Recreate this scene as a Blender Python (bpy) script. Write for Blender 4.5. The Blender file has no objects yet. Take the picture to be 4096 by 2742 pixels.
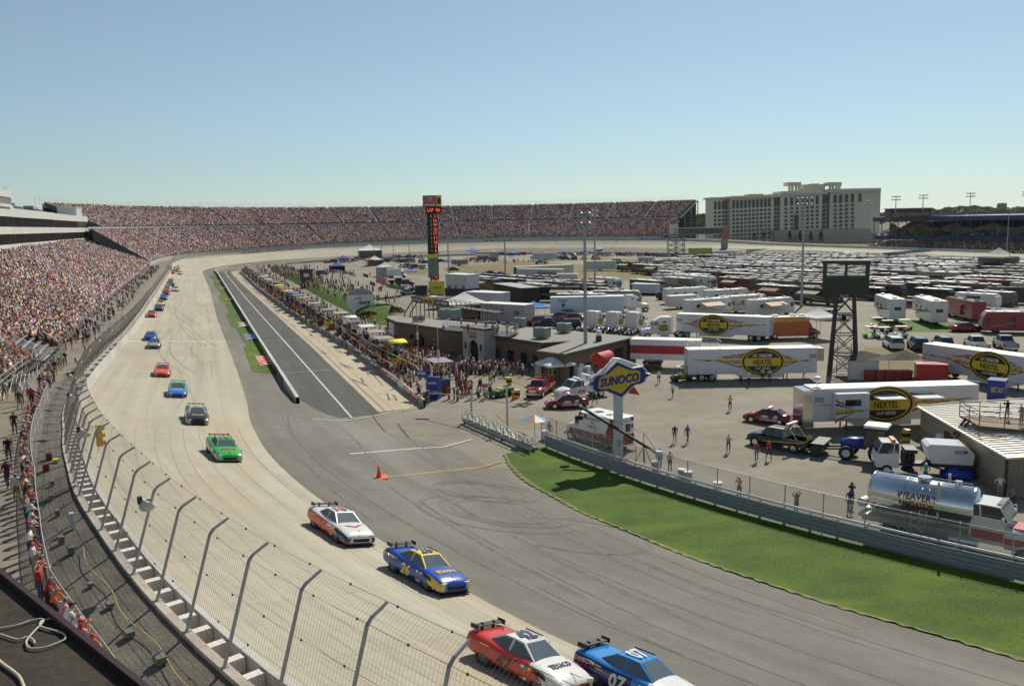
import bpy,bmesh,math,random
import numpy as np
from mathutils import Vector,Matrix
random.seed(7);rng=np.random.default_rng(7)
D=bpy.data;SC=bpy.context.scene;COL=SC.collection
PI=math.pi;R_=math.radians
FP,CX,CY,HC=3480.0,2048.0,1371.0,20.3
PT,RL=R_(7.85),math.atan(.0194);cr,sr=math.cos(RL),math.sin(RL)
def G(px,py,z=0.0):
 u,v=px-CX,py-CY;xr=cr*u-sr*v;yr=cr*v+sr*u
 fy=FP*math.cos(PT)-yr*math.sin(PT);fz=-FP*math.sin(PT)-yr*math.cos(PT);t=(z-HC)/fz
 return Vector((xr*t,fy*t,z))
C1=Vector((105.3,133.3));DV=Vector((-.334,.942));NV=Vector((.942,.334))
C2=C1+DV*328
def ring(s,R):
 if s<0:
  a=s/150;return C1+(-NV*math.cos(a)+DV*math.sin(a))*R
 if s<=328:return C1-NV*R+DV*s
 a=(s-328)/150
 if a<=PI:return C2+(-NV*math.cos(a)+DV*math.sin(a))*R
 return C2+NV*R-DV*((a-PI)*150)
def so(x,y):
 v=Vector((x,y))-C1;al=v.dot(DV);la=-v.dot(NV)
 if al<0:return math.atan2(al,la)*150,math.hypot(al,la)
 if al>328:
  al-=328;a=math.atan2(al,la);return 328+a*150,math.hypot(al,la)
 if la<0:return 328+PI*150+328-al,-la
 return al,la
def tang(s):
 p,q=ring(s-.5,150),ring(s+.5,150);return math.atan2(q.y-p.y,q.x-p.x)
def ip(xs,ys):return lambda s:float(np.interp(s,xs,ys))
Ri=ip([-110,-62,-46,-31,-24,-13,-3,2,31,72,109,208,300,325,350,430],[143.6,143.2,142.4,141.9,141.5,140.8,140.4,140.2,140.1,140.7,141.3,141.6,143,143.4,143.2,141.5])
Zi=ip([-110,-31,-13,2,31,300,340,446,485,560,620,760,850,1127],[3,3,2.5,2,1,.8,1,1.9,1.8,2.8,3.5,3,3.9,3.9])
Ro=ip([-110,-62,-53,-46,-39,-31,-18,-3,11,28,49,72,109,320,345,1127],[156.2,156,155.6,155.2,155,154.5,154.3,155,156,156.3,156.6,156,155.7,155.6,156.5,156.5])
Zt=ip([-110,-39,-31,-18,-3,11,28,49,109,320,340,367,406,446,485,560,640,720,760,799,854,980,1127],[6.5,6.5,6,5.5,5,4.5,4,3.1,3,3.2,4.6,5.9,6.4,7,8,8.8,9.2,8.6,7.7,6.4,6.1,5.6,5.4])
Zo=lambda s:Zt(s)-1.0
AW=ip([-110,-20,5,20,340,380,1127],[17.5,17.5,8,5,5,16,20])
def tz(s,R):
 ri,ro=Ri(s),Ro(s)
 if R>=ri:return Zi(s)+(Zo(s)-Zi(s))*min((R-ri)/(ro-ri),1)
 w=AW(s)
 return Zi(s)*max(0,1-(ri-R)/w)
def T(px,py):
 z=2.0
 for _ in range(40):
  p=G(px,py,z);s,R=so(p.x,p.y);z=z*.5+.5*tz(s,R)
 return G(px,py,z)
MATS={}
def nodes(m):
 m.use_nodes=True;nt=m.node_tree;b=nt.nodes.get('Principled BSDF');return nt,b
def sock(b,n,v):
 if n in b.inputs:b.inputs[n].default_value=v
def M(name,col,rough=.6,metal=0,var=.12,scale=3.0,bump=0,obj=False,spec=None,stretch=None,alpha=None,trans=0,emit=None,cp=None):
 """procedural material: base colour broken up by noise; obj=True takes the object's own colour"""
 if name in MATS:return MATS[name]
 m=D.materials.new(name);nt,b=nodes(m);N=nt.nodes.new;L=nt.links.new
 sock(b,'Roughness',rough);sock(b,'Metallic',metal)
 if spec is not None:sock(b,'Specular IOR Level',spec)
 if cp:sock(b,'Coat Weight',cp);sock(b,'Coat Roughness',.05)
 if trans:sock(b,'Transmission Weight',trans)
 if emit:sock(b,'Emission Color',(*emit[:3],1));sock(b,'Emission Strength',emit[3])
 tc=N('ShaderNodeTexCoord');mp=N('ShaderNodeMapping');L(tc.outputs['Object'],mp.inputs[0])
 if stretch:mp.inputs['Scale'].default_value=stretch
 n=N('ShaderNodeTexNoise');n.inputs['Scale'].default_value=scale;n.inputs['Detail'].default_value=5;L(mp.outputs[0],n.inputs[0])
 mr=N('ShaderNodeMapRange');mr.inputs[1].default_value=.25;mr.inputs[2].default_value=.75
 mr.inputs[3].default_value=1-var;mr.inputs[4].default_value=1+var*.6;L(n.outputs[0],mr.inputs[0])
 mx=N('ShaderNodeVectorMath');mx.operation='SCALE';L(mr.outputs[0],mx.inputs['Scale'])
 if obj:
  oi=N('ShaderNodeObjectInfo');L(oi.outputs['Color'],mx.inputs[0])
 else:mx.inputs[0].default_value=col[:3]
 L(mx.outputs[0],b.inputs['Base Color'])
 if alpha is not None:sock(b,'Alpha',alpha)
 if bump:
  bp=N('ShaderNodeBump');bp.inputs['Strength'].default_value=bump;bp.inputs['Distance'].default_value=.05
  L(n.outputs[0],bp.inputs['Height']);L(bp.outputs[0],b.inputs['Normal'])
 MATS[name]=m;return m
def paint(name,col):return M('paint_'+name,col,.22,0,.05,1.5,cp=.6)
OBJP=M('vehicle_paint',(1,1,1),.25,0,.05,1.2,obj=True,cp=.5)
CLOTH=M('cloth_own_colour',(1,1,1),.85,0,.18,9,obj=True)
WHITE=M('white_paint',(.78,.78,.76),.35,0,.07,1.2)
WHITER=M('white_roof',(.82,.81,.78),.5,0,.12,1.6)
BLACK=M('black_rubber',(.018,.018,.02),.75,0,.2,6)
DARK=M('dark_metal',(.035,.035,.037),.45,.3,.2,4)
GLASS=M('dark_glass',(.02,.028,.032),.06,0,.1,2,spec=.9)
CHROME=M('chrome',(.72,.72,.72),.16,1,.06,3)
ALU=M('aluminium',(.48,.49,.50),.42,.7,.12,3)
GALV=M('galvanised_steel',(.42,.44,.45),.5,.45,.15,5)
SKIN=M('skin',(.50,.28,.18),.6,0,.12,6)
TROU=M('trousers_denim',(.06,.075,.12),.85,0,.25,8)
TROUK=M('trousers_khaki',(.33,.26,.16),.85,0,.15,8)
TROUB=M('trousers_black',(.02,.02,.022),.85,0,.2,8)
SHOE=M('shoes',(.05,.04,.035),.7)
HAIR=M('hair_brown',(.055,.03,.016),.8,0,.3,14)
RED=M('red_enamel',(.45,.02,.02),.35,0,.1,2)
YEL=M('yellow_enamel',(.80,.55,.02),.4,0,.08,2)
ORG=M('orange_plastic',(.85,.12,.02),.45,0,.1,3)
BLU=M('blue_enamel',(.02,.06,.32),.35,0,.1,2)
GRN=M('green_enamel',(.02,.12,.05),.4,0,.1,2)
GREYP=M('grey_paint',(.33,.34,.35),.5,0,.1,2)
WOOD=M('brown_timber',(.16,.10,.055),.75,0,.25,2,stretch=(1,8,8))
LAMPR=M('red_lens',(.35,.01,.01),.2)
LAMPW=M('clear_lens',(.62,.62,.58),.12,0,.05)
class MB:
 def __init__(s):s.v=[];s.f=[];s.m=[];s.sm=[]
 def add(s,vs,fs,m=0,smooth=False):
  o=len(s.v);s.v+=[tuple(v)for v in vs]
  for f in fs:s.f.append([i+o for i in f]);s.m.append(m);s.sm.append(smooth)
  return s
 def box(s,c,d,m=0,rz=0,taper=1,M4=None):
  x,y,z=d[0]/2,d[1]/2,d[2]/2;vs=[]
  for k,(a,b)in enumerate(((-x,-y),(x,-y),(x,y),(-x,y))):vs.append(Vector((a,b,-z)))
  for k,(a,b)in enumerate(((-x,-y),(x,-y),(x,y),(-x,y))):vs.append(Vector((a*taper,b*taper,z)))
  R=M4 if M4 is not None else Matrix.Rotation(rz,4,'Z')
  vs=[R@v+Vector(c)for v in vs]
  return s.add(vs,[(3,2,1,0),(4,5,6,7),(0,1,5,4),(1,2,6,5),(2,3,7,6),(3,0,4,7)],m)
 def cyl(s,p0,p1,r0,r1=None,n=8,m=0,caps=True,smooth=True):
  r1=r0 if r1 is None else r1;p0,p1=Vector(p0),Vector(p1);d=(p1-p0).normalized()
  a=d.orthogonal().normalized();b=d.cross(a);vs=[]
  for p,r in((p0,r0),(p1,r1)):
   for i in range(n):
    t=2*PI*i/n;vs.append(p+a*(r*math.cos(t))+b*(r*math.sin(t)))
  s.add(vs,[(i,(i+1)%n,n+(i+1)%n,n+i)for i in range(n)],m,smooth)
  if caps:s.add([vs[i]for i in range(n)][::-1],[tuple(range(n))],m);s.add(vs[n:],[tuple(range(n))],m)
  return s
 def tube(s,pts,r,n=6,m=0):
  for a,b in zip(pts[:-1],pts[1:]):s.cyl(a,b,r,r,n,m,True)
  return s
 def bar(s,p0,p1,w,h=None,m=0):
  p0,p1=Vector(p0),Vector(p1);h=h or w;d=p1-p0;L=d.length
  if L<1e-6:return s
  q=d.to_track_quat('X','Z').to_matrix().to_4x4()
  return s.box((p0+p1)/2,(L,w,h),m,M4=q)
 def loft(s,rings,m=0,smooth=True,close=True,caps=True,mf=None):
  n=len(rings[0]);vs=[p for r in rings for p in r];o=len(s.v);s.v+=[tuple(v)for v in vs]
  for k in range(len(rings)-1):
   for i in range(n if close else n-1):
    j=(i+1)%n;s.f.append([o+k*n+i,o+k*n+j,o+(k+1)*n+j,o+(k+1)*n+i]);s.m.append(mf(k,i)if mf else m);s.sm.append(smooth)
  if caps:
   s.f.append([o+i for i in range(n)][::-1]);s.m.append(m);s.sm.append(False)
   e=o+(len(rings)-1)*n;s.f.append([e+i for i in range(n)]);s.m.append(m);s.sm.append(False)
  return s
 def prism(s,poly,d0,d1,ax='Y',m=0,off=(0,0,0)):
  """poly in the plane normal to ax, from d0 to d1 along it"""
  def P(a,b,c):
   v={'Y':(a,c,b),'X':(c,a,b),'Z':(a,b,c)}[ax];return Vector(v)+Vector(off)
  n=len(poly);vs=[P(a,b,d0)for a,b in poly]+[P(a,b,d1)for a,b in poly]
  return s.add(vs,[tuple(range(n))[::-1],tuple(range(n,2*n))]+[(i,(i+1)%n,n+(i+1)%n,n+i)for i in range(n)],m)
 def dome(s,c,r,h=None,n=10,k=4,m=0,full=False):
  h=h or r;rings=[]
  for j in range(-k if full else 0,k+1):
   t=PI/2*j/k;rr=max(math.cos(t),.02)*r
   rings.append([Vector((c[0]+rr*math.cos(2*PI*i/n),c[1]+rr*math.sin(2*PI*i/n),c[2]+h*math.sin(t)))for i in range(n)])
  return s.loft(rings,m)
 def quad(s,a,b,c,d,m=0):return s.add([a,b,c,d],[(0,1,2,3)],m)
 def sheet(s,a,b,c,d,t=.012,m=0):
  a,b,c,d=map(Vector,(a,b,c,d));n=(b-a).cross(d-a).normalized()*t
  return s.add([a,b,c,d,a+n,b+n,c+n,d+n],[(3,2,1,0),(4,5,6,7),(0,1,5,4),(1,2,6,5),(2,3,7,6),(3,0,4,7)],m)
 def mesh(s,name,mats):
  me=D.meshes.new(name);me.from_pydata(s.v,[],s.f);me.update()
  for m in(mats if isinstance(mats,(list,tuple))else[mats]):me.materials.append(m)
  me.polygons.foreach_set('material_index',s.m);me.polygons.foreach_set('use_smooth',s.sm)
  bm=bmesh.new();bm.from_mesh(me);bmesh.ops.recalc_face_normals(bm,faces=bm.faces);bm.to_mesh(me);bm.free()
  return me
 def build(s,name,mats,parent=None,loc=None,rz=None,bevel=0):
  o=link(name,s.mesh(name,mats),parent,loc,rz)
  if bevel:
   b=o.modifiers.new('bevel','BEVEL');b.width=bevel;b.segments=2;b.limit_method='ANGLE';b.angle_limit=R_(40)
  return o
def link(name,data,parent=None,loc=None,rz=None):
 o=D.objects.new(name,data);COL.objects.link(o)
 if parent:o.parent=parent
 if loc is not None:o.location=loc
 if rz is not None:o.rotation_euler=(0,0,rz)
 return o
USED={}
def tag(o,label,cat,group=None,kind=None):
 if label:
  label=' '.join(label.split());o['label']=label;USED[label]=USED.get(label,0)+1
 if cat:o['category']=cat
 if group:o['group']=group
 if kind:o['kind']=kind
 return o
def thing(name,label,cat,loc=(0,0,0),rz=0,group=None):
 o=D.objects.new(name,None);COL.objects.link(o);o.empty_display_size=.2
 o.location=loc;o.rotation_euler=(0,0,rz);return tag(o,label,cat,group)
KIDS={}
def kids(o):
 return[c for c in COL.objects if c.parent==o]
def template(fn):
 """record the objects fn() makes, as (root, parts, subparts) for fast copies"""
 n0=set(COL.objects.keys());root=fn();new=[COL.objects[k]for k in COL.objects.keys()if k not in n0]
 tree=[(o,o.parent)for o in new if o is not root]
 return{'root':root,'tree':tree,'used':False}
def put(t,loc,rz,label,group=None,color=None,scale=None,rx=None):
 if not t['used']:
  t['used']=True;r=t['root'];allo=[r]+[o for o,p in t['tree']]
 else:
  mp={};r=t['root'].copy();COL.objects.link(r);mp[t['root']]=r;allo=[r]
  for o,p in t['tree']:
   c=o.copy();COL.objects.link(c);mp[o]=c
  for o,p in t['tree']:mp[o].parent=mp[p];allo.append(mp[o])
 r.location=loc;r.rotation_euler=(rx or 0,0,rz)
 tag(r,label,None,group)
 if scale:r.scale=scale if isinstance(scale,tuple)else(scale,)*3
 if color:
  for o in allo:o.color=(*color[:3],1)
 return r
def struct(name,mb,mats):o=mb.build(name,mats);o['kind']='structure';return o
TXT={}
def tmesh(s,mat,shear=0,bold=.015,ext=.004,sx=1,fit=None,fn=None):
 cu=D.curves.new('lettering','FONT');cu.body=s;cu.align_x='CENTER';cu.align_y='CENTER'
 cu.shear=shear;cu.offset=bold;cu.extrude=ext;cu.resolution_u=2
 ob=D.objects.new('lettering',cu);me=D.meshes.new_from_object(ob);D.objects.remove(ob);D.curves.remove(cu)
 me.materials.clear();me.materials.append(mat)
 n=len(me.vertices);co=np.zeros(n*3);me.vertices.foreach_get('co',co);co=co.reshape(-1,3)
 if n:
  if fit:
   w=co[:,0].max()-co[:,0].min();h=co[:,1].max()-co[:,1].min()
   co[:,0]-=(co[:,0].max()+co[:,0].min())/2;co[:,1]-=(co[:,1].max()+co[:,1].min())/2
   co[:,0]*=fit[0]/max(w,.01);co[:,1]*=fit[1]/max(h,.01)
  if fn:co=np.array([fn(*c)for c in co])
  me.vertices.foreach_set('co',co.ravel());me.update()
 return me
def text(s,mat,parent,loc,x,y,fit,shear=0,bold=.015,ext=.004,name='lettering',fn=None):
 """x, y: unit directions of the writing and of its up side; fit=(width,height)"""
 me=tmesh(s,mat,shear,bold,ext,fit=fit,fn=fn);o=link(name,me,parent)
 X,Y=Vector(x).normalized(),Vector(y).normalized();Z=X.cross(Y)
 m=Matrix((X,Y,Z)).transposed().to_4x4();m.translation=Vector(loc);o.matrix_local=m
 return o
w=D.worlds.new('World');SC.world=w;w.use_nodes=True;nt=w.node_tree
bg=nt.nodes['Background'];sky=nt.nodes.new('ShaderNodeTexSky');sky.sky_type='NISHITA';sky.sun_disc=False
SUN_EL,SUN_AZ=R_(43),R_(24)
sky.sun_elevation=SUN_EL;sky.sun_rotation=SUN_AZ;sky.altitude=0;sky.air_density=1.0;sky.dust_density=.2;sky.ozone_density=3.0
hs=nt.nodes.new('ShaderNodeHueSaturation');hs.inputs['Saturation'].default_value=.66;nt.links.new(sky.outputs[0],hs.inputs['Color']);vm=nt.nodes.new('ShaderNodeVectorMath');vm.operation='MULTIPLY';vm.inputs[1].default_value=(.83,.98,1.01);nt.links.new(hs.outputs[0],vm.inputs[0]);nt.links.new(vm.outputs[0],bg.inputs[0]);bg.inputs[1].default_value=.078
sl=D.lights.new('sun','SUN');sl.energy=4.6;sl.angle=R_(.53);sl.color=(1,.92,.77)
so_=D.objects.new('sun',sl);COL.objects.link(so_)
dv=Vector((math.sin(SUN_AZ)*math.cos(SUN_EL),math.cos(SUN_AZ)*math.cos(SUN_EL),math.sin(SUN_EL)))
so_.rotation_euler=dv.to_track_quat('Z','Y').to_euler();so_.location=(0,0,80)
cam=D.cameras.new('camera');cam.lens=FP/4096*36;cam.sensor_width=36;cam.clip_end=9000;cam.clip_start=.3
co=D.objects.new('camera',cam);COL.objects.link(co)
Rt,Up,Fw=Vector((1,0,0)),Vector((0,math.sin(PT),math.cos(PT))),Vector((0,math.cos(PT),-math.sin(PT)))
X=Rt*cr-Up*sr;Y=Up*cr+Rt*sr;m=Matrix((X,Y,-Fw)).transposed().to_4x4();m.translation=(0,0,HC);co.matrix_world=m
SC.camera=co
SC.view_settings.view_transform='Standard';SC.view_settings.look='None';SC.view_settings.exposure=.07;SC.view_settings.gamma=1
SC.cycles.max_bounces=5;SC.cycles.diffuse_bounces=2;SC.cycles.glossy_bounces=3;SC.cycles.transparent_max_bounces=24;SC.cycles.transmission_bounces=3
SC.cycles.use_adaptive_sampling=True;SC.cycles.adaptive_threshold=.02
def surf(name,base,var,joints=None,streak=None,fine=14,rough=.85,stain=None,bump=.15):
 """paving; UV = metres along / across. joints=(len,wid,darkness) streak=(amount,scale_along,scale_across)"""
 m=D.materials.new(name);nt,b=nodes(m);N=nt.nodes.new;L=nt.links.new
 sock(b,'Roughness',rough);sock(b,'Specular IOR Level',.25)
 uv=N('ShaderNodeUVMap');tc=N('ShaderNodeTexCoord')
 def noise(vec,sc,det=4,scale3=None,r=(.3,.7)):
  mp=N('ShaderNodeMapping');L(vec,mp.inputs[0]);mp.inputs['Scale'].default_value=scale3 or(1,1,1)
  n=N('ShaderNodeTexNoise');n.inputs['Scale'].default_value=sc;n.inputs['Detail'].default_value=det;L(mp.outputs[0],n.inputs[0])
  q=N('ShaderNodeMapRange');q.inputs[1].default_value=r[0];q.inputs[2].default_value=r[1];L(n.outputs[0],q.inputs[0]);return q.outputs[0]
 def mul(a,k):
  q=N('ShaderNodeMath');q.operation='MULTIPLY_ADD';L(a,q.inputs[0]);q.inputs[1].default_value=-k;q.inputs[2].default_value=1;return q.outputs[0]
 def prod(a,b_):
  q=N('ShaderNodeMath');q.operation='MULTIPLY';L(a,q.inputs[0]);L(b_,q.inputs[1]);return q.outputs[0]
 f=mul(noise(tc.outputs['Object'],.055,5),var)
 f=prod(f,mul(noise(tc.outputs['Object'],.6,6),var*.7));g=noise(tc.outputs['Object'],fine,3);f=prod(f,mul(g,var*.9))
 if streak:f=prod(f,mul(noise(uv.outputs[0],1,5,(streak[1],streak[2],1),(.35,.75)),streak[0]))
 if joints:
  br=N('ShaderNodeTexBrick');L(uv.outputs[0],br.inputs[0]);br.inputs['Scale'].default_value=1;br.offset=0
  br.inputs['Brick Width'].default_value=joints[0];br.inputs['Row Height'].default_value=joints[1];br.inputs['Mortar Size'].default_value=joints[3]if len(joints)>3 else.03
  br.inputs['Mortar Smooth'].default_value=.1;br.inputs['Bias'].default_value=0
  br.inputs['Color1'].default_value=(1,1,1,1);br.inputs['Color2'].default_value=(.94,.94,.94,1);br.inputs['Mortar'].default_value=(1-joints[2],)*3+(1,)
  f=prod(f,br.outputs[0])
 sc=N('ShaderNodeVectorMath');sc.operation='SCALE';sc.inputs[0].default_value=base;L(f,sc.inputs['Scale']);out=sc.outputs[0]
 if stain:
  mx=N('ShaderNodeMix');mx.data_type='RGBA';L(noise(uv.outputs[0],1,5,stain[2],(.5,.78)),mx.inputs[0]);L(out,mx.inputs[6])
  mx.inputs[7].default_value=(*stain[1],1);mm=N('ShaderNodeMath');mm.operation='MULTIPLY';L(mx.inputs[0].links[0].from_socket,mm.inputs[0]);mm.inputs[1].default_value=stain[0];L(mm.outputs[0],mx.inputs[0]);out=mx.outputs[2]
 L(out,b.inputs['Base Color'])
 bp=N('ShaderNodeBump');bp.inputs['Strength'].default_value=bump;bp.inputs['Distance'].default_value=.02;L(g,bp.inputs['Height']);L(bp.outputs[0],b.inputs['Normal'])
 return m
M_CONC=surf('track_concrete',(.53,.495,.395),.13,(6.1,3.4,.22,.03),(.20,.02,.9),stain=(.35,(.42,.27,.12),(.05,.22,1)))
M_APRON=surf('apron_asphalt',(.225,.213,.185),.22,None,(.22,.03,.7),9,stain=(.45,(.34,.325,.29),(.02,.12,1)))
M_LANE=surf('pit_lane_asphalt',(.135,.135,.130),.2,(38,9,.35,.12),(.25,.03,.8),9)
M_BOX=surf('pit_box_concrete',(.58,.50,.375),.12,(9.3,5.2,.4,.06),(.15,.3,1.5))
M_LOT=surf('infield_asphalt',(.33,.30,.24),.26,None,(.12,.06,.3),8,stain=(.5,(.38,.345,.28),(.11,.13,1)))
M_WALK=surf('walkway_concrete',(.34,.30,.235),.22,(4,2.4,.3,.04),(.2,.2,.5))
M_SHING=surf('black_shingle_bank',(.27,.25,.21),.42,None,(.4,.5,1.5),11,bump=.8)
M_GRASSD=surf('dry_grass',(.30,.235,.085),.35,None,(.35,.1,.25),6,stain=(.6,(.15,.17,.05),(.02,.03,1)))
M_FIELD=surf('field',(.10,.12,.05),.4,None,(.3,.01,.01),1)
M_CONCW=surf('barrier_concrete',(.66,.59,.51),.2,(3,3,.3,.03),(.35,.5,.5),5)
M_WPAINT=surf('barrier_white',(.74,.73,.69),.13,(6.1,9,.35,.04),(.2,.2,1),5,rough=.5)
M_TURF=surf('lawn',(.10,.20,.006),.3,None,(.45,.25,.5),9,stain=(.5,(.14,.22,.01),(.1,.3,1)))
M_MARKW=surf('white_marking',(.72,.71,.66),.15);M_MARKY=surf('yellow_marking',(.62,.40,.09),.2)
def uvmesh(name,verts,faces,uvs,mats,mi=None,smooth=True):
 me=D.meshes.new(name);me.from_pydata([tuple(v)for v in verts],[],faces);me.update()
 for m in mats:me.materials.append(m)
 if mi:me.polygons.foreach_set('material_index',mi)
 me.polygons.foreach_set('use_smooth',[smooth]*len(faces))
 l=me.uv_layers.new(name='UVMap');a=np.array([uvs[v]for f in faces for v in f],dtype=np.float32);l.data.foreach_set('uv',a.ravel())
 return me
def ribbon(name,s0,s1,ds,prof,mats,mfn=None,parent=None,smooth=True):
 n=max(2,int((s1-s0)/ds)+1);ss=np.linspace(s0,s1,n);vs=[];uv=[];k=len(prof)
 for s in ss:
  for j,p in enumerate(prof):
   R,z=p(s);q=ring(s,R);vs.append((q.x,q.y,z));uv.append((s,R))
 fs=[];mi=[]
 for i in range(n-1):
  for j in range(k-1):
   fs.append((i*k+j,i*k+j+1,(i+1)*k+j+1,(i+1)*k+j));mi.append(mfn(ss[i],j)if mfn else 0)
 o=link(name,uvmesh(name,vs,fs,uv,mats if isinstance(mats,list)else[mats],mi,smooth),parent)
 return o
def poly(name,pts,z,mat,kind='structure'):
 vs=[(p[0],p[1],z)for p in pts];o=link(name,uvmesh(name,vs,[tuple(range(len(vs)))],[(v[0],v[1])for v in vs],[mat],None,False))
 if kind:o['kind']=kind
 return o
def K(o,kind='structure'):o['kind']=kind;return o
big=[(-2500,-400),(3500,-400),(3500,5000),(-2500,5000)]
poly('ground',big,-.12,M_FIELD)
inner=[ring(s,Ri(s)-AW(s)+.3)for s in np.arange(-150,1127,6)]
poly('infield_pavement',[(p.x,p.y)for p in inner],-.02,M_LOT)
K(ribbon('race_track',-100,1127,1.3,[lambda s:(Ri(s),Zi(s)),lambda s:(Ri(s)*.5+Ro(s)*.5,(Zi(s)+Zo(s))/2),lambda s:(Ro(s),Zo(s))],M_CONC))
K(ribbon('apron',-150,1127,1.3,[lambda s:(Ri(s),Zi(s)-.004)]+[(lambda t:(lambda s:(Ri(s)-AW(s)*t,Zi(s)*(1-t))))(t)for t in(.33,.66,1)],M_APRON))
Rl=ip([-20,60,331,400],[134.4,134.4,137.2,138]);Rb=ip([3,55,252,334,400],[126.5,126.9,130.2,131,132]);Rw=ip([3,53,86,125,207,345],[121.4,121.4,123,124.7,126.4,126.8])
K(ribbon('pit_lane',2,385,4,[lambda s:(Rb(s),.006),lambda s:(Rl(s),.006)],M_LANE))
K(ribbon('pit_box_pavement',3,345,4,[lambda s:(Rw(s),.008),lambda s:(Rb(s),.008)],M_BOX))
gl=ip([35,60,92,192,304,318],[137.4,137.2,138.1,138.7,140.0,138]);
K(ribbon('grass_strip',34,318,3,[(lambda t:(lambda s:(lambda R:(R,max(0,tz(s,R))+.05))(Rl(s)+.2+(min(gl(s)+.7*(int(s/31)%2),Ri(s)-1.2)-Rl(s)-.2)*t)))(t)for t in(0,.25,.5,.75,1)],M_TURF))
mk=MB()
def mline(a,b,wd,z=.02,m=0):
 a,b=Vector((a[0],a[1])),Vector((b[0],b[1]));d=(b-a).normalized();n=Vector((-d.y,d.x))*wd/2
 q=[a+n,b+n,b-n,a-n];mk.add([(v.x,v.y,max(0,tz(*so(v.x,v.y)))+z+.012)for v in q],[(0,1,2,3)],m)
wl=ip([1,57,177,331,345],[129.7,130.4,132.1,133.5,133.6])
for s in np.arange(1,345,6):mline(ring(s,wl(s)),ring(s+6,wl(s+6)),.22)
for s in np.arange(3,340,6):mline(ring(s,Rb(s)-.75),ring(s+6,Rb(s+6)-.75),.08,.022,2)
def mpath(a,b,w_,m=0,n=8):
 for i in range(n):mline(Vector(a[:2]).lerp(Vector(b[:2]),i/n),Vector(a[:2]).lerp(Vector(b[:2]),(i+1)/n),w_,.022,m)
mpath(T(1247,1675),G(1640,1637),.2);mpath(T(1400,1815),T(1888,1757),.25);mpath(T(1540,1907),T(2008,1845),.22,1)
for s in(34,71,109,148,188,230,272):mline(ring(s,Rl(s)),ring(s,Rb(s)),.12)
for a,b in(((1985,1655),(2030,1690)),((1850,1572),(1882,1600)),((1905,1570),(1945,1600)),((1960,1490),(2100,1510)),((2015,1510),(2140,1560)),((1900,1500),(2130,1502))):mline(G(*a),G(*b),.15,.02,1)
for a,b in(((3560,1500),(4096,1500)),):pass
K(mk.build('pavement_markings',[M_MARKW,M_MARKY,M('seam',(.08,.075,.065),.9)]))
def trackline(name,pts,w,mat,parent=None):
 vs=[];fs=[];uv=[]
 P=[Vector((*ring(s,R),tz(s,R)+.02))for s,R in pts]
 for i,p in enumerate(P):
  d=(P[min(i+1,len(P)-1)]-P[max(i-1,0)]);n=Vector((-d.y,d.x,0)).normalized()*w/2
  a,b=p+n,p-n
  for q in(a,b):
   s_,r_=so(q.x,q.y);vs.append((q.x,q.y,tz(s_,r_)+.034));uv.append((q.x,q.y))
 for i in range(len(P)-1):fs.append((2*i,2*i+1,2*i+3,2*i+2))
 return vs,fs,uv
def merge(name,items,mat):
 vs=[];fs=[];uv=[]
 for a,b,c in items:
  o=len(vs);vs+=a;uv+=c;fs+=[tuple(i+o for i in f)for f in b]
 return link(name,uvmesh(name,vs,fs,uv,[mat],None,False))
K(merge('finish_line',[trackline('',[(s0,R)for R in np.linspace(Ri(s0)+.1,Ro(s0)-.1,6)],.9,None)for s0 in(66,)],M_MARKW))
M_SKID=M('rubber_marks',(.33,.30,.235),.9,0,.35,1.5);M_SKID2=M('rubber_marks_asphalt',(.135,.127,.11),.85,0,.55,1.2)
it=[];it2=[]
for k in range(34):
 s0=random.uniform(-5,190);R0=random.uniform(142.5,152);L_=random.uniform(8,45);b=random.uniform(-.0022,.0022);c=random.uniform(-.06,.06)
 it.append(trackline('',[(s0+t,min(max(R0+c*t+b*t*t,140.9),154))for t in np.linspace(0,L_,12)],random.uniform(.05,.16),None))
for s0,R0 in((150,147),(165,149),(120,145),(88,148)):
 for o in(0,1.6):it.append(trackline('',[(s0-t,R0+o+4*math.sin(t/34)*1.0-3*(t/40)**2)for t in np.linspace(0,60,20)],.2,None))
for j in range(9):
 it.append(trackline('',[(t,Ri(t)+1.4*j+1.5+.4*math.sin(t/30+j))for t in np.linspace(-75,-12,40)],.05,None))
def flat(pts,w):
 vs=[];fs=[]
 for i,p in enumerate(pts):
  d=pts[min(i+1,len(pts)-1)]-pts[max(i-1,0)];n=Vector((-d.y,d.x)).normalized()*w/2
  for q in(p+n,p-n):
   s_,r_=so(q.x,q.y);vs.append((q.x,q.y,tz(s_,r_)+.034))
 for i in range(len(pts)-1):fs.append((2*i,2*i+1,2*i+3,2*i+2))
 return vs,fs,[(v[0],v[1])for v in vs]
for(px,py,r,n_)in((1905,1962,2.1,1),(1925,1967,2.7,1),(1945,1964,3.2,.9),(2010,2062,2.9,.8),(2030,2058,3.8,.8),(2010,2072,4.7,.7),(2300,2140,4.0,.7)):
 c=G(px,py,.8)
 for o in(0,.2):it2.append(flat([Vector((c.x+(r+o)*math.cos(a)*1.15,c.y+(r+o)*math.sin(a)*.95))for a in np.linspace(px*.01,px*.01+2*PI*n_,46)],.09))
for k in range(16):
 s0=random.uniform(-75,-15);off=random.uniform(1,15)
 it2.append(flat([ring(s0+t,Ri(s0+t)-off-.05*t+random.uniform(-.05,.05))for t in np.linspace(0,random.uniform(10,30),12)],random.uniform(.06,.2)))
for o in(3.2,8.5,12.8):it2.append(flat([ring(t,Ri(t)-o)for t in np.linspace(-95,5,40)],.1))
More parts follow.
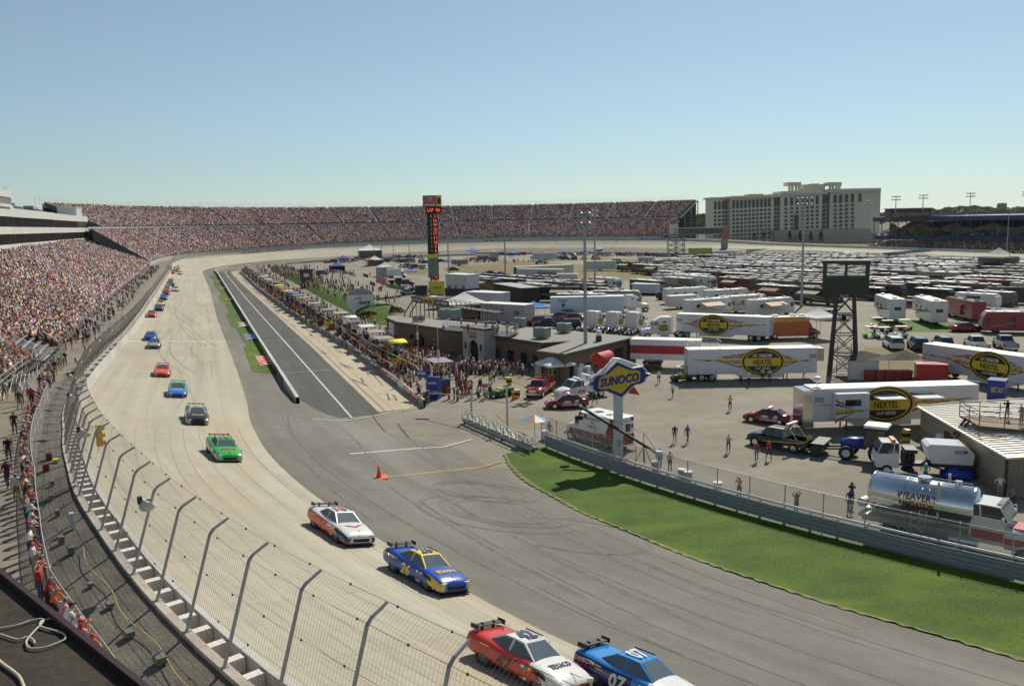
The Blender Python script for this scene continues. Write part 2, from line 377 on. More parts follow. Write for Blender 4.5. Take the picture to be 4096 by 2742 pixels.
for k in range(26):
 s0=random.uniform(8,190);r0=Rb(s0)-random.uniform(1,4);c=random.uniform(-.02,.02)
 it2.append(flat([ring(s0+t,r0+.22*t*(1 if k%2 else-1)*.6+c*t*t)for t in np.linspace(0,random.uniform(3,7),8)],.22))
K(merge('tyre_marks',it,M_SKID));K(merge('tyre_marks_on_asphalt',it2,M_SKID2))
gv=[G(2000,1820),G(2048,1868)];ss=np.arange(-31,-110,-3)
go=ip([-110,-60,-45,-35,-28,-22],[127,126.3,125.2,124,122.5,120.5])
outer=[ring(s,go(s))for s in ss];inn=[ring(s,116.9)for s in np.arange(-110,-20,3)]
vg=[(p[0],p[1])for p in gv]+[(p.x,p.y)for p in outer]+[(p.x,p.y)for p in inn]
vs_=[];fs_=[];sg=np.arange(-24,-108,-2)
for s in sg:
 for t in np.linspace(0,1,9):R=116.9+(go(s)-116.9)*t;p=ring(s,R);vs_.append((p.x,p.y,max(0,tz(s,R))+.04))
fs_=[(i*9+j,i*9+j+1,i*9+j+10,i*9+j+9)for i in range(len(sg)-1)for j in range(8)]
K(link('grass_verge',uvmesh('grass_verge',vs_,fs_,[(v[0],v[1])for v in vs_],[M_TURF])))
def blades(name,region,n,h,mats):
 mnx,mxx=min(p[0]for p in region),max(p[0]for p in region);mny,mxy=min(p[1]for p in region),max(p[1]for p in region)
 V=[];F=[];k=0
 while k<n:
  x,y=random.uniform(mnx,mxx),random.uniform(mny,mxy)
  s_,r_=so(x,y)
  if not(117<r_<go(s_)+.15*math.sin(s_*5)+.1*math.sin(s_*17)and-100<s_<-24):continue
  a=random.uniform(0,PI);dx,dy=math.cos(a)*.02,math.sin(a)*.02;hh=h*random.uniform(.5,1.5);ox,oy=random.uniform(-.04,.04),random.uniform(-.04,.04);o=len(V)
  zb=max(0,tz(s_,r_));V+=[(x-dx,y-dy,zb+.02),(x+dx,y+dy,zb+.02),(x+ox,y+oy,zb+.03+hh)];F.append((o,o+1,o+2));k+=1
 me=D.meshes.new(name);me.from_pydata(V,[],F)
 for m in mats:me.materials.append(m)
 me.polygons.foreach_set('material_index',[random.randrange(len(mats))for _ in F]);return link(name,me)
K(ribbon('verge_edge',-108,-24,.5,[lambda s:(go(s)-.25,max(0,tz(s,go(s)-.25))+.06),lambda s:(go(s)+.12+.12*math.sin(s*5.3)+.1*math.sin(s*13.1),max(0,tz(s,go(s)+.2))+.05)],M('dirt_edge',(.17,.19,.06),.95,0,.5,1.5)))
g=blades('grass',vg,60000,.035,[M('grass_blade',(.12,.24,.008),.7,0,.3,.6),M('grass_blade_pale',(.17,.26,.015),.7,0,.3,.8)])
tag(g,'short mown green grass between the guard rail and the apron','grass',kind='stuff')
poly('dry_grass_field',[G(*p)[:2]for p in((1770,1070),(1830,1125),(2060,1150),(2330,1125),(2500,1122),(2720,1110),(2670,1040),(2400,1030),(2200,1035),(1850,1062))],.006,M_GRASSD)
poly('dry_grass_field',[G(*p)[:2]for p in((1480,1092),(1700,1098),(1740,1080),(1600,1076))],.006,M_GRASSD)
poly('grass_patch',[G(*p)[:2]for p in((3460,1390),(4096,1400),(4096,1440),(3980,1500),(3430,1500))],.006,M_GRASSD)
poly('grass_patch',[G(*p)[:2]for p in((3480,1275),(3860,1290),(3960,1330),(3560,1325))],.006,M_TURF)
poly('access_road',[G(*p)[:2]for p in((2170,1048),(2360,1040),(2600,1068),(2840,1078),(2700,1090),(2480,1072))],.012,M_LOT)
Rf=ip([-110,-58,-51,-43,-35,-13,6,60,1127],[163,159.6,159.4,158.4,157.7,157.2,158,159,160.5])
Zw=ip([-110,-20,12,60,110,330,367,1127],[5.9,5.9,5.3,3.9,3.4,3.6,5.8,5.8])
RP=lambda s:Ro(s)+1.37
def zback(s):return min(Zt(s)-.12,Zw(s)+.45)
o=ribbon('outer_wall',-105,1127,3,[lambda s:(Ro(s)+.95,Zo(s)-.1),lambda s:(Ro(s)+.95,Zt(s)+.02),lambda s:(Ro(s)+1.27,Zt(s)+.02),lambda s:(Ro(s)+1.28,Zw(s)-.6)],M_CONCW,smooth=False)
tag(o,'long pale concrete outer wall standing behind the white barrier and carrying the catch fence','wall')
o=thing('safer_barrier','white steel and foam energy barrier lining the outside of the race track','barrier')
ribbon('steel_face',-105,1127,3,[lambda s:(Ro(s)-.02,Zo(s)-.05),lambda s:(Ro(s),Zt(s)),lambda s:(Ro(s)+.24,Zt(s)),lambda s:(Ro(s)+.25,Zo(s)-.05)],M_WPAINT,parent=o,smooth=False)
fb=MB();M_FOAM=M('pale_foam',(.72,.70,.66),.8,0,.1,3)
for s in np.arange(-95,60,1.35):
 p=ring(s,Ro(s)+.58);q=ring(s,Ro(s));a=math.atan2(p.y-q.y,p.x-q.x)
 b_=MB().box((p.x,p.y,Zt(s)-.33),(.62,.36,.5),0,a)
 if s<-10 or int(s*10)%2:fb.add(b_.v,b_.f)
fb.build('foam_block',M_FOAM,o)['kind']='stuff'
K(ribbon('gap_floor',-105,340,4,[lambda s:(Ro(s)+.2,Zo(s)-.05),lambda s:(Ro(s)+.95,Zo(s)-.05)],M_CONCW));D.objects['gap_floor'].name='drain_path'
K(ribbon('shingle_bank',-105,16,2,[lambda s:(RP(s)-.1,zback(s)),lambda s:(.5*(RP(s)+Rf(s)),.5*(zback(s)+Zw(s))+.06),lambda s:(Rf(s)+.2,Zw(s)+.012)],M_SHING))
K(ribbon('walkway',-105,340,4,[lambda s:(RP(s)-.1 if s>14 else Rf(s)+.1,Zw(s)),lambda s:(max(Rf(s)+7.5,165),Zw(s))],M_WALK))
K(ribbon('bank_behind_turn',335,900,6,[lambda s:(RP(s)-.1,Zt(s)-.5),lambda s:(170,Zt(s)-.2),lambda s:(230,1),lambda s:(300,0)],M_WALK))
BR=lambda s:Ro(s)+1.12
def fp(s,inw,z):
 p=ring(s,BR(s)-inw);return Vector((p.x,p.y,Zt(s)+z))
M_WIRE=M('rusty_wire',(.30,.23,.14),.6,.3,.3,2);M_POST=M('fence_post_steel',(.40,.40,.40),.5,.3,.2,3)
cf=thing('catch_fence','tall wire catch fence leaning over the concrete racing surface, carried by bent grey posts','fence')
sp=[-52.3+3.15*k for k in range(-16,60)]
pm=MB().cyl((0,0,0),(1.05,0,3.25),.062,.058,8,0).cyl((1.05,0,3.25),(1.22,0,3.42),.058,.055,8).cyl((1.22,0,3.42),(1.74,0,3.66),.055,.05,8)
pm.box((0,0,.02),(.26,.22,.05));pm=pm.mesh('post',M_POST)
for i,s in enumerate(sp):
 if i%(1 if s<90 else 2):continue
 p=fp(s,0,0);q=fp(s,1,0);o=link('post',pm,cf,p,math.atan2(q.y-p.y,q.x-p.x))
mb=MB()
prof=[(.0,.06),(.27,.84),(.55,1.7),(.82,2.5),(1.07,3.27)];top=[(1.2,3.44),(1.5,3.58),(1.74,3.68)]
def wire(a,b,r=.004):
 mb.cyl(a,b,r,r,3,0,False,False)
s=-98
while s<42:
 near=s<-14;wr=.0036 if near else.005
 q=[fp(s,*prof[0]),fp(s,*prof[-1]),fp(s,*top[-1])];wire(q[0],q[1],wr);wire(q[1],q[2],wr);s+=.145 if near else.29
hz=[(prof[0][0]+(prof[-1][0]-prof[0][0])*t,prof[0][1]+(prof[-1][1]-prof[0][1])*t)for t in np.linspace(0,1,14)]+top
for j,(a,z)in enumerate(hz):
 cable=j in(4,8,13,16);s=-98
 while s<42:
  wire(fp(s,a,z),fp(s+3.15,a,z),.009 if cable else.0035);s+=3.15
mb.build('wire_mesh',M_WIRE,cf)
cl=MB()
for j in(4,8,13,16):
 s=-98+.4*j
 while s<0:cl.box(fp(s,hz[j][0],hz[j][1]),(.05,.05,.06),0,s);s+=2.1
cl.build('cable_clamp',DARK,cf)['kind']='stuff'
def meshmat(name,col,a,cell):
 m=D.materials.new(name);nt,b=nodes(m);N=nt.nodes.new;L=nt.links.new
 sock(b,'Base Color',(*col,1));sock(b,'Roughness',.55);sock(b,'Metallic',.4)
 uv=N('ShaderNodeUVMap');br=N('ShaderNodeTexBrick');br.offset=0;L(uv.outputs[0],br.inputs[0]);br.inputs['Scale'].default_value=1
 br.inputs['Brick Width'].default_value=cell;br.inputs['Row Height'].default_value=cell;br.inputs['Mortar Size'].default_value=cell*a*.5;br.inputs['Mortar Smooth'].default_value=0
 br.inputs['Color1'].default_value=br.inputs['Color2'].default_value=(0,0,0,1);br.inputs['Mortar'].default_value=(1,1,1,1)
 L(br.outputs[0],b.inputs['Alpha']);return m
M_NET=meshmat('woven_wire',(.25,.22,.17),.16,.3);M_NETF=meshmat('woven_wire_far',(.22,.2,.17),.13,.5);M_CHAIN=meshmat('chain_link',(.40,.41,.41),.15,.075);M_CHAIN2=meshmat('chain_link_dense',(.42,.43,.43),.30,.075)
def net(name,s0,s1,ds,prof,mat,parent):
 n=int((s1-s0)/ds)+1;vs=[];uv=[];fs=[];k=len(prof);cum=[0]
 for j in range(1,k):cum.append(cum[-1]+math.hypot(prof[j][0]-prof[j-1][0],prof[j][1]-prof[j-1][1]))
 for i in range(n):
  s=s0+i*ds
  for j in range(k):vs.append(fp(s,*prof[j]));uv.append((s,cum[j]))
 for i in range(n-1):
  for j in range(k-1):a=i*k+j;fs.append((a,a+1,a+k+1,a+k))
 return link(name,uvmesh(name,vs,fs,uv,[mat]),parent)
net('wire_mesh',42,345,3.15,[prof[0],prof[-1],top[-1]],M_NET,cf)
f2=thing('catch_fence','low wire fence on the wall around the far banked turn and back straight','fence')
net('wire_mesh',345,1120,5,[prof[0],prof[-1],top[-1]],M_NETF,f2)
pf=MB().cyl((0,0,0),(1.05,0,3.25),.09,.08,5).cyl((1.05,0,3.25),(1.74,0,3.66),.08,.07,5).mesh('post',M_POST)
for s in np.arange(352,1110,7.7):
 p=fp(s,0,0);q=fp(s,1,0);link('post',pf,f2,p,math.atan2(q.y-p.y,q.x-p.x))
def lamp():
 r=thing('track_lamp',None,'lamp')
 a=MB();rings=[]
 for t,rad in((0,.34),(.1,.37),(.25,.33),(.38,.22),(.45,.08)):
  rings.append([Vector((-t-.12,rad*math.cos(2*PI*i/14),rad*.9*math.sin(2*PI*i/14)-.12*t))for i in range(14)])
 M4=Matrix.Rotation(-2.25,4,'Y');a.loft([[M4@v for v in rr]for rr in rings]);a.build('lamp_hood',M('lamp_grey',(.56,.55,.5),.45),r)
 MB().cyl((0,0,-.03),(.42,0,.05),.035).box((.45,0,.05),(.16,.18,.3)).build('bracket',DARK,r)
 return r
LT=template(lamp)
names=['nearest of the hooded track lamps, high on a fence post over the black bank','second hooded track lamp from the camera, beside the yellow signal','hooded grey track lamp where the leaning posts crowd together at the bend','hooded lamp on the fence just before the people at the rail end','hooded lamp on the fence beside the man in the lime vest','hooded lamp on the fence opposite the empty aluminium benches','hooded lamp on the fence level with the second white stair rail','small hooded lamp on the fence level with the grass under the stands','farthest hooded lamp one can make out along the straight fence']
for(s,nm)in zip((-51.5,-37.5,-22,-9,4,16,31,47,66),names):
 k=round((s+52.3)/3.15);s=-52.3+3.15*k;p=fp(s,.93 if s>-60 else.8,2.95);q=ring(s,BR(s)-5)
 put(LT,p,math.atan2(q.y-p.y,q.x-p.x)+PI,nm,'hooded lamps along the catch fence',scale=1.0)
 D.objects
t=thing('caution_light','yellow three-lamp traffic signal hung on the catch fence above the white barrier','traffic signal',fp(-36.5,1.5,2.3),tang(-36.5))
b=MB()
for k in range(3):b.box((0,0,.62-.42*k),(.36,.3,.39));b.cyl((0,-.15,.62-.42*k),(0,-.3,.6-.42*k),.13,.14,10)
b.build('housing',M('signal_yellow',(.72,.42,.03),.5,0,.2,4),t)
for k in range(3):MB().cyl((0,-.16,.62-.42*k),(0,-.17,.62-.42*k),.1,.1,10).build('lens',DARK,t)
MB().bar((-1.1,.3,.75),(.2,.05,.75),.04).bar((-1.1,.3,-.55),(.2,.05,-.55),.04).build('bracket',GALV,t)
def pbox(lbl,s,f,sz,col,hgt):
 R=RP(s)+f*(Rf(s)-RP(s));p=ring(s,R);z=zback(s)+(Zw(s)-zback(s))*f
 t=thing('junction_box',lbl,'box',(p.x,p.y,z),tang(s),'boxes on the black bank');MB().box((0,0,hgt/2+.12),(sz,sz*.7,hgt)).build('box_body',M('bank_box_%d'%len(MATS),col,.5),t,bevel=.015)
 MB().box((-sz*.3,0,.1),(.05,.05,.3)).box((sz*.3,0,.1),(.05,.05,.3)).build('bracket',GALV,t)
g_=(.16,.15,.13)
for i,(s,f,w_,c_,h_)in enumerate(((-59.6,.42,.5,g_,.24),(-57,.5,.42,g_,.2),(-54.2,.45,.36,g_,.16),(-51.7,.5,.3,g_,.14),(-47.4,.55,.36,g_,.3),(-44.3,.35,.3,(.5,.5,.48),.75),(-45.6,.65,.36,g_,.3),(-41.5,.55,.3,g_,.26),(-38.5,.6,.3,g_,.26),(-35.5,.5,.3,g_,.26),(-31.5,.6,.5,(.16,.02,.02),.4),(-28.5,.45,.5,(.16,.02,.02),.4),(-29.5,.25,.45,(.75,.5,.03),.2))):
 pbox(['flat grey bracket box nearest the dark roof on the black bank','flat grey box by the yellow cable, second from the dark roof','thin grey plate box beside the dark wet patch on the bank','small plate beside the dark doorway in the wall base','grey junction box below the white cabinet on the bank','tall white electrical cabinet standing on the black bank','grey junction box on the bank between the cabinet and the rail','grey box on the bank level with the man in white shirt','grey box on the bank, third before the maroon bag','grey box on the bank just below the maroon bag','large maroon bag lying open on the black bank','smaller maroon bag resting against the people fence','yellow bag lying beside the maroon one on the bank'][i],s,f,w_,c_,h_)
cb=MB();cb.tube([Vector((*ring(s,RP(s)+.9+.12*math.sin(s*1.1)),zback(s)+.1))for s in np.arange(-75,-47,.7)],.018,5)
tag(cb.build('power_cable',M('yellow_cable',(.50,.38,.08),.6)),'thin yellow cable running down the black bank beside the wall','cable')
pf_=thing('walkway_fence','waist-high chain-link fence with steel top rail that spectators lean on','fence')
rail=[Vector((*ring(s,Rf(s)),Zw(s)+1.12))for s in np.arange(-78,-2,1.5)]
MB().tube(rail,.024,6).tube([v-Vector((0,0,1.0))for v in rail],.016,5).build('top_rail',GALV,pf_)
vs=[];uv=[];fs=[]
for i,v in enumerate(rail):vs+=[v,v-Vector((0,0,1.05))];uv+=[(i*1.5,1.05),(i*1.5,0)]
for i in range(len(rail)-1):fs.append((2*i,2*i+1,2*i+3,2*i+2))
link('chain_link',uvmesh('chain_link',vs,fs,uv,[M_CHAIN2]),pf_)
pm2=MB().cyl((0,0,0),(0,0,1.12),.028,.028,6).mesh('post',GALV)
for s in np.arange(-78,-2,3):p=ring(s,Rf(s));link('post',pm2,pf_,(p.x,p.y,Zw(s)))
a,b_=G(0,2293,12.2),G(556,2738,12.2);d=Vector((b_.x-a.x,b_.y-a.y,0)).normalized();n=Vector((d.y,-d.x,0));n=n if n.dot(Vector((0,-1,0)))>0 else-n
t=thing('flat_roof_building','low building with dark tar flat roof and maroon edge trim beside the walkway','building')
A=a-d*9;B=b_+d*3;M_TAR=surf('tar_roof',(.085,.073,.055),.45,None,(.3,.3,.9),6)
P=[A+Vector((0,0,.0)),B,B+n*7,A+n*7]
link('roof',uvmesh('roof',[(p.x,p.y,12.12)for p in P],[(3,2,1,0)],[(p.x*.5,p.y*.5)for p in P],[M_TAR],None,False),t)
MB().bar(A+Vector((0,0,-.02)),B+Vector((0,0,-.02)),.12,.24).build('roof_edge',M('maroon_trim',(.035,.012,.012),.5),t)
w_=MB();Q=[p+n*.12 if i<2 else p for i,p in enumerate(P)]
w_.add([(p.x,p.y,12.05)for p in Q]+[(p.x,p.y,5.7)for p in Q],[(0,1,5,4),(1,2,6,5),(2,3,7,6),(3,0,4,7)]);w_.build('wall',GREYP,t)
def rp(px,py):return G(px,py,12.17)
def curve(pts,r,mat,name,lbl,cat):
 o=[]
 for i in range(len(pts)-1):
  p0,p1,p2,p3=pts[max(i-1,0)],pts[i],pts[i+1],pts[min(i+2,len(pts)-1)]
  for u in np.linspace(0,1,7)[:-1]:o.append(.5*((2*p1)+(p2-p0)*u+(2*p0-5*p1+4*p2-p3)*u*u+(3*p1-p0-3*p2+p3)*u**3))
 o.append(pts[-1]);return tag(MB().tube(o,r,6).build(name,mat),lbl,cat)
ROPE=M('pale_rope',(.50,.44,.35),.8,0,.2,20)
curve([rp(*p)for p in((-60,2520),(60,2500),(130,2478),(172,2475),(168,2490),(130,2530),(105,2565),(120,2590),(175,2588),(240,2565),(262,2550),(250,2530),(200,2515),(165,2505),(160,2490),(180,2475),(240,2470))],.022,ROPE,'rope','pale rope lying in loops on the dark tar roof','rope')
curve([rp(*p)for p in((-80,2520),(0,2535),(70,2555),(110,2545),(135,2560),(138,2572))],.02,ROPE,'rope','short pale rope end crossing the looped one on the tar roof','rope')
curve([rp(*p)for p in((-40,2600),(0,2645),(60,2690),(85,2720),(110,2790))],.035,ROPE,'rope','thick pale hose at the bottom corner of the tar roof','rope')
M_STEP=M('stand_step',(.14,.125,.11),.8,0,.3,1.5);M_RISE=M('stand_riser',(.10,.09,.08),.8,0,.3,1.5);M_BENCH=M('bench_aluminium',(.5,.5,.5),.4,.5,.15,2)
FZ0=ip([-40,12,60,110,250,332],[7.0,6.6,5.2,4.7,4.6,5.6]);FR0=ip([-40,0,12,76,113,182,332],[161.8,161.5,160.8,163.3,164.3,165,165.2])
def fz(s,k):return FZ0(s)+k*(16.0-FZ0(s))/33
def fr(s,k):return FR0(s)+k*.83
def stepped(name,ss,rows,rf,zf,parent):
 vs=[];fs=[];k2=rows*2
 for s in ss:
  for k in range(rows):
   p=ring(s,rf(s,k));vs.append((p.x,p.y,zf(s,k-1)if k else zf(s,0)-.35));vs.append((p.x,p.y,zf(s,k)))
 mi=[]
 for i in range(len(ss)-1):
  for j in range(k2-1):a=i*k2+j;fs.append((a,a+k2,a+k2+1,a+1));mi.append(j%2)
 me=D.meshes.new(name);me.from_pydata(vs,[],fs);me.materials.append(M_RISE);me.materials.append(M_STEP);me.polygons.foreach_set('material_index',mi);me.update();return link(name,me,parent)
gs=thing('grandstand','huge packed grandstand rising beside the front straight below the long skybox building','grandstand')
stepped('seating_deck',[-45,-20,0,13.5],34,fr,fz,gs);stepped('seating_deck',list(np.arange(15,333,10))+[332],34,lambda s,k:fr(s,k),fz,gs)
sc=MB()
for s in np.arange(-42,14,2.4):
 p=ring(s,161.2);sc.cyl((p.x,p.y,Zw(s)),(p.x,p.y,FZ0(s)+1.1),.05,.05,5)
 q=ring(s+2.4,161.2);sc.cyl((p.x,p.y,Zw(s)),(q.x,q.y,FZ0(s)),.03,.03,4)
for z in(.1,1.1,.6):sc.tube([Vector((*ring(s,161.2),FZ0(s)+z))for s in np.arange(-42,14,4)],.03,5)
for k in range(0,34,3):p=ring(13.6,fr(13,k));sc.cyl((p.x,p.y,5.2),(p.x,p.y,fz(13,k)+1.1),.05,.05,5)
sc.tube([Vector((*ring(13.6,fr(13,k)),fz(13,k)+1.1))for k in range(0,34,3)],.04,5)
sc.build('railing',GALV,gs)
TZ0=lambda s:Zt(s)+.9
def lz(s,k):return TZ0(s)+.4+k*(20.2-TZ0(s)-.4)/27
def lr(s,k):return 166+k*.83
def uz(s,k):return 22.2+k*.41
def ur(s,k):return 191+k*.86
ts_=thing('grandstand','curved two-deck grandstand full of people around the far banked turn','grandstand')
SE=328+150*R_(148);S0=336
stepped('lower_deck',list(np.arange(S0,SE,9))+[SE],28,lr,lz,ts_);stepped('upper_deck',list(np.arange(356,SE,9))+[SE],28,ur,uz,ts_)
def curvwall(name,s0,s1,pr,mat,parent,ds=8):
 ss=np.linspace(s0,s1,max(2,int((s1-s0)/ds)));vs=[];fs=[];k=len(pr)
 for s in ss:
  for R,z in pr:p=ring(s,R(s)if callable(R)else R);vs.append((p.x,p.y,z(s)if callable(z)else z))
 for i in range(len(ss)-1):
  for j in range(k-1):a=i*k+j;fs.append((a,a+k,a+k+1,a+1))
 me=D.meshes.new(name);me.from_pydata(vs,[],fs);me.materials.append(mat);me.update();return link(name,me,parent)
M_ALW=M('pale_stand_fascia',(.50,.50,.48),.6,0,.15,.5);M_DKW=M('dark_stand_wall',(.10,.10,.10),.8,0,.25,.5)
curvwall('cross_aisle',340,SE,[(189.2,20.25),(189.25,20.9),(189.35,20.9),(190.9,20.6),(191,22.2)],M_DKW,ts_)
curvwall('aisle_rail',340,SE,[(190.9,21.4),(190.92,22.0),(191.0,22.05),(191,22.2)],M_ALW,ts_)
curvwall('front_wall',S0,SE,[(162,lambda s:Zt(s)-.6),(165.9,lambda s:Zt(s)-.3),(165.9,lambda s:TZ0(s)+.4)],M_ALW,ts_)
curvwall('back_wall',356,SE,[(215.2,33.3),(215.4,2)],M_DKW,ts_)
w_=MB()
for s,r0,r1,zf,rf,kk in((S0,166,189,lz,lr,28),(SE,166,189,lz,lr,28),(SE,191,215,uz,ur,28),(356,191,215,uz,ur,28)):
 pts=[Vector((*ring(s,rf(s,k)),zf(s,k)+.9))for k in range(kk)]
 lo=[Vector((v.x,v.y,v.z-(2.2 if s==SE or s==356 else 5)))for v in pts]
 for i in range(kk-1):w_.add([pts[i],pts[i+1],lo[i+1],lo[i]],[(0,1,2,3)])
w_.build('end_wall',M_DKW,ts_)
fr_=MB()
for s in np.arange(350,SE,4.4):
 p=ring(s,215.3);fr_.cyl((p.x,p.y,33),(p.x,p.y,36.4),.06,.06,4)
for z in(34.6,35.5,36.4):fr_.tube([Vector((*ring(s,215.3),z))for s in np.arange(350,SE+1,8)],.04,4)
fr_.build('top_rail',M('pale_frame',(.55,.57,.57),.6),ts_)
st=MB()
def P3(s,R,z):p=ring(s,R);return Vector((p.x,p.y,z))
for R in(196,205,215):
 st.cyl(P3(SE+1,R,3),P3(SE+1,R,uz(0,(R-191)/.86)-.3),.35,.35,6)
for z in(10,18,26):
 for a,b in((196,205),(205,215)):
  if z<uz(0,(b-191)/.86):st.bar(P3(SE+1,a,z),P3(SE+1,b,z),.2);st.bar(P3(SE+1,a,z),P3(SE+1,b,z-8),.15);st.bar(P3(SE+1,b,z),P3(SE+1,a,z-8),.15)
st.bar(P3(SE+.6,166,lz(SE,0)-.8),P3(SE+.6,189,lz(SE,27)-.6),.5,.9);st.bar(P3(SE+.6,191,21.4),P3(SE+.6,215,32.6),.5,.9)
ab=MB().sheet(P3(SE+2,172,9),P3(SE+2,184,9),P3(SE+2,184,17.5),P3(SE+2,172,17.5),.3);ab.build('advert_board',M('board_cream',(.6,.55,.42),.6),ts_);text('AAA',RED,ts_,P3(SE+1.2,178,13),P3(SE,184,0)-P3(SE,172,0),(0,0,1),(8,4),0,.04)
st.build('end_frame',M('stand_steel',(.25,.25,.24),.6),ts_)
ai=MB()
AIS=list(np.arange(372,SE,21.5))
for s in AIS:
 for zf,rf,kk in((lz,lr,27),(uz,ur,27)):
  if rf is ur and s<360:continue
  for k in range(0,kk,1):
   wd_=.3 if rf is lr else.42;a,b=ring(s-wd_,rf(s,k)),ring(s+wd_,rf(s,k));c,d_=ring(s+wd_,rf(s,k+1)),ring(s-wd_,rf(s,k+1));z=zf(s,k)+.12
   ai.add([(a.x,a.y,z),(b.x,b.y,z),(c.x,c.y,z+.3),(d_.x,d_.y,z+.3)],[(0,1,2,3)])
ai.build('stair',M('stair_concrete',(.15,.145,.14),.8),ts_)
ar=MB()
for s in AIS:
 for s2 in(s-1.1,s+1.1):
  for k in range(0,5):ar.bar(P3(s2,191.2+k*.86,22.4+k*.41),P3(s2,191.2+k*.86,23.9+k*.41),.22);ar.bar(P3(s2,166.5+k*.8,lz(s,0)),P3(s2,166.5+k*.8,lz(s,0)+1.6),.14)
ar.build('handrail',M('white_rail',(.66,.66,.63),.5),ts_)
vo=MB()
for s0,k0 in((150,13),(205,14),(262,13)):pass
for(s0,k0,L_)in((176,9,9),):
 vo.bar(P3(s0,fr(s0,k0),fz(s0,k0)+.5),P3(s0+14,fr(s0,k0-5.5),fz(s0,k0-5.5)+.5),1.3,1.1)
vo.build('vomitory',M_DKW,gs)
sb=thing('skybox_building','long white two-storey skybox building with dark window bands above the grandstand','building')
M_SKW=M('skybox_panel',(.62,.62,.58),.6,0,.12,.25);M_SKG=M('skybox_glass',(.035,.025,.022),.15,0,.5,.6,stretch=(1,1,.3))
Z0=15.9
def sbx(s0,s1,off,zz):
 a,b=ring(s0,192+off),ring(s1,192+off);e,f=ring(s0,206),ring(s1,206);return a,b,e,f,zz
blocks=[(90,150,-2.2),(150,181,-1.2),(181,256.5,-.6),(258.5,346,.4)]
wins=[]
for s0,s1,off in blocks:
 for(z0,z1)in((Z0,Z0+1.3),(Z0+4.0,Z0+5.9),(Z0+8.6,Z0+11.0)):
  ss=(s0,s1)if s1<=328 else(s0,328,s1)
  m_=MB()
  for u,v in zip(ss[:-1],ss[1:]):
   a,b,e,f,_=sbx(u,v,off,0);m_.add([(a.x,a.y,z0),(b.x,b.y,z0),(f.x,f.y,z0),(e.x,e.y,z0),(a.x,a.y,z1),(b.x,b.y,z1),(f.x,f.y,z1),(e.x,e.y,z1)],[(3,2,1,0),(4,5,6,7),(0,1,5,4),(1,2,6,5),(2,3,7,6),(3,0,4,7)])
  m_.build('panel_band',M_SKW,sb)
 for(z0,z1)in((Z0+1.3,Z0+4.0),(Z0+5.9,Z0+8.6)):
  m_=MB();fm=MB();ss=(s0+.1,s1-.1)if s1<=328 else(s0+.1,328,s1-.1)
  for u,v in zip(ss[:-1],ss[1:]):
   a,b,e,f,_=sbx(u,v,off+.35,0);m_.add([(a.x,a.y,z0),(b.x,b.y,z0),(f.x,f.y,z0),(e.x,e.y,z0),(a.x,a.y,z1),(b.x,b.y,z1),(f.x,f.y,z1),(e.x,e.y,z1)],[(0,1,5,4),(1,2,6,5),(2,3,7,6),(3,0,4,7)])
  for s in np.arange(s0+.3,s1,1.55 if s0<250 else 2.2):
   p=ring(s,192+off+.28);fm.box((p.x,p.y,(z0+z1)/2),(.12 if int(s*3)%5 else.3,.1,z1-z0),0,tang(s))
  g_o=m_.build('window',M_SKG,sb);fm.build('mullion',M('dark_mullion',(.05,.045,.04),.5),g_o)
m_=MB();a,b,e,f=ring(90,191.4),ring(346,191.8),ring(90,200),ring(346,200);m_.tube([Vector((*ring(s,191.6),Z0-.4))for s in(90,200,328,346)],.06,5)
curvwall('mesh_apron',60,346,[(191.4,Z0-1.3),(191.5,Z0-.05)],M('grey_mesh',(.27,.26,.22),.7),sb)
for s0,s1,off,z0,z1,nm in((90,178,-.6,26.9,30.2,0),(178,184,-.2,26.9,30.2,0)):
 pass
pb=thing('press_box','upper press box with slatted dark glazing on the skybox roof at the frame edge','building')
for(s0,s1,off)in((110,176,-1.6),(176,183.5,-.6)):
 for z0,z1,mt,nm in((26.95,27.7,M_SKW,'wall'),(29.5,31.2,M_SKW,'fascia')):
  a,b,e,f,_=sbx(s0,s1,off,0);MB().add([(a.x,a.y,z0),(b.x,b.y,z0),(f.x,f.y,z0),(e.x,e.y,z0),(a.x,a.y,z1),(b.x,b.y,z1),(f.x,f.y,z1),(e.x,e.y,z1)],[(3,2,1,0),(4,5,6,7),(0,1,5,4),(1,2,6,5),(2,3,7,6),(3,0,4,7)]).build(nm,mt,pb)
 a,b,e,f,_=sbx(s0+.1,s1-.1,off+.3,0);MB().add([(a.x,a.y,27.7),(b.x,b.y,27.7),(f.x,f.y,27.7),(e.x,e.y,27.7),(a.x,a.y,29.5),(b.x,b.y,29.5),(f.x,f.y,29.5),(e.x,e.y,29.5)],[(0,1,5,4),(1,2,6,5),(2,3,7,6),(3,0,4,7)]).build('window',M_SKG,pb)
 fm=MB()
 for s in np.arange(s0+.4,s1,.9):p=ring(s,192+off+.2);fm.box((p.x,p.y,28.6),(.2,.1,1.8),0,tang(s))
 fm.build('mullion',M_SKW,pb)
p=ring(347,200);tag(MB().box((p.x,p.y,26.5),(9,8,9),0,tang(347)).box((p.x,p.y,31.1),(9.4,8.4,.3),0,tang(347)).build('stair_tower',M_SKW),'plain pale stair tower between the skyboxes and the upper deck','building')
t=thing('rooftop_hut','dark cluttered spotter platform on the skybox roof','platform',(*ring(206,197),27.05),tang(206))
MB().box((0,0,.5),(20,5,1)).build('platform_deck',DARK,t);MB().box((-4,0,1.8),(5,3,1.6)).box((4,0,1.5),(3,3,1)).build('cabin',GREYP,t)
for x in(-2,1.5):MB().cyl((x,0,1),(x,0,7),.05).build('mast',GALV,t)
t=thing('rooftop_hut','second smaller spotter platform farther along the skybox roof','platform',(*ring(247,197),27.05),tang(247))
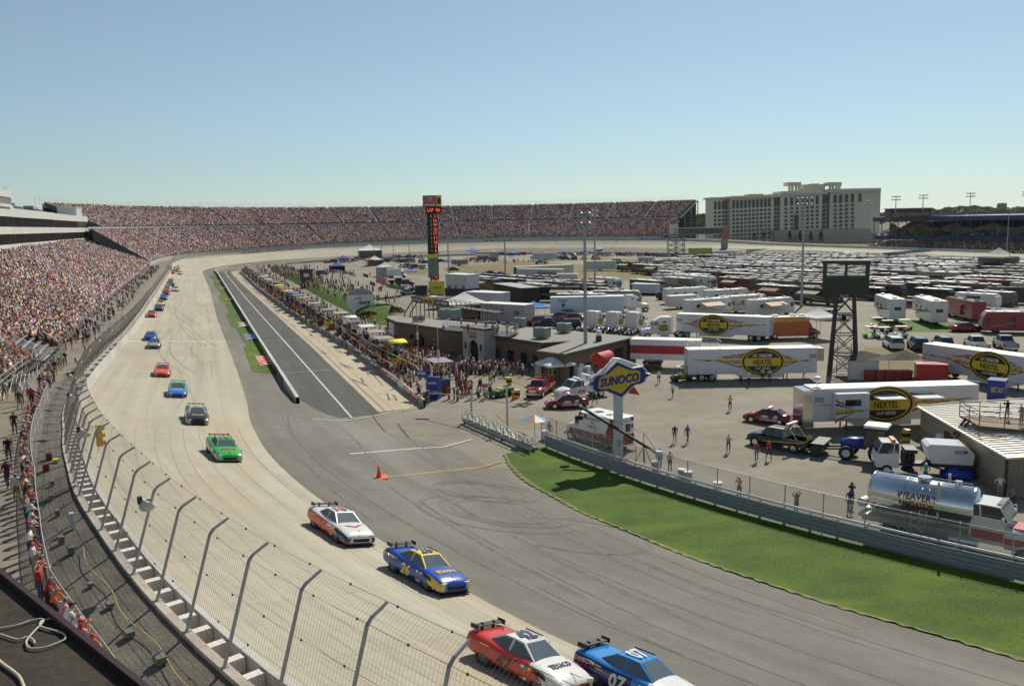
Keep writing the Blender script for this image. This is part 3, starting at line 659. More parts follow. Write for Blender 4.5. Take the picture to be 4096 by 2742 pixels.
MB().box((0,0,.4),(19,5,.8)).build('platform_deck',DARK,t);MB().box((-3,0,1.4),(6,3,1.2)).box((5,0,1.2),(5,2.4,.9)).build('cabin',GREYP,t)
def strail():
 r=thing('stair_rail',None,'handrail');m_=MB()
 for y in(-.55,.55):m_.cyl((0,y,.9),(4.2,y,-.9),.055,.055,6).cyl((0,y,.9),(0,y,-.9),.045,.045,6).cyl((4.2,y,-.9),(4.2,y,-1.9),.045,.045,6).cyl((2.1,y,0),(2.1,y,-1.5),.04,.04,5)
 m_.build('rail_pipe',M('white_rail',(.66,.66,.63),.5),r);m2=MB()
 for k in range(8):m2.box((.3+k*.5,0,-.35-k*.2),(.3,1.0,.05))
 m2.build('tread',GALV,r);return r
SRT=template(strail)
for s,nm in zip((66,82,101,122,147,172,200,232,268),('nearest','second','third','fourth','fifth','sixth','seventh','eighth','farthest')):
 p=ring(s,FR0(s)-.3);q=ring(s,150);put(SRT,(p.x,p.y,Zw(s)+1.85),math.atan2(q.y-p.y,q.x-p.x),nm+' white pipe stair rail sloping from the front grandstand down to the walkway','white stair rails under the front grandstand')
def bleacher():
 r=thing('bleacher',None,'bleacher');b=MB()
 for k in range(6):MB().box((-k*.75,0,.75+k*.42),(.3,4.6,.06)).build('seat_plank',M_BENCH,r)
 for y in(-2.2,0,2.2):b.bar((.3,y,0),(-3.9,y,2.7),.08);[b.cyl((-k*.75,y,0),(-k*.75,y,.75+k*.42),.035,.035,5)for k in range(6)]
 b.build('frame',GALV,r);b=MB().box((.35,0,.9),(.05,4.6,1.3)).box((-4.3,0,2.2),(.05,4.6,2.2));b.build('side_panel',M_STEP,r);return r
BT=template(bleacher)
for s,R_0,nm in((18.5,160.2,'empty aluminium bleacher nearest the people at the rail'),(23.5,160.6,'empty aluminium bleacher behind the first one'),(28.5,161.0,'farther empty aluminium bleacher at the foot of the grandstand')):
 p=ring(s,R_0);q=ring(s,150);put(BT,(p.x,p.y,Zw(s)),math.atan2(q.y-p.y,q.x-p.x),nm,'empty bleachers on the walkway')
def person_mesh(name,pose,build=1.0,hat=None,h=1.75,trous=TROU,bare=False,shorts=False,hairm=None):
 """pose: joints in metres, facing +x, feet at z=0. one skinned surface; regions get skin / shirt / trouser / shoe"""
 J=dict(pel=(0,0,.95),wa=(0,0,1.08),ch=(0,0,1.33),nk=(0,0,1.47),hd=(.015,0,1.56),ht=(.02,0,1.66),fc=(.075,0,1.585),hl=(0,.10,.92),kl=(.03,.11,.50),al=(0,.115,.09),tl=(.15,.13,.035),hr=(0,-.10,.92),kr=(.03,-.11,.50),ar=(0,-.115,.09),tr=(.15,-.13,.035),sl=(0,.19,1.40),el=(-.02,.25,1.13),wl=(.06,.26,.90),sr=(0,-.19,1.40),er=(-.02,-.25,1.13),wr=(.06,-.26,.90))
 J.update(pose.get('j',{}));b=build
 rad=dict(pel=.135*b,wa=.118*b,ch=.135*b,nk=.055,hd=.085,ht=.082,fc=.045,hl=.092*b,kl=.058,al=.042,tl=.035,hr=.092*b,kr=.058,ar=.042,tr=.035,sl=.062,el=.043,wl=.03,sr=.062,er=.043,wr=.03)
 ed=[('pel','wa',1),('wa','ch',1),('ch','nk',1),('nk','hd',0),('hd','ht',0),('hd','fc',0),('pel','hl',2),('hl','kl',2),('kl','al',0 if shorts else 2),('al','tl',3),('pel','hr',2),('hr','kr',2),('kr','ar',0 if shorts else 2),('ar','tr',3),('ch','sl',1),('sl','el',0 if bare else 1),('el','wl',0),('ch','sr',1),('sr','er',0 if bare else 1),('er','wr',0)]
 if pose.get('sleeves'):ed=[(a,c,1 if(a,c)in(('el','wl'),('er','wr'))else k)for a,c,k in ed]
 ks=list(J);me=D.meshes.new(name);me.from_pydata([J[k]for k in ks],[(ks.index(a),ks.index(c))for a,c,_ in ed],[])
 bm=bmesh.new();bm.from_mesh(me);bm.verts.ensure_lookup_table();l=bm.verts.layers.skin.verify()
 for i,k in enumerate(ks):bm.verts[i][l].radius=(rad[k]*(1.15 if k in('pel','wa','ch')else 1),rad[k]*(.82 if k in('pel','wa','ch')else 1));bm.verts[i][l].use_root=(k=='pel')
 bm.to_mesh(me);bm.free()
 ob=D.objects.new(name,me);COL.objects.link(ob);ob.modifiers.new('skin','SKIN').use_smooth_shade=True
 sd=ob.modifiers.new('sub','SUBSURF');sd.levels=1;sd.render_levels=1
 dg=bpy.context.evaluated_depsgraph_get();out=D.meshes.new_from_object(ob.evaluated_get(dg));D.objects.remove(ob);out.name=name
 nv=len(out.vertices);mats=[SKIN,CLOTH,trous,SHOE,hairm or HAIR];out.materials.clear();[out.materials.append(x)for x in mats]
 seg=[(Vector(J[a]),Vector(J[c]),k)for a,c,k in ed];mi=[]
 ht=Vector(J['ht']);hd=Vector(J['hd'])
 for p in out.polygons:
  c=p.center;bd=9;bk=0
  for a,d_,k in seg:
   ab=d_-a;t=max(0,min(1,(c-a).dot(ab)/ab.length_squared));dd=(c-a-ab*t).length
   if dd<bd:bd=dd;bk=k
  if(c-hd).length<.16 and c.z>J['nk'][2]+.02 and(c.z>ht.z-.015 or c.x<hd.x-.03):bk=4
  mi.append(bk)
 out.polygons.foreach_set('material_index',mi)
 hb=MB()
 for e,w_,sg in(('el','wl',1),('er','wr',-1)):
  E_,W=Vector(J[e]),Vector(J[w_]);d=(W-E_).normalized();up=Vector((0,0,1));sd_=d.cross(up);sd_=sd_.normalized()if sd_.length>.2 else Vector((1,0,0));nn=sd_.cross(d).normalized()
  q=Matrix((d,sd_,nn)).transposed().to_4x4();hb.box(W+d*.055,(.095,.075,.03),0,M4=q)
  for i,L_ in enumerate((.062,.074,.069,.054)):
   r0=W+d*.10+sd_*(.028-.0187*i);k1=r0+d*L_*.55-nn*.008;k2=k1+d*L_*.35-nn*L_*.45;hb.cyl(r0,k1,.0095,.009,4);hb.cyl(k1,k2,.009,.007,4)
  t0=W+d*.03+sd_*.036;t1=t0+d*.035+sd_*.03;hb.cyl(t0,t1,.012,.010,4);hb.cyl(t1,t1+d*.03-nn*.01,.010,.008,4)
 hdv=Vector(J['hd']);hb.box(hdv+Vector((.01,.083,.012)),(.035,.02,.055));hb.box(hdv+Vector((.01,-.083,.012)),(.035,.02,.055));hb.cyl(hdv+Vector((.085,0,.035)),hdv+Vector((.112,0,.012)),.008,.014,5)
 hb.box(hdv+Vector((.098,.03,.04)),(.012,.022,.01),3);hb.box(hdv+Vector((.098,-.03,.04)),(.012,.022,.01),3);hb.box(hdv+Vector((.096,0,-.022)),(.01,.045,.009),4)
 bm=bmesh.new();bm.from_mesh(out);vs=[bm.verts.new(v)for v in hb.v]
 for f,m_ in zip(hb.f,hb.m):
  try:ff=bm.faces.new([vs[i]for i in f]);ff.material_index=m_;ff.smooth=True
  except ValueError:pass
 bm.to_mesh(out);bm.free();return out,Vector(J['hd'])
def sit(dx=0):
 return dict(pel=(0,0,.50),wa=(.0,0,.64),ch=(.03,0,.88),nk=(.05,0,1.02),hd=(.07,0,1.11),ht=(.075,0,1.21),fc=(.13,0,1.135),hl=(.02,.10,.48),kl=(.42,.12,.50),al=(.40,.12,.09),tl=(.54,.13,.035),hr=(.02,-.10,.48),kr=(.42,-.12,.50),ar=(.40,-.12,.09),tr=(.54,-.13,.035),sl=(.03,.19,.95),el=(.1,.25,.70),wl=(.32,.17,.60),sr=(.03,-.19,.95),er=(.1,-.25,.70),wr=(.32,-.17,.60))
POS=dict(stand=dict(j={}),folded=dict(j=dict(el=(.06,.25,1.15),wl=(.22,.0,1.18),er=(.06,-.25,1.15),wr=(.23,.02,1.14))),hips=dict(j=dict(el=(-.1,.36,1.17),wl=(.02,.2,1.0),er=(-.1,-.36,1.17),wr=(.02,-.2,1.0))),walk=dict(j=dict(kl=(.22,.1,.52),al=(.28,.1,.10),tl=(.42,.11,.06),kr=(-.06,-.1,.5),ar=(-.30,-.1,.16),tr=(-.17,-.11,.05),el=(-.14,.24,1.15),wl=(-.12,.25,.92),er=(.10,-.24,1.15),wr=(.25,-.22,.98))),walk2=dict(j=dict(kl=(.02,.1,.52),al=(-.20,.1,.14),tl=(-.07,.11,.045),kr=(.2,-.1,.5),ar=(.2,-.1,.09),tr=(.34,-.11,.04),el=(.05,.25,1.14),wl=(.2,.22,1.0),er=(-.12,-.25,1.14),wr=(-.1,-.26,.9))),rail=dict(j=dict(pel=(-.05,0,.94),wa=(0,0,1.06),ch=(.1,0,1.28),nk=(.16,0,1.42),hd=(.19,0,1.50),ht=(.2,0,1.6),fc=(.25,0,1.52),sl=(.1,.19,1.34),el=(.26,.26,1.12),wl=(.38,.16,1.06),sr=(.1,-.19,1.34),er=(.26,-.26,1.12),wr=(.40,-.14,1.07))),point=dict(j=dict(el=(.2,.22,1.36),wl=(.42,.18,1.44),er=(-.02,-.25,1.13),wr=(.08,-.26,.92))),photo=dict(j=dict(el=(.14,.26,1.24),wl=(.24,.08,1.50),er=(.14,-.26,1.24),wr=(.24,-.08,1.50))),heads=dict(j=dict(sl=(0,.19,1.42),el=(.05,.36,1.58),wl=(.06,.14,1.72),sr=(0,-.19,1.42),er=(.05,-.36,1.58),wr=(.06,-.14,1.72))),seat=dict(j=sit()),seat2=dict(j=dict(sit(),el=(.14,.27,.86),wl=(.28,.1,1.02),er=(.1,-.25,.72),wr=(.34,-.1,.62))),crouch=dict(j=dict(pel=(-.15,0,.42),wa=(-.05,0,.55),ch=(.1,0,.76),nk=(.16,0,.89),hd=(.2,0,.98),ht=(.22,0,1.08),fc=(.26,0,1.0),hl=(-.12,.1,.4),kl=(.2,.14,.5),al=(.05,.13,.09),hr=(-.12,-.1,.4),kr=(.15,-.14,.3),ar=(-.2,-.13,.09),tr=(-.06,-.13,.04),sl=(.1,.19,.82),el=(.26,.24,.64),wl=(.42,.16,.52),sr=(.1,-.19,.82),er=(.26,-.24,.64),wr=(.42,-.16,.5))))
PM={}
def pmesh(pose,**kw):
 key=(pose,)+tuple(sorted((k,v.name if hasattr(v,'name')else v)for k,v in kw.items()))
 if key not in PM:PM[key]=person_mesh('person',POS[pose],**kw)
 return PM[key]
capm=MB();capm.dome((0,0,.055),.098,.085,10,3);capm.box((.115,0,.06),(.11,.15,.014));CAP=capm.mesh('cap',CLOTH)
hatm=MB();hatm.dome((0,0,.06),.10,.10,10,3);hatm.cyl((0,0,.055),(0,0,.068),.17,.17,12);HAT=hatm.mesh('sun_hat',CLOTH)
helm=MB();helm.dome((0,0,.0),.118,.165,12,4);HEL=helm.mesh('helmet',CLOTH)
ORDW=['first','second','third','fourth','fifth','sixth','seventh','eighth','ninth','tenth','eleventh','twelfth','thirteenth','fourteenth','fifteenth','sixteenth','seventeenth','eighteenth','nineteenth','twentieth']
def ordn(i):
 if i<20:return ORDW[i]
 t=['','','twenty','thirty','forty','fifty','sixty','seventy','eighty','ninety'][((i+1)//10)%10]
 if(i+1)>=100:return 'hundredth' if i==99 else 'hundred and '+ordn(i-100)
 return(t[:-1]+'ieth')if(i+1)%10==0 else t+'-'+ORDW[(i+1)%10-1]
CN=dict(white=(.72,.70,.68),red=(.50,.03,.03),maroon=(.16,.02,.025),black=(.02,.02,.025),grey=(.25,.25,.25),navy=(.02,.03,.10),blue=(.05,.14,.45),yellow=(.75,.52,.04),orange=(.80,.16,.02),green=(.04,.18,.06),tan=(.42,.33,.2),pink=(.65,.30,.30),lime=(.35,.75,.05),skin=(.48,.27,.17),brown=(.13,.07,.04),teal=(.05,.35,.28))
def person(loc,rz,shirt,pose='stand',label=None,group=None,cap=None,trous='denim',build=1.0,hat=None,scale=1,hair=None,**kw):
 tr=dict(denim=TROU,khaki=TROUK,black=TROUB,grey=M('trousers_grey',(.2,.2,.2),.85),yellow=M('trousers_yellow',(.62,.48,.03),.8),shorts=TROUK,white=M('trousers_white',(.6,.6,.58),.8))[trous]
 if trous=='shorts':kw['shorts']=True
 me,hd=pmesh(pose,trous=tr,build=build,**kw)
 o=link('person',me);o.location=loc;o.rotation_euler=(0,0,rz);o.scale=(scale,)*3;o.color=(*CN[shirt],1)
 tag(o,label,'person',group)
 for nm,mesh,c in(('cap',CAP,cap),('sun_hat',HAT,hat),('helmet',HEL,kw.get('_h'))):
  if c:q=link(nm,mesh,o,hd);q.color=(*CN[c],1)
 return o
def helmet(o,c,pose):
 q=link('helmet',HEL,o,PM[[k for k in PM if k[0]==pose][0]][1]);q.color=(*CN[c],1)
PAL=['white']*9+['red']*5+['maroon']*3+['black']*4+['grey']*3+['navy']*2+['blue']*2+['yellow','orange','tan','pink','green','skin','brown']
CAPS=[None]*6+['white','white','red','black','navy','tan']
NP=[0]
i=0;s=-58.5
while s<7:
 p=ring(s,Rf(s)+.42+random.uniform(0,.1));q=ring(s,150);c=random.choice(PAL);po=random.choice(['rail','rail','rail','photo','folded','heads' if i%7==3 else 'rail']);cp=random.choice(CAPS)
 rz=math.atan2(q.y-p.y,q.x-p.x)+random.uniform(-.9,.15)
 near={0:('yellow','stand','denim','short-haired man in yellow shirt'),1:('brown','stand','denim','brown-haired person'),2:('white','stand','denim','person in white cap')}
 lbl='%s spectator along the walkway rail from the dark roof, %s %s'%(ordn(i),'bare-chested' if c=='skin' else 'in '+c+' top','and '+cp+' cap' if cp else 'and bare head')
 if i==5:c,po,cp,lbl='orange','rail',None,'young man in bright orange shirt and dark jeans holding the walkway rail'
 if i==7:c,po,cp,lbl='red','heads',None,'person in orange-red shirt with both hands on the head by the rail'
 person((p.x,p.y,Zw(s)),rz,c,po,lbl,'spectators along the walkway rail',cp,random.choice(['denim','denim','shorts','khaki','black']),random.choice([.92,1,1.1]),scale=random.uniform(.95,1.05),bare=(c=='skin' or i%6==1))
 i+=1;NP[0]+=1;s+=random.uniform(.75,1.25)if s<-20 else random.uniform(.9,1.7)
j=0
for(px,py,c,cp,po,nm)in((85,2010,'white','','walk','big man in plain white shirt and dark shorts striding along the walkway'),(20,1955,'maroon','','walk2','person in dark red number nine jersey on the walkway'),(50,1740,'maroon','red','walk','person in dark red top carrying things on the walkway'),(70,1640,'brown','','walk2','tall dark-clad person on the walkway before the walkers in white'),(25,1850,'black','','walk','black-clad walker at the edge of the frame on the walkway'),(78,1620,'white','white','walk','walker in white shirt and cap behind the red shirt'),(130,1625,'red','white','walk2','walker in red shirt and white shorts crossing the walkway'),(60,1600,'grey','','stand','person in white and grey standing among walkers'),(105,1600,'white','','walk','walker with white top heading under the stand'),(155,1570,'black','black','walk2','man in black shirt and black cap on the walkway'),(185,1555,'pink','','walk','large person in pale pink shirt and jeans walking away'),(220,1520,'skin','','hips','bare-chested person standing on the walkway near the rail'),(250,1500,'black','navy','stand','darkly dressed person near the rail end'),(285,1480,'grey','white','stand','person in grey beside the lime vest'),(320,1470,'lime','','stand','marshal in lime vest beside the fence'),(300,1462,'black','','folded','person in black next to the lime vest'),(45,1560,'white','white','walk','walker in white near the scaffold of the stand'),(12,1600,'tan','','walk2','walker in tan at the frame edge under the scaffold'),(282,1395,'red','','walk','person in red shirt by the empty bleachers'),(275,1360,'pink','','stand','person in pink top by the empty bleachers'),(300,1375,'grey','white','walk','walker in grey shorts past the empty bleachers'),(330,1390,'brown','','walk2','brown-shirted walker past the bleachers'),(345,1380,'black','','stand','person in black in the cluster past the bleachers'),(352,1365,'white','','folded','person in white in the cluster past the bleachers'),(375,1345,'blue','','stand','person in blue shirt by the stair rails'),(392,1335,'tan','white','walk','walker in tan by the stair rails'),(407,1305,'white','','walk','walker in white below the second stair rail'),(414,1300,'maroon','','stand','person in maroon below the second stair rail'),(436,1280,'red','','walk2','walker in red beyond the second stair rail'),(452,1270,'black','','stand','person in black beyond the second stair rail'),(230,1345,'black','','stand','black-clad person sitting high on the empty bleacher'),(470,1245,'tan','','walk','walker in tan farther up the walkway'),(486,1238,'green','','stand','person in green vest farther up the walkway'),(505,1240,'lime','','stand','second marshal in lime, far up the walkway'),(520,1215,'white','','stand','far walker in white where the walkway narrows'),(540,1200,'grey','','walk','far walker in grey where the walkway narrows')):
 z=5.4
 for _ in range(12):g_=G(px,py,z);s,R=so(g_.x,g_.y);z=Zw(s)
 R=max(R,Rf(s)+.9);p=ring(s,R)
 person((p.x,p.y,Zw(s)),tang(s)+random.choice([0,PI])+random.uniform(-.4,.4),c,po,nm,'people walking behind the track',cp or None,random.choice(['denim','shorts','khaki','black']),random.choice([1,1.1,1.2]))
 j+=1;NP[0]+=1
cand=[]
for k in range(0,34):
 for s in list(np.arange(-42,13.4,.52))+list(np.arange(15.2,60,.52)):
  if 15<s<31 and k<4:continue
  p=ring(s,fr(s,k)+.45);z=fz(s,k);d=math.hypot(p.x,p.y)
  u=p.x/p.y*FP+CX
  if u>-40:cand.append((d+k*.6,s,k,p,z))
cand.sort(key=lambda c:c[0]);used=set()
n_=0
for d,s,k,p,z in cand:
 if n_>=128:break
 if random.random()<.1:continue
 q=ring(s,150);c=random.choice(PAL);cp=random.choice(CAPS);up=random.random()<(.45 if k<2 else.2)
 po=random.choice(['stand','folded','photo','hips'])if up else random.choice(['seat','seat2','seat'])
 used.add((round(s,2),k))
 person((p.x,p.y,z),math.atan2(q.y-p.y,q.x-p.x)+random.uniform(-.6,.3),c,po,'%s %s spectator in row %s of the stand, %s%s'%(ordn(n_),'standing' if up else 'seated',ORDW[k],c if c!='skin' else 'bare chest',' with '+cp+' cap' if cp else ''),'nearest rows of the packed grandstand',cp,random.choice(['denim','shorts','khaki','black']),random.choice([.95,1,1.1]),bare=(c=='skin'))
 n_+=1;NP[0]+=1
Wc=np.array([CN[c]for c in PAL]);hatc=np.array([(.05,.03,.02)]*6+[(.72,.7,.68)]*4+[(.45,.03,.03)]*2+[(.02,.02,.02)]*2+[(.25,.2,.12)])
def tmpl(full):
 V=[];F=[];K_=[]
 def ringb(x0,x1,y0,z):return[(x0,-y0,z),(x1,-y0,z),(x1,y0,z),(x0,y0,z)]
 def blk(a,b,kd,cap=True):
  o=len(V);V.extend(a+b)
  for i in range(4):j_=(i+1)%4;F.append((o+i,o+j_,o+4+j_,o+4+i));K_.append(kd)
  if cap:F.append((o+4,o+5,o+6,o+7));K_.append(kd)
 if full==2:
  blk(ringb(-.09,.09,.15,0),ringb(-.1,.1,.17,.88),0,False);blk(ringb(-.1,.12,.19,.86),ringb(-.09,.1,.23,1.42),1);blk(ringb(-.06,.08,.26,.75),ringb(-.05,.06,.25,1.15),2,False)
  blk(ringb(-.08,.1,.08,1.42),ringb(-.085,.11,.085,1.6),2,False);blk(ringb(-.09,.115,.09,1.59),ringb(-.05,.06,.055,1.74),3)
 elif full:
  blk(ringb(-.05,.5,.17,.32),ringb(-.05,.48,.15,.55),0);blk(ringb(.3,.5,.15,0),ringb(.3,.5,.15,.35),0,False)
  blk(ringb(-.12,.14,.2,.42),ringb(-.1,.12,.22,1.0),1);blk(ringb(.1,.33,.17,.58),ringb(.04,.14,.19,.75),2,False)
  blk(ringb(-.07,.1,.08,1.0),ringb(-.08,.11,.085,1.15),2,False);blk(ringb(-.085,.115,.09,1.14),ringb(-.05,.06,.055,1.27),3)
 else:
  blk(ringb(-.12,.42,.19,.3),ringb(-.1,.13,.21,1.0),1);blk(ringb(-.08,.11,.085,1.0),ringb(-.06,.07,.06,1.26),3)
 return np.array(V),np.array(F),np.array(K_)
class Crowd:
 def __init__(s):s.V=[];s.F=[];s.C=[];s.n=0
 def add(s,P,H,full,zs=None):
  n=len(P);V,F,Kd=tmpl(full);c,sn=np.cos(H),np.sin(H);sc=rng.uniform(.84,1.04,n);zz=sc if zs is None else sc*zs
  X=(V[None,:,0]*c[:,None]-V[None,:,1]*sn[:,None])*sc[:,None]+P[:,0:1];Y=(V[None,:,0]*sn[:,None]+V[None,:,1]*c[:,None])*sc[:,None]+P[:,1:2];Z=V[None,:,2]*zz[:,None]+P[:,2:3]
  s.V.append(np.stack([X,Y,Z],-1).reshape(-1,3));k=len(V)
  s.F.append((F[None]+(np.arange(n)*k)[:,None,None]).reshape(-1,4)+s.n);s.n+=n*k
  sh=Wc[rng.integers(0,len(Wc),n)]*rng.uniform(.5,1.05,(n,1))*np.array((1.0,.95,.92));ht=hatc[rng.integers(0,len(hatc),n)];pt=np.array([(.05,.06,.1),(.3,.25,.16),(.03,.03,.03),(.15,.15,.15),(.2,.13,.09)])[rng.integers(0,5,n)];skn=np.array((.36,.21,.14))*rng.uniform(.5,1.1,(n,1))
  tab=np.stack([pt,sh,skn,ht],1);s.C.append(tab[:,Kd].reshape(-1,3))
 def build(s,name,mat):
  V=np.concatenate(s.V);F=np.concatenate(s.F);C_=np.concatenate(s.C);me=D.meshes.new(name)
  me.vertices.add(len(V));me.vertices.foreach_set('co',V.ravel().astype(np.float32));me.loops.add(F.size);me.loops.foreach_set('vertex_index',F.ravel().astype(np.int32))
  me.polygons.add(len(F));me.polygons.foreach_set('loop_start',np.arange(0,F.size,4,dtype=np.int32))
  a=me.color_attributes.new('clothes','FLOAT_COLOR','CORNER');c4=np.ones((F.size,4),np.float32);c4[:,:3]=np.repeat(C_,4,0);a.data.foreach_set('color',c4.ravel())
  me.update();me.validate();me.materials.append(mat);return link(name,me)
M_CROWD=D.materials.new('crowd_clothes');nt_,b_=nodes(M_CROWD);at_=nt_.nodes.new('ShaderNodeAttribute');at_.attribute_name='clothes';nt_.links.new(at_.outputs[0],b_.inputs['Base Color']);sock(b_,'Roughness',.85)
CR=Crowd()
def seats(ss,kk,rf,zf,skip,full,fill=.93,stn=.12):
 P=[];H=[]
 for k in kk:
  for s in ss:
   if random.random()>fill or skip(s,k):continue
   p=ring(s+random.uniform(-.06,.06),rf(s,k)+.45);P.append((p.x,p.y,zf(s,k)+(random.uniform(.25,.5)if random.random()<stn else 0)));q=ring(s,150);H.append(math.atan2(q.y-p.y,q.x-p.x)+random.uniform(-.5,.4))
 CR.add(np.array(P),np.array(H),full)
gap=lambda s,k:abs((s%22)-11)<.55
vom=lambda s,k:171<s<193 and 3<=k-(8-(s-176)*.375)<0 or(15<s<31 and k<4)
seats(np.arange(-42,13.4,.52),range(34),fr,fz,lambda s,k:(round(s,2),k)in used,True)
seats(np.arange(15.2,110,.50),range(34),fr,fz,lambda s,k:(round(s,2),k)in used or vom(s,k),True)
seats(np.arange(110,331,.47),range(34),fr,fz,lambda s,k:(174<s<190 and abs(k-(9-(s-176)*.35))<1.2),False)
ais=np.array(AIS);gp=lambda s,k:np.min(np.abs(ais-s))<.6
seats(np.arange(S0+1,SE-.5,.47),range(28),lr,lz,gp,False,.95);seats(np.arange(357,SE-.5,.47),range(27),ur,uz,gp,False,.95)
def scatter(n,fn):P=np.array([fn()for _ in range(n)]);CR.add(P,rng.uniform(0,6.28,n),2)
def onseg(a,b,w_,z=0):
 def f():
  t=random.random();return(a[0]+(b[0]-a[0])*t+random.gauss(0,w_),a[1]+(b[1]-a[1])*t+random.gauss(0,w_),z)
 return f
scatter(150,lambda:(lambda s:(*ring(s,random.uniform(Rf(s)+1.5,164.5)),Zw(s)))(random.uniform(38,320)))
def wheel_mesh(r=.34,w=.24,rim=CHROME,name='wheel'):
 return MB().cyl((0,-w/2,0),(0,w/2,0),r,r,16,0).mesh(name,BLACK),MB().cyl((0,-w/2-.012,0),(0,w/2+.012,0),r*.62,r*.62,12,0).mesh('rim',rim)
WH={}
def wheels(parent,pos,r=.34,w=.24,rim=None,rims=True):
 k=(r,w,rim.name if rim else '')
 if k not in WH:WH[k]=wheel_mesh(r,w,rim or CHROME)
 for x,y in pos:
  o=link('wheel',WH[k][0],parent,(x,y,r))
  if rims:link('rim',WH[k][1],o)
def ring10(x,w,zb,zt,cr_=0):
 zm=zb+(zt-zb)*.45
 h=[(w*.93,zb),(w,zb+(zt-zb)*.3),(w*.995,zm+(zt-zb)*.15),(w*.93,zt-(zt-zb)*.10),(w*.72,zt),(w*.3,zt+cr_)]
 return[Vector((x,y,z))for y,z in h]+[Vector((x,-y,z))for y,z in h[::-1]]
def arches(mb,pos,r,w,m=1):
 for x,sy in pos:mb.cyl((x,sy*(w-.12),r),(x,sy*(w+.006),r),r*1.17,r*1.17,16,m)
def cabin(parent,xf0,xf1,xr1,xr0,z0,z1,wb,wt,mat,pillars=(.5,),rear=True,name='cabin',glass=GLASS,rearside=None,gm=None):
 """greenhouse with inset window panes as parts"""
 P=lambda x,y,z:Vector((x,y,z))
 A=[P(xf0,-wb,z0),P(xf0,wb,z0),P(xr0,wb,z0),P(xr0,-wb,z0)];T_=[P(xf1,-wt,z1),P(xf1,wt,z1),P(xr1,wt,z1),P(xr1,-wt,z1)]
 b=MB();b.add(A+T_,[(4,5,6,7),(0,1,5,4),(1,2,6,5),(2,3,7,6),(3,0,4,7)]);xm=(xf1+xr1)/2
 b.loft([[P(xf1,-wt,z1),P(xf1,-wt*.5,z1+.0),P(xf1,wt*.5,z1),P(xf1,wt,z1)],[P(xm,-wt*.98,z1+.012),P(xm,-wt*.5,z1+.045),P(xm,wt*.5,z1+.045),P(xm,wt*.98,z1+.012)],[P(xr1,-wt,z1),P(xr1,-wt*.5,z1),P(xr1,wt*.5,z1),P(xr1,wt,z1)]],0,True,False,False)
 o=b.build(name,mat,parent)
 def pane(nm,a,b_,c,d,ins=.07,off=.012):
  ctr=(a+b_+c+d)/4;q=[v+(ctr-v).normalized()*min(ins*1.4,(ctr-v).length*.3)for v in(a,b_,c,d)];n=(q[1]-q[0]).cross(q[3]-q[0]).normalized()
  if n.dot(ctr-P((xf1+xr1)/2,0,(z0+z1)/2-.2))<0:n=-n
  MB().add([v+n*off for v in q]+[v-n*.02 for v in q],[(0,1,2,3),(0,1,5,4),(1,2,6,5),(2,3,7,6),(3,0,4,7)]).build(nm,glass,parent)
 pane('windshield',A[0],A[1],T_[1],T_[0])
 if rear:pane('rear_window',A[2],A[3],T_[3],T_[2])
 for sg in(-1,1):
  cuts=[0]+list(pillars)+[1]
  for u,v in zip(cuts[:-1],cuts[1:]):
   lo=lambda t:P(xf0+(xr0-xf0)*t,sg*wb,z0);hi=lambda t:P(xf1+(xr1-xf1)*t,sg*wt,z1);pane('side_window',lo(u),lo(v),hi(v),hi(u),.05)
 return o
CG=M('race_windshield',(.10,.13,.155),.08,0,.1,2,spec=.9)
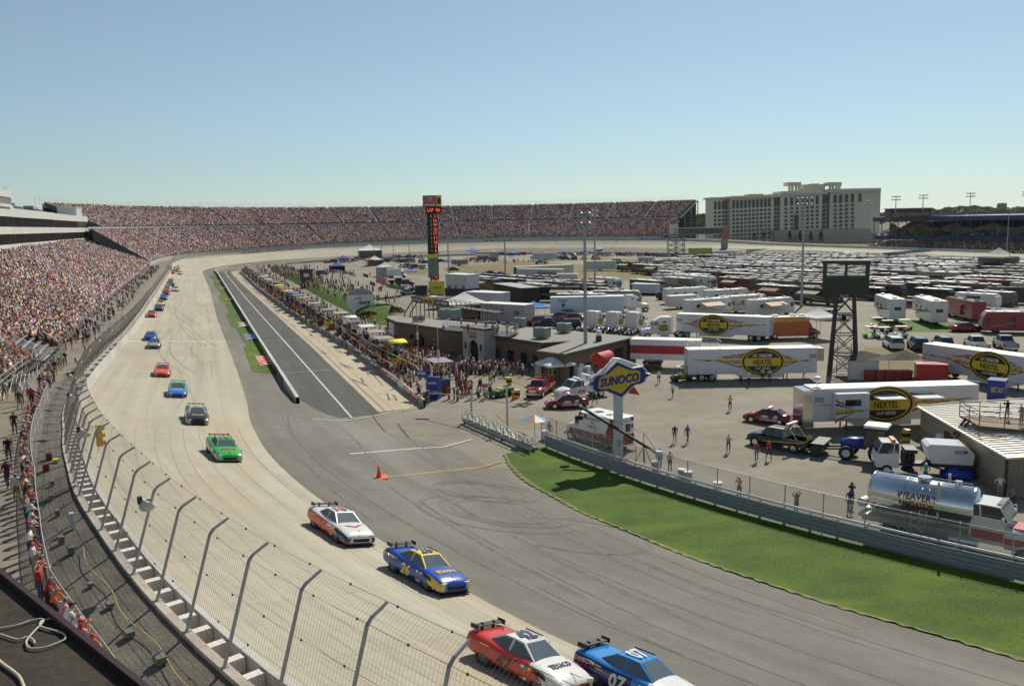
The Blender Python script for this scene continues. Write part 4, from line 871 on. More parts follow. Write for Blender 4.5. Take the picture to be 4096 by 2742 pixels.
def race_car(loc,rz,tilt,cols,num,label,near=False,hoodtxt=None,tx='white',sidetxt=None,hoodcol=None,roofcol=None):
 """cols = main, lower/side, accent"""
 r=thing('race_car',label,'racing car',(0,0,0),0,'stock cars racing toward the camera')
 r.rotation_mode='XYZ'
 fw=Vector((math.cos(rz),math.sin(rz),0));r.location=loc;r.rotation_euler=(tilt,0,rz)
 C_=lambda c:paint(c,RC[c]);m1,m2,m3=[C_(c)for c in cols];mh=C_(hoodcol or cols[0]);mr=C_(roofcol or cols[0])
 secs=[(-2.52,.84,.42,.92,0),(-2.42,.93,.24,1.0,.01),(-1.9,.97,.16,1.02,.015),(-1.35,.98,.14,.99,.01),(-.8,.97,.13,.93,.01),(.3,.97,.13,.90,.01),(.85,.97,.13,.90,.02),(1.45,.98,.14,.83,.03),(2.0,.96,.12,.74,.03),(2.35,.9,.08,.63,.02),(2.5,.78,.08,.5,0)]
 rings=[ring10(*q)for q in secs];nr=len(rings[0])
 def mf(k,i):
  if i in(3,4,5,6,7):return 0 if k<4 else(3 if k>5 else 0)
  if i in(0,11,10):return 1 if k in(0,1,2,3,4,5,6,9,8,7)and i in(0,10)else 4
  if i==11:return 4
  if k>=7 and i in(1,2,8,9):return 2
  return 1 if i in(1,9)else(1 if k<5 else 0)
 b=MB();b.loft(rings,0,True,True,True,mf)
 bb=b;b=MB();arches(b,[(1.42,1),(1.42,-1),(-1.38,1),(-1.38,-1)],.36,.975,0)
 b.box((2.47,0,.10),(.24,1.7,.03));b.build('undertray',BLACK,r);MB().box((2.50,0,.36),(.05,.95,.17)).build('grille',BLACK,r);MB().box((2.50,0,.2),(.05,1.2,.06)).build('air_intake',BLACK,r)
 o=bb.build('body',[m1,m2,m3,mh,BLACK],r)
 if near:sd=o.modifiers.new('sub','SUBSURF');sd.levels=sd.render_levels=2;o.scale=(1.012,1.03,1.03)
 cabin(r,1.0,.22,-.75,-1.62,.87,1.33,.76,.56,mr,(.5,),True,'roof',CG)
 wheels(r,[(1.42,.84),(1.42,-.84),(-1.38,.84),(-1.38,-.84)],.35,.29,paint('rim_yellow',(.5,.38,.03))if cols[0]in('cb','rb','wr')else M('rim_steel',(.12,.12,.12),.4,.6))
 wg=MB();wg.box((-2.28,0,1.18),(.32,1.42,.035));wg.box((-2.28,.72,1.18),(.42,.03,.18));wg.box((-2.28,-.72,1.18),(.42,.03,.18));wg.box((-2.3,.3,1.12),(.16,.03,.26));wg.box((-2.3,-.3,1.12),(.16,.03,.26));wg.build('rear_wing',DARK,r)
 MB().box((2.08,0,.775),(.9,.03,.012)).box((1.2,.55,.865),(.06,.35,.02)).box((1.2,-.55,.865),(.06,.35,.02)).build('hood_seam',BLACK,r);sfin=MB().box((-.3,.5,1.40),(.9,.015,.05));sfin.build('roof_rail',DARK,r)
 tc_=C_(tx)
 for sg in(1,-1):text(num,tc_,r,(-.35,sg*.99,.52),(-sg*1,0,0),(0,0,1),(.62*len(num)*.62,.52),.15,.03,.006,'door_number')
 text(num,C_('navy')if roofcol=='yellow' else tc_,r,(-.3,0,1.395),(0,-1,0)if False else(0,1,0),(-1,0,0),(.72,.8),0,.035,.006,'roof_number')
 if hoodtxt:text(hoodtxt,tc_ if tx!=cols[0]else m3,r,(1.55,0,.875),(0,1,0),(-1,0,.13),(1.05,.3),0,.03,.006,'hood_lettering')
 if sidetxt:
  for sg in(1,-1):text(sidetxt,tc_,r,(-1.9,sg*.99,.80),(-sg,0,0),(0,0,1),(.95,.16),.1,.02,.006,'side_lettering')
 if near:
  hl=MB()
  for sg in(1,-1):hl.box((2.40,sg*.62,.55),(.16,.34,.12),0,-sg*.4);hl.build('headlight',LAMPW,r)if sg<0 else None
  dc=MB();cc=[(.7,.05,.05),(.8,.6,.05),(.05,.1,.5),(.75,.75,.7)]
  for sg in(1,-1):
   for i in range(3):
    for j in range(4):MB().box((.62+i*.17,sg*.978,.30+j*.13),(.14,.02,.09)).build('sponsor_decal',paint('decal%d'%((i*3+j)%4),cc[(i*3+j)%4]),r)
   for i in range(3):MB().box((1.98+i*.13,sg*(.965-.02*i),.42-.02*i),(.1,.02,.09)).box((1.98+i*.13,sg*(.965-.02*i),.28),(.1,.02,.08)).build('sponsor_decal',paint('decal%d'%((i+1)%4),cc[(i+1)%4]),r)
   text('GOODYEAR',paint('decal1',None),r,(-1.38,sg*.99,.80),(-sg,0,0),(0,0,1),(.5,.06),0,.02,.005,'side_lettering')
  for sg in(1,):MB().box((.0,sg*.69,1.08),(.75,.02,.26)).build('window_net',BLACK,r)
  MB().tube([(.7,.6,.9),(.1,.5,1.28),(-.7,.5,1.28),(-1.2,.6,.95)],.025,5).dome((-.25,.32,.98),.14,.2,10,3).build('roll_cage',WHITE,r)
 return r
RC=dict(white=(.72,.71,.68),red=(.60,.035,.02),blue=(.015,.06,.38),lblue=(.02,.22,.62),navy=(.012,.02,.14),yellow=(.82,.60,.03),black=(.012,.012,.014),green=(.03,.45,.06),orange=(.80,.10,.02),silver=(.35,.36,.37),maroon=(.14,.015,.02),lime=(.45,.65,.03),grey=(.12,.12,.12),gold=(.55,.36,.06),cream=(.62,.56,.42))
cars=[(2558,2775,('lblue','navy','white'),'07','light blue racing car with number 07 on roof and door',1,None,'white','DIRECTV','white',None),(2106,2694,('red','red','white'),'42','red racing car with white nose and white roof behind the wire fence',1,'TEXACO','black',None,'white','white'),(1698,2317,('blue','blue','yellow'),'26','blue and yellow racing car with yellow number 26 on its door',1,'IRWIN','yellow','IRWIN',None,'yellow'),(1358,2136,('white','orange','navy'),'10','white racing car with red roof number and orange tail',1,'V','red',None,'white','white'),(893,1822,('green','green','silver'),'18','bright green racing car leading the black one',1,'INTERSTATE','red',None,None,'green'),(785,1682,('black','gold','gold'),'2','black racing car with yellow ring on the hood',1,'O','yellow',None,None,'cream'),(710,1578,('lblue','silver','navy'),'38','blue racing car with green roof and white hood letters',1,'DLP','white',None,None,'green'),(649,1499,('orange','orange','maroon'),'20','all orange racing car close to the white wall',1,None,'white',None,None,'orange'),(618,1388,('grey','white','maroon'),'9','dark grey racing car just past the white line beside the blue one',0,None,'white',None,'silver','black'),(603,1357,('blue','blue','navy'),'31','blue racing car beside the dark grey one at the white line',0,None,'white',None,None,'blue'),(607,1266,('red','red','white'),'41','red racing car alone between the blue pair and the yellow one',0,'O','white',None,None,'red'),(636,1241,('navy','silver','black'),'48','dark blue racing car right behind the lone red car',0,None,'white',None,None,'navy'),(643,1222,('yellow','blue','navy'),'66','yellow racing car with blue flanks in the train of cars',0,None,'blue',None,None,'yellow'),(654,1198,('blue','navy','silver'),'12','purple-blue racing car after the yellow one in the train',0,None,'white',None,None,'blue'),(664,1178,('maroon','grey','silver'),'88','dark maroon racing car ahead of the purple-blue one',0,None,'white',None,None,'maroon'),(668,1164,('red','white','white'),'9','red and white racing car nose to tail with the lime one',0,None,'white',None,None,'red'),(673,1155,('lime','green','white'),'5','lime yellow racing car squeezed in the middle of the train',0,None,'red',None,None,'lime'),(676,1143,('silver','black','grey'),'1','silver and black racing car behind the lime one',0,None,'white',None,None,'black'),(688,1146,('navy','white','silver'),'24','dark navy racing car on the infield side of the train',0,None,'white',None,None,'navy'),(704,1164,('white','red','silver'),'99','white racing car apart from the train on the infield side',0,None,'red',None,None,'white'),(683,1129,('red','red','orange'),'8','bright red racing car running alone before the far turn',0,None,'white',None,None,'red'),(691,1094,('red','white','white'),'17','red-white racing car by the wall in the farthest pack',0,None,'white',None,None,'white'),(720,1097,('white','maroon','silver'),'29','white-maroon racing car lowest on the track in the farthest pack',0,None,'black',None,None,'white'),(708,1087,('orange','white','white'),'22','orange-white racing car in the middle of the farthest pack',0,None,'black',None,None,'orange'),(698,1080,('white','silver','silver'),'83','pale silver racing car in the farthest pack by the wall',0,None,'black',None,None,'white'),(711,1074,('cream','red','white'),'19','cream and red racing car at the very back of the farthest pack',0,None,'red',None,None,'cream')]
for px,py,cols,num,lbl,near,ht,tx,sd,hc,rc in cars:
 p=T(px,py);s,R=so(p.x,p.y);sl_=math.atan2(tz(s,R+1)-tz(s,R-1),2)if R>Ri(s)else math.atan2(Zi(s),AW(s))
 race_car((p.x,p.y,tz(s,R)),tang(s)+PI,-sl_,cols,num,lbl,bool(near),ht,tx,sd,hc,rc)
def loft_body(parent,secs,mat,arch,r,w,name='body'):
 b=MB();b.loft([ring10(*q)for q in secs],0,True);arches(b,arch,r,w,1);return b.build(name,[mat,BLACK],parent)
def lamps(r,xf,xr,y,zf,zr,s=(.06,.34,.14)):
 for sg in(1,-1):
  MB().box((xf,sg*y,zf),s).build('headlight',LAMPW,r);MB().box((xr,sg*y,zr),(.05,.2,.24)).build('tail_light',LAMPR,r)
def sedan(parts=True,mat=OBJP):
 r=thing('parked_car',None,'car')
 loft_body(r,[(-2.38,.72,.35,.82,0),(-2.25,.86,.25,.98,.02),(-1.6,.91,.2,1.02,.02),(-.7,.92,.18,.97,.01),(.7,.92,.18,.95,.01),(1.1,.92,.19,.94,.02),(1.8,.9,.2,.84,.03),(2.25,.82,.24,.7,.02),(2.4,.7,.28,.58,0)],mat,[(1.45,1),(1.45,-1),(-1.4,1),(-1.4,-1)],.33,.92)
 cabin(r,1.15,.38,-.95,-1.75,.93,1.44,.80,.58,mat,(.3,.62))
 wheels(r,[(1.45,.82),(1.45,-.82),(-1.4,.82),(-1.4,-.82)],.33,.22,None,parts);lamps(r,2.28,-2.3,.62,.64,.82)
 MB().box((2.40,0,.5),(.04,.8,.16)).build('grille',DARK,r);return r
def suv():
 r=thing('parked_suv',None,'suv')
 loft_body(r,[(-2.4,.84,.42,1.0,0),(-2.3,.92,.36,1.12,.01),(-1.4,.95,.32,1.13,.01),(.9,.95,.3,1.12,.01),(1.2,.95,.3,1.12,.02),(1.95,.93,.34,1.04,.03),(2.35,.86,.38,.92,.02),(2.42,.8,.42,.75,0)],OBJP,[(1.5,1),(1.5,-1),(-1.45,1),(-1.45,-1)],.38,.95)
 cabin(r,1.3,.62,-2.1,-2.34,1.1,1.78,.86,.70,OBJP,(.27,.58))
 wheels(r,[(1.5,.84),(1.5,-.84),(-1.45,.84),(-1.45,-.84)],.38,.25,None,False);lamps(r,2.36,-2.38,.68,.82,1.0)
 MB().box((2.42,0,.72),(.05,.85,.22)).build('grille',CHROME,r)
 MB().bar((.4,.62,1.86),(-1.9,.62,1.86),.04).bar((.4,-.62,1.86),(-1.9,-.62,1.86),.04).build('roof_rack',DARK,r);return r
def minivan():
 r=thing('parked_minivan',None,'minivan')
 loft_body(r,[(-2.5,.84,.38,.95,0),(-2.42,.94,.3,1.08,.01),(-1,.97,.24,1.06,.01),(1.2,.97,.24,1.04,.01),(1.9,.94,.26,.92,.04),(2.4,.84,.3,.72,.02),(2.48,.74,.34,.6,0)],OBJP,[(1.6,1),(1.6,-1),(-1.5,1),(-1.5,-1)],.34,.97)
 cabin(r,1.85,.75,-2.2,-2.46,1.02,1.72,.88,.70,OBJP,(.3,.62))
 wheels(r,[(1.6,.86),(1.6,-.86),(-1.5,.86),(-1.5,-.86)],.34,.22,None,False);lamps(r,2.35,-2.48,.66,.7,1.1);return r
def pickup(mat=OBJP,kind='parked_pickup',rims=False):
 r=thing(kind,None,'pickup truck')
 loft_body(r,[(-.75,.98,.4,1.15,.0),(-.7,.99,.4,1.2,.01),(1.3,.99,.38,1.2,.01),(1.5,.99,.38,1.2,.03),(2.3,.96,.42,1.14,.04),(2.75,.9,.46,1.02,.02),(2.85,.86,.5,.85,0)],mat,[(1.95,1),(1.95,-1)],.42,.99)
 cabin(r,1.6,.95,-.35,-.72,1.18,1.86,.88,.70,mat,(.52,))
 b=MB();b.box((-1.82,.93,.87),(2.2,.12,.62));b.box((-1.82,-.93,.87),(2.2,.12,.62));b.box((-2.87,0,.87),(.1,1.74,.62));b.box((-1.82,0,.6),(2.1,1.76,.1));arches(b,[(-1.75,1),(-1.75,-1)],.42,.99,1);b.build('bed',[mat,BLACK],r)
 wheels(r,[(1.95,.86),(1.95,-.86),(-1.75,.86),(-1.75,-.86)],.42,.26,None,rims);lamps(r,2.74,-2.93,.74,.92,.9,(.1,.3,.2))
 MB().box((2.87,0,.86),(.07,.95,.32)).build('grille',CHROME,r);MB().box((2.9,0,.52),(.14,1.85,.2)).box((-3.0,0,.5),(.14,1.8,.18)).build('bumper',CHROME,r)
 for sg in(1,-1):MB().box((1.25,sg*1.1,1.27),(.12,.2,.2)).build('mirror',DARK,r)
 return r
def windows_flat(parent,xs,y,z,h,w_,name='window',mat=GLASS):
 for x in xs:
  for sg in(1,-1):MB().box((x,sg*y,z),(w_,.03,h)).build(name,mat,parent)
def swoosh(parent,L_,y,cols,seed):
 """painted side graphics of a motorhome: tapering wavy bands lying on the side panels"""
 rd=random.Random(seed)
 for k,c in enumerate(cols):
  a=rd.uniform(.55,.95)+k*.42;amp=rd.uniform(.2,.55);x0,x1=-L_*.5+.35,L_*.5-1.0
  for sg in(1,-1):
   vs=[];n=14
   for i in range(n+1):
    t=i/n;x=x0+(x1-x0)*t;z=1.0+a+amp*math.sin((1-t)*2.2+k)-.9*t;wd=.04+.26*math.sin(PI*min(1,t*.9+.08))**1.5*(1-k*.25)
    z=max(.75,min(2.6,z));vs+=[(x,sg*y,z+wd/2),(x,sg*y,z-wd/2)]
   MB().add(vs,[(2*i,2*i+1,2*i+3,2*i+2)for i in range(n)]).build('side_stripe',c,parent)
def rv_roof(parent,L_,z,n=3,seed=0,dark=False):
 rd=random.Random(seed)
 for k in range(n):
  x=-L_*.38+L_*.8*k/max(1,n-1)*.9;MB().box((x,rd.uniform(-.25,.25),z+.13),(.95,.68,.26),0,0,.8).build('air_conditioner',BLACK if dark else WHITER,parent,bevel=.05)
 for k in range(3):MB().box((rd.uniform(-L_*.4,L_*.35),rd.choice((-.6,.6)),z+.06),(.42,.42,.12),0,0,.85).build('roof_vent',rd.choice((BLACK,WHITER,GREYP)),parent)
 if seed%3==0:MB().cyl((-L_*.2,.3,z),(-L_*.2,.3,z+.35),.04).dome((-L_*.2,.3,z+.3),.38,.34,10,3).build('satellite_dish',WHITER,parent)
def motorhome(L_=12,H=3.65,seed=0,roof=WHITER,stripes=None,awning=None,slide=True,dark=False):
 r=thing('motorhome',None,'motorhome');h=L_/2;w_=1.26
 b=MB();prof=[(-h,.45),(h-.25,.45),(h,.9),(h+.02,1.5),(h-.12,2.6),(h-.38,H-.35),(h-.75,H-.02),(-h,H-.02)]
 for sg in(1,):b.prism(prof,-w_,w_,'Y',0)
 b.build('body',OBJP,r,bevel=.07)
 ro=MB();ro.box((-.35,0,H+.03),(L_-.85,2*w_-.12,.10));ro.build('roof',roof,r)
 q=[Vector((h+.03,-w_*.9,1.5)),Vector((h+.03,w_*.9,1.5)),Vector((h-.13,w_*.88,2.72)),Vector((h-.13,-w_*.88,2.72))];MB().sheet(*q,t=.05).build('windshield',M('rv_windshield',(.10,.17,.18),.08,0,.1,1,spec=.9),r)
 windows_flat(r,(-h*.62,-h*.18,h*.3),w_+.008,2.35,.62,.95);windows_flat(r,(h*.86,),w_+.008,2.2,.8,.8)
 MB().box((h*.58,-w_-.01,1.75),(.8,.03,2.1)).build('entry_door',OBJP,r)
 if stripes:swoosh(r,L_,w_+.022,stripes,seed)
 wheels(r,[(h*.62,w_-.16),(h*.62,-w_+.16),(-h*.45,w_-.16),(-h*.45,-w_+.16)],.46,.3,None,False)
 rv_roof(r,L_,H+.06,3,seed,dark)
 if slide:MB().box((-h*.1,w_+.22,1.95),(3.3,.5,1.9)).build('slide_out',OBJP,r,bevel=.03)
 if awning:MB().sheet((-h*.55,-w_-.02,H-.45),(h*.35,-w_-.02,H-.45),(h*.35,-w_-2.3,H-1.15),(-h*.55,-w_-2.3,H-1.15),.04).bar((-h*.55,-w_-2.25,H-1.15),(-h*.55,-w_,1.2),.05).bar((h*.35,-w_-2.25,H-1.15),(h*.35,-w_,1.2),.05).build('awning',awning,r)
 for sg in(1,-1):MB().box((h+.05,sg*w_*.82,1.05),(.06,.3,.22)).build('headlight',LAMPW,r);MB().bar((h-.1,sg*w_,2.5),(h+.25,sg*(w_+.22),2.3),.06).box((h+.25,sg*(w_+.24),2.15),(.1,.14,.36)).build('mirror',DARK,r)
 MB().box((h+.03,0,1.05),(.05,1.3,.4)).build('grille',DARK,r)
 return r
def trailer_rv(L_=8.5,H=3.1,seed=0,stripes=None,fifth=False):
 r=thing('travel_trailer',None,'camper trailer');h=L_/2;w_=1.22
 prof=[(-h,.55),(h-.3,.55),(h,1.1),(h-.1,H-.7),(h-.6,H),(-h,H)]if not fifth else[(-h,.6),(h-2.2,.6),(h-2.2,1.55),(h-.3,1.55),(h,2.2),(h-.5,H),(-h,H)]
 MB().prism(prof,-w_,w_,'Y',0).build('body',OBJP,r,bevel=.06);MB().box((-.3,0,H+.03),(L_-.8,2*w_-.15,.07)).build('roof',WHITER,r)
 windows_flat(r,(-h*.55,h*.05,h*.5),w_+.008,H*.62,.55,.8);MB().box((-h*.85+.6,-w_-.01,1.6),(.7,.03,1.9)).build('entry_door',GREYP,r)
 MB().box((-h-.01,0,H*.62),(.03,1.0,.5)).build('window',GLASS,r)
 if stripes:swoosh(r,L_+.6,w_+.022,stripes,seed+5)
 wheels(r,[(-.5,w_-.12),(.4,w_-.12),(-.5,-w_+.12),(.4,-w_+.12)],.36,.24,None,False);rv_roof(r,L_,H+.05,2,seed+1)
 MB().bar((h-.2,0,.6),(h+1.1,0,.6),.12).build('hitch',DARK,r);return r
def cargo(L_=7,H=2.9,mat=OBJP,name='cargo_trailer',door=True):
 r=thing(name,None,'trailer');h=L_/2;MB().box((0,0,(H+.5)/2),(L_,2.5,H-.5)).build('body',mat,r,bevel=.04)
 MB().box((0,0,H+.03),(L_-.1,2.4,.06)).build('roof',WHITER,r);wheels(r,[(-.45,1.12),(.45,1.12),(-.45,-1.12),(.45,-1.12)],.38,.24,None,False)
 MB().bar((h,0,.5),(h+1.2,0,.5),.14).build('hitch',DARK,r)
 if door:MB().box((-h-.012,0,H/2+.3),(.03,2.2,H-.9)).build('rear_door',mat,r)
 return r
def golf_cart():
 r=thing('golf_cart',None,'golf cart');b=MB();b.loft([ring10(-1.2,.55,.3,.62),ring10(-1.0,.6,.26,.8),ring10(-.2,.6,.25,.78),ring10(0,.6,.25,.34),ring10(.55,.6,.25,.36),ring10(.8,.58,.25,.85),ring10(1.15,.5,.3,.62)],0).build('body',OBJP,r)
 MB().box((-.45,0,.86),(.5,1.0,.12)).box((-.72,0,1.1),(.1,1.0,.42)).build('seat',BLACK,r);MB().box((-.15,0,1.86),(1.9,1.2,.06)).build('roof',M('cart_roof',(.65,.60,.48),.5),r)
 m_=MB();[m_.bar(a,c,.035)for a,c in(((.75,.5,.8),(.6,.5,1.84)),((.75,-.5,.8),(.6,-.5,1.84)),((-.95,.5,.75),(-.9,.5,1.84)),((-.95,-.5,.75),(-.9,-.5,1.84)))];m_.build('roof_post',DARK,r)
 wheels(r,[(.8,.5),(.8,-.5),(-.8,.5),(-.8,-.5)],.22,.16,None,False);return r
def canopy(w_=3,h=2.2,peak=.9,mat=None,walls=0,kind='canopy_tent'):
 r=thing(kind,None,'tent');a=w_/2;mat=mat or CLOTH
 b=MB();rg=[]
 for t,k in((0,1.0),(.35,.62),(.7,.28),(1,.015)):rg.append([Vector((sx*a*k,sy*a*k,h+peak*(t**1.25)))for sx,sy in((-1,-1),(0,-1),(1,-1),(1,0),(1,1),(0,1),(-1,1),(-1,0))])
 b.loft([[v-Vector((0,0,.22))for v in rg[0]]]+rg,0,False,True,False);b.build('canopy',mat,r)
 lg=MB();[MB().cyl((sx*(a-.05),sy*(a-.05),0),(sx*(a-.05),sy*(a-.05),h),.025,.025,5).build('leg',GALV,r)for sx in(1,-1)for sy in(1,-1)]
 if walls:
  for k in range(walls):x0,y0,x1,y1=[(-a,a,a,a),(a,-a,a,a),(-a,-a,-a,a)][k];MB().sheet((x0,y0,0),(x1,y1,0),(x1,y1,h),(x0,y0,h),.02).build('side_wall',mat,r)
 return r
def semi_trailer(L_=16.1,H=4.08,mat=WHITE,kind='semi_trailer',z0=1.0,axle=(-6.2,-4.9),stripe=None,bellyL=None):
 r=thing(kind,None,'trailer');MB().box((0,0,(z0+H)/2),(L_,2.58,H-z0)).build('body',mat,r,bevel=.03);MB().box((0,0,H+.015),(L_-.06,2.54,.03)).build('roof',WHITER,r)
 if bellyL:MB().box((bellyL[0],0,(z0+.35)/2+.1),(bellyL[1],2.54,z0-.35)).build('belly_box',mat,r)
 wheels(r,[(x,sg*1.12)for x in axle for sg in(1,-1)],.5,.3,None,True);b=MB();b.box((axle[0]/2+axle[1]/2,0,.75),(2.6,1.9,.3));b.bar((L_*.28,.7,0),(L_*.28,.7,1),.12).bar((L_*.28,-.7,0),(L_*.28,-.7,1),.12);b.build('landing_gear',DARK,r)
 for sg in(1,-1):MB().box((-L_/2-.02,sg*1.1,z0+.1),(.04,.2,.12)).build('tail_light',LAMPR,r)
 return r
def tractor_unit(mat=WHITE,kind='tractor_truck',sleeper=True,day=None):
 """conventional long-nose truck, front at +x, fifth wheel behind"""
 r=thing(kind,None,'truck')
 b=MB();b.loft([ring10(1.4,.95,.75,1.95,.03),ring10(2.4,.92,.7,1.85,.03),ring10(3.1,.85,.62,1.68,.02),ring10(3.35,.78,.6,1.45,0)],0);b.box((.55,0,1.65),(1.75,2.1,1.5));b.build('hood',mat,r,bevel=.04)
 cabin(r,1.62,1.18,-.2,-.25,2.3,3.05,1.03,.98,mat,(.75,),False,'cab')
 if sleeper:
  b=MB();b.loft([[Vector((x,sy*wd,z))for sy,z in((-1,.95),(1,.95),(1,zt),(.85,zt+.12),(-.85,zt+.12),(-1,zt))]for x,wd,zt in((1.1,.9,3.05),(.6,1.0,3.35),(-.1,1.14,3.7),(-1.3,1.16,3.72),(-1.75,1.14,3.7))],0,False);b.build('sleeper',mat,r)
  for sg in(1,-1):MB().box((-.5,sg*1.17,2.95),(.5,.03,.3)).build('sleeper_window',GLASS,r)
 MB().box((-3.1,0,.85),(4.4,.9,.22)).box((-3.6,0,1.05),(1.1,1.0,.12)).build('chassis',DARK,r)
 for sg in(1,-1):
  MB().cyl((.2,sg*1.0,.72),(-1.3,sg*1.0,.72),.31,.31,12).build('fuel_tank',CHROME,r);MB().cyl((-1.95,sg*1.05,.9),(-1.95,sg*1.05,3.9),.085,.085,8).build('exhaust_stack',CHROME,r)
  MB().bar((1.3,sg*1.05,2.3),(1.45,sg*1.4,2.35),.04).box((1.42,sg*1.42,2.35),(.12,.16,.6)).build('mirror',CHROME,r)
  f=MB();[f.loft([[Vector((x0+.62*math.cos(a),sg*y,.52+.62*math.sin(a)))for y in(.72,1.24)]+[Vector((x0+.58*math.cos(a),sg*y,.52+.58*math.sin(a)))for y in(1.24,.72)]for a in np.linspace(.35,PI-.35,8)],0,True)for x0 in(-3.2,-4.5)];f.build('fender',CHROME,r)
  f=MB();f.loft([[Vector((2.45+.64*math.cos(a),sg*y,.52+.64*math.sin(a)))for y in(.8,1.22)]+[Vector((2.45+.58*math.cos(a),sg*y,.52+.58*math.sin(a)))for y in(1.22,.8)]for a in np.linspace(-.1,PI-.1,9)],0,True);f.build('fender',mat,r);MB().box((3.05,sg*.9,1.05),(.16,.26,.26)).build('headlight',LAMPW,r)
 MB().box((3.37,0,1.12),(.06,1.05,.85)).build('grille',CHROME,r);MB().box((3.42,0,.55),(.2,2.3,.34)).build('bumper',CHROME,r)
 wheels(r,[(2.45,1.0),(2.45,-1.0),(-3.2,.98),(-3.2,-.98),(-4.5,.98),(-4.5,-.98)],.52,.34,None,True);return r
def ellipse_pts(a,b_,n=36):return[(a*math.cos(2*PI*i/n),b_*math.sin(2*PI*i/n))for i in range(n)]
BG_Y,BG_B,BG_W,BG_R=M('badge_yellow',(.72,.50,.03),.4,0,.05),M('badge_black',(.02,.018,.015),.4),M('badge_white',(.75,.74,.72),.4,0,.04),M('badge_red',(.48,.04,.03),.4)
def badge(parent,x,z,y,sg,s=1.0):
 """round-ended oval series badge on the side: black oval, yellow ring and band, three lines of writing"""
 X,Y=Vector((-sg,0,0)),Vector((0,0,1));nv=Vector((0,sg,0))
 def ov(a,b_,m_,off,z0=-9,z1=9):
  vs=[Vector((x,y*sg,z))+X*(p*s*1.18)+Y*(max(z0,min(z1,q))*s)+nv*off for p,q in ellipse_pts(a,b_)];MB().add(vs,[tuple(range(len(vs)))]).build('badge',m_,parent)
 ov(1.85,1.42,BG_Y,.010);ov(1.72,1.31,BG_B,.014);ov(1.55,1.17,BG_Y,.018);ov(1.47,1.10,BG_B,.022);ov(1.47,1.10,BG_Y,.026,-.42,.36)
 o=Vector((x,y*sg,z))+nv*.03
 text('NASCAR',BG_W,parent,o+Y*.62*s+X*.25*s,X,Y,(1.25*s,.34*s),.25,.03);text('NEXTEL',BG_B,parent,o-Y*.03*s,X,Y,(1.9*s,.50*s),0,.03);text('CUP SERIES',BG_W,parent,o-Y*.66*s,X,Y,(1.5*s,.25*s),.2,.02)
 for i,c in enumerate((BG_Y,BG_Y,BG_Y,BG_Y,BG_R,BG_R)):
  a=o+X*((-.98+i*.11)*s)+Y*.62*s;MB().add([a+X*v[0]*s+Y*v[1]*s for v in((-.04,-.17),(.03,-.17),(.09,.17),(.02,.17))],[(0,1,2,3)]).build('badge_bar',c,parent)
def streaks(parent,x0,x1,z0,z1,y,sg,seed,cols=None):
 """torn paint streaks running outward from the badge"""
 rd=random.Random(seed)
 for k,(c,dz,wd,f)in enumerate((cols or((BG_B,-.05,.5,1),(BG_Y,-.02,.30,.96),(BG_B,.55,.22,.5),(BG_R,.85,.26,.55),(BG_R,-.75,.26,.6)))):
  n=26;vs=[];xe=x0+(x1-x0)*f
  for i in range(n+1):
   t=i/n;x=x0+(xe-x0)*t;zc=z0+(z1-z0)*t+dz*(1-.4*t)*(1 if abs(dz)<.3 else(1-t)**.7*1.0+.3);w2=wd*(1-t)**.8*.9+.02
   vs+=[(x,sg*y+sg*.004*k,zc+w2/2+rd.uniform(-.05,.05)),(x,sg*y+sg*.004*k,zc-w2/2+rd.uniform(-.05,.05))]
  MB().add(vs,[(2*i,2*i+1,2*i+3,2*i+2)for i in range(n)]).build('side_stripe',c,parent)
def at(px,py):return G(px,py,0)
def hd(p,q):a,b=at(*p),at(*q);return math.atan2(b.y-a.y,b.x-a.x)
def series_trailer(lbl,a,b,flip=.5,badge_x=.3,variant=0,kind='team_trailer'):
 """a, b: ground pixels under the near-side rear and front"""
 A,B=at(*a),at(*b);d=(B-A).normalized();n=Vector((-d.y,d.x,0));n=n if n.y>0 else-n;c=(A+B)/2+n*1.29 if flip!=0 else A+d*8.1+n*1.29;rz=math.atan2(d.y,d.x)
 sg=-1 if n.dot(Vector((-math.sin(rz),math.cos(rz),0)))>0 else 1
 t=semi_trailer(16.15,4.1,M('trailer_silver_white',(.66,.66,.68),.3,.1,.06),kind,.95,(-6.3,-5.0),None,(1.2,5.5));t.location=c;t.rotation_euler=(0,0,rz);tag(t,lbl,'trailer','race series trailers with oval badges')
 bx=badge_x*16.15/2
 streaks(t,bx-1.5*1,-7.6,2.45,2.9,1.305,sg,3+variant);streaks(t,bx+1.5,7.6,2.45,2.6,1.305,sg,9+variant);badge(t,bx,2.47,1.325,sg,1.27)
 MB().box((7.5,sg*1.31,3.1),(.9,.04,.5)).build('side_hatch',GREYP,t);MB().box((-6.9,sg*1.31,1.6),(.03,.03,1)).build('side_hatch',GREYP,t)
 return t,sg
t1,sg1=series_trailer('white trailer with oval series badge between the observation tower and the red-banded trailer',(2745,1528),(3272,1520),1,.16,0)
MB().box((8.55,0,3.2),(.9,2.0,1.6)).build('nose_cabinet',M('cream_panel',(.55,.5,.36),.5),t1)
rl=MB()
for x in np.arange(-7.9,-3.8,1.3):
 for y in(1.15,-1.15):rl.cyl((x,y,4.1),(x,y,5.1),.025,.025,5)
for z in(4.6,5.1):
 for y in(1.15,-1.15):rl.bar((-7.9,y,z),(-3.9,y,z),.04)
 rl.bar((-7.9,1.15,z),(-7.9,-1.15,z),.04);rl.bar((-3.9,1.15,z),(-3.9,-1.15,z),.04)
rl.build('roof_railing',GALV,t1)
t2,sg2=series_trailer('white trailer with the oval series badge hitched behind the white tractor in the back row',(3150,1372),(2640,1345),1,.17,4)
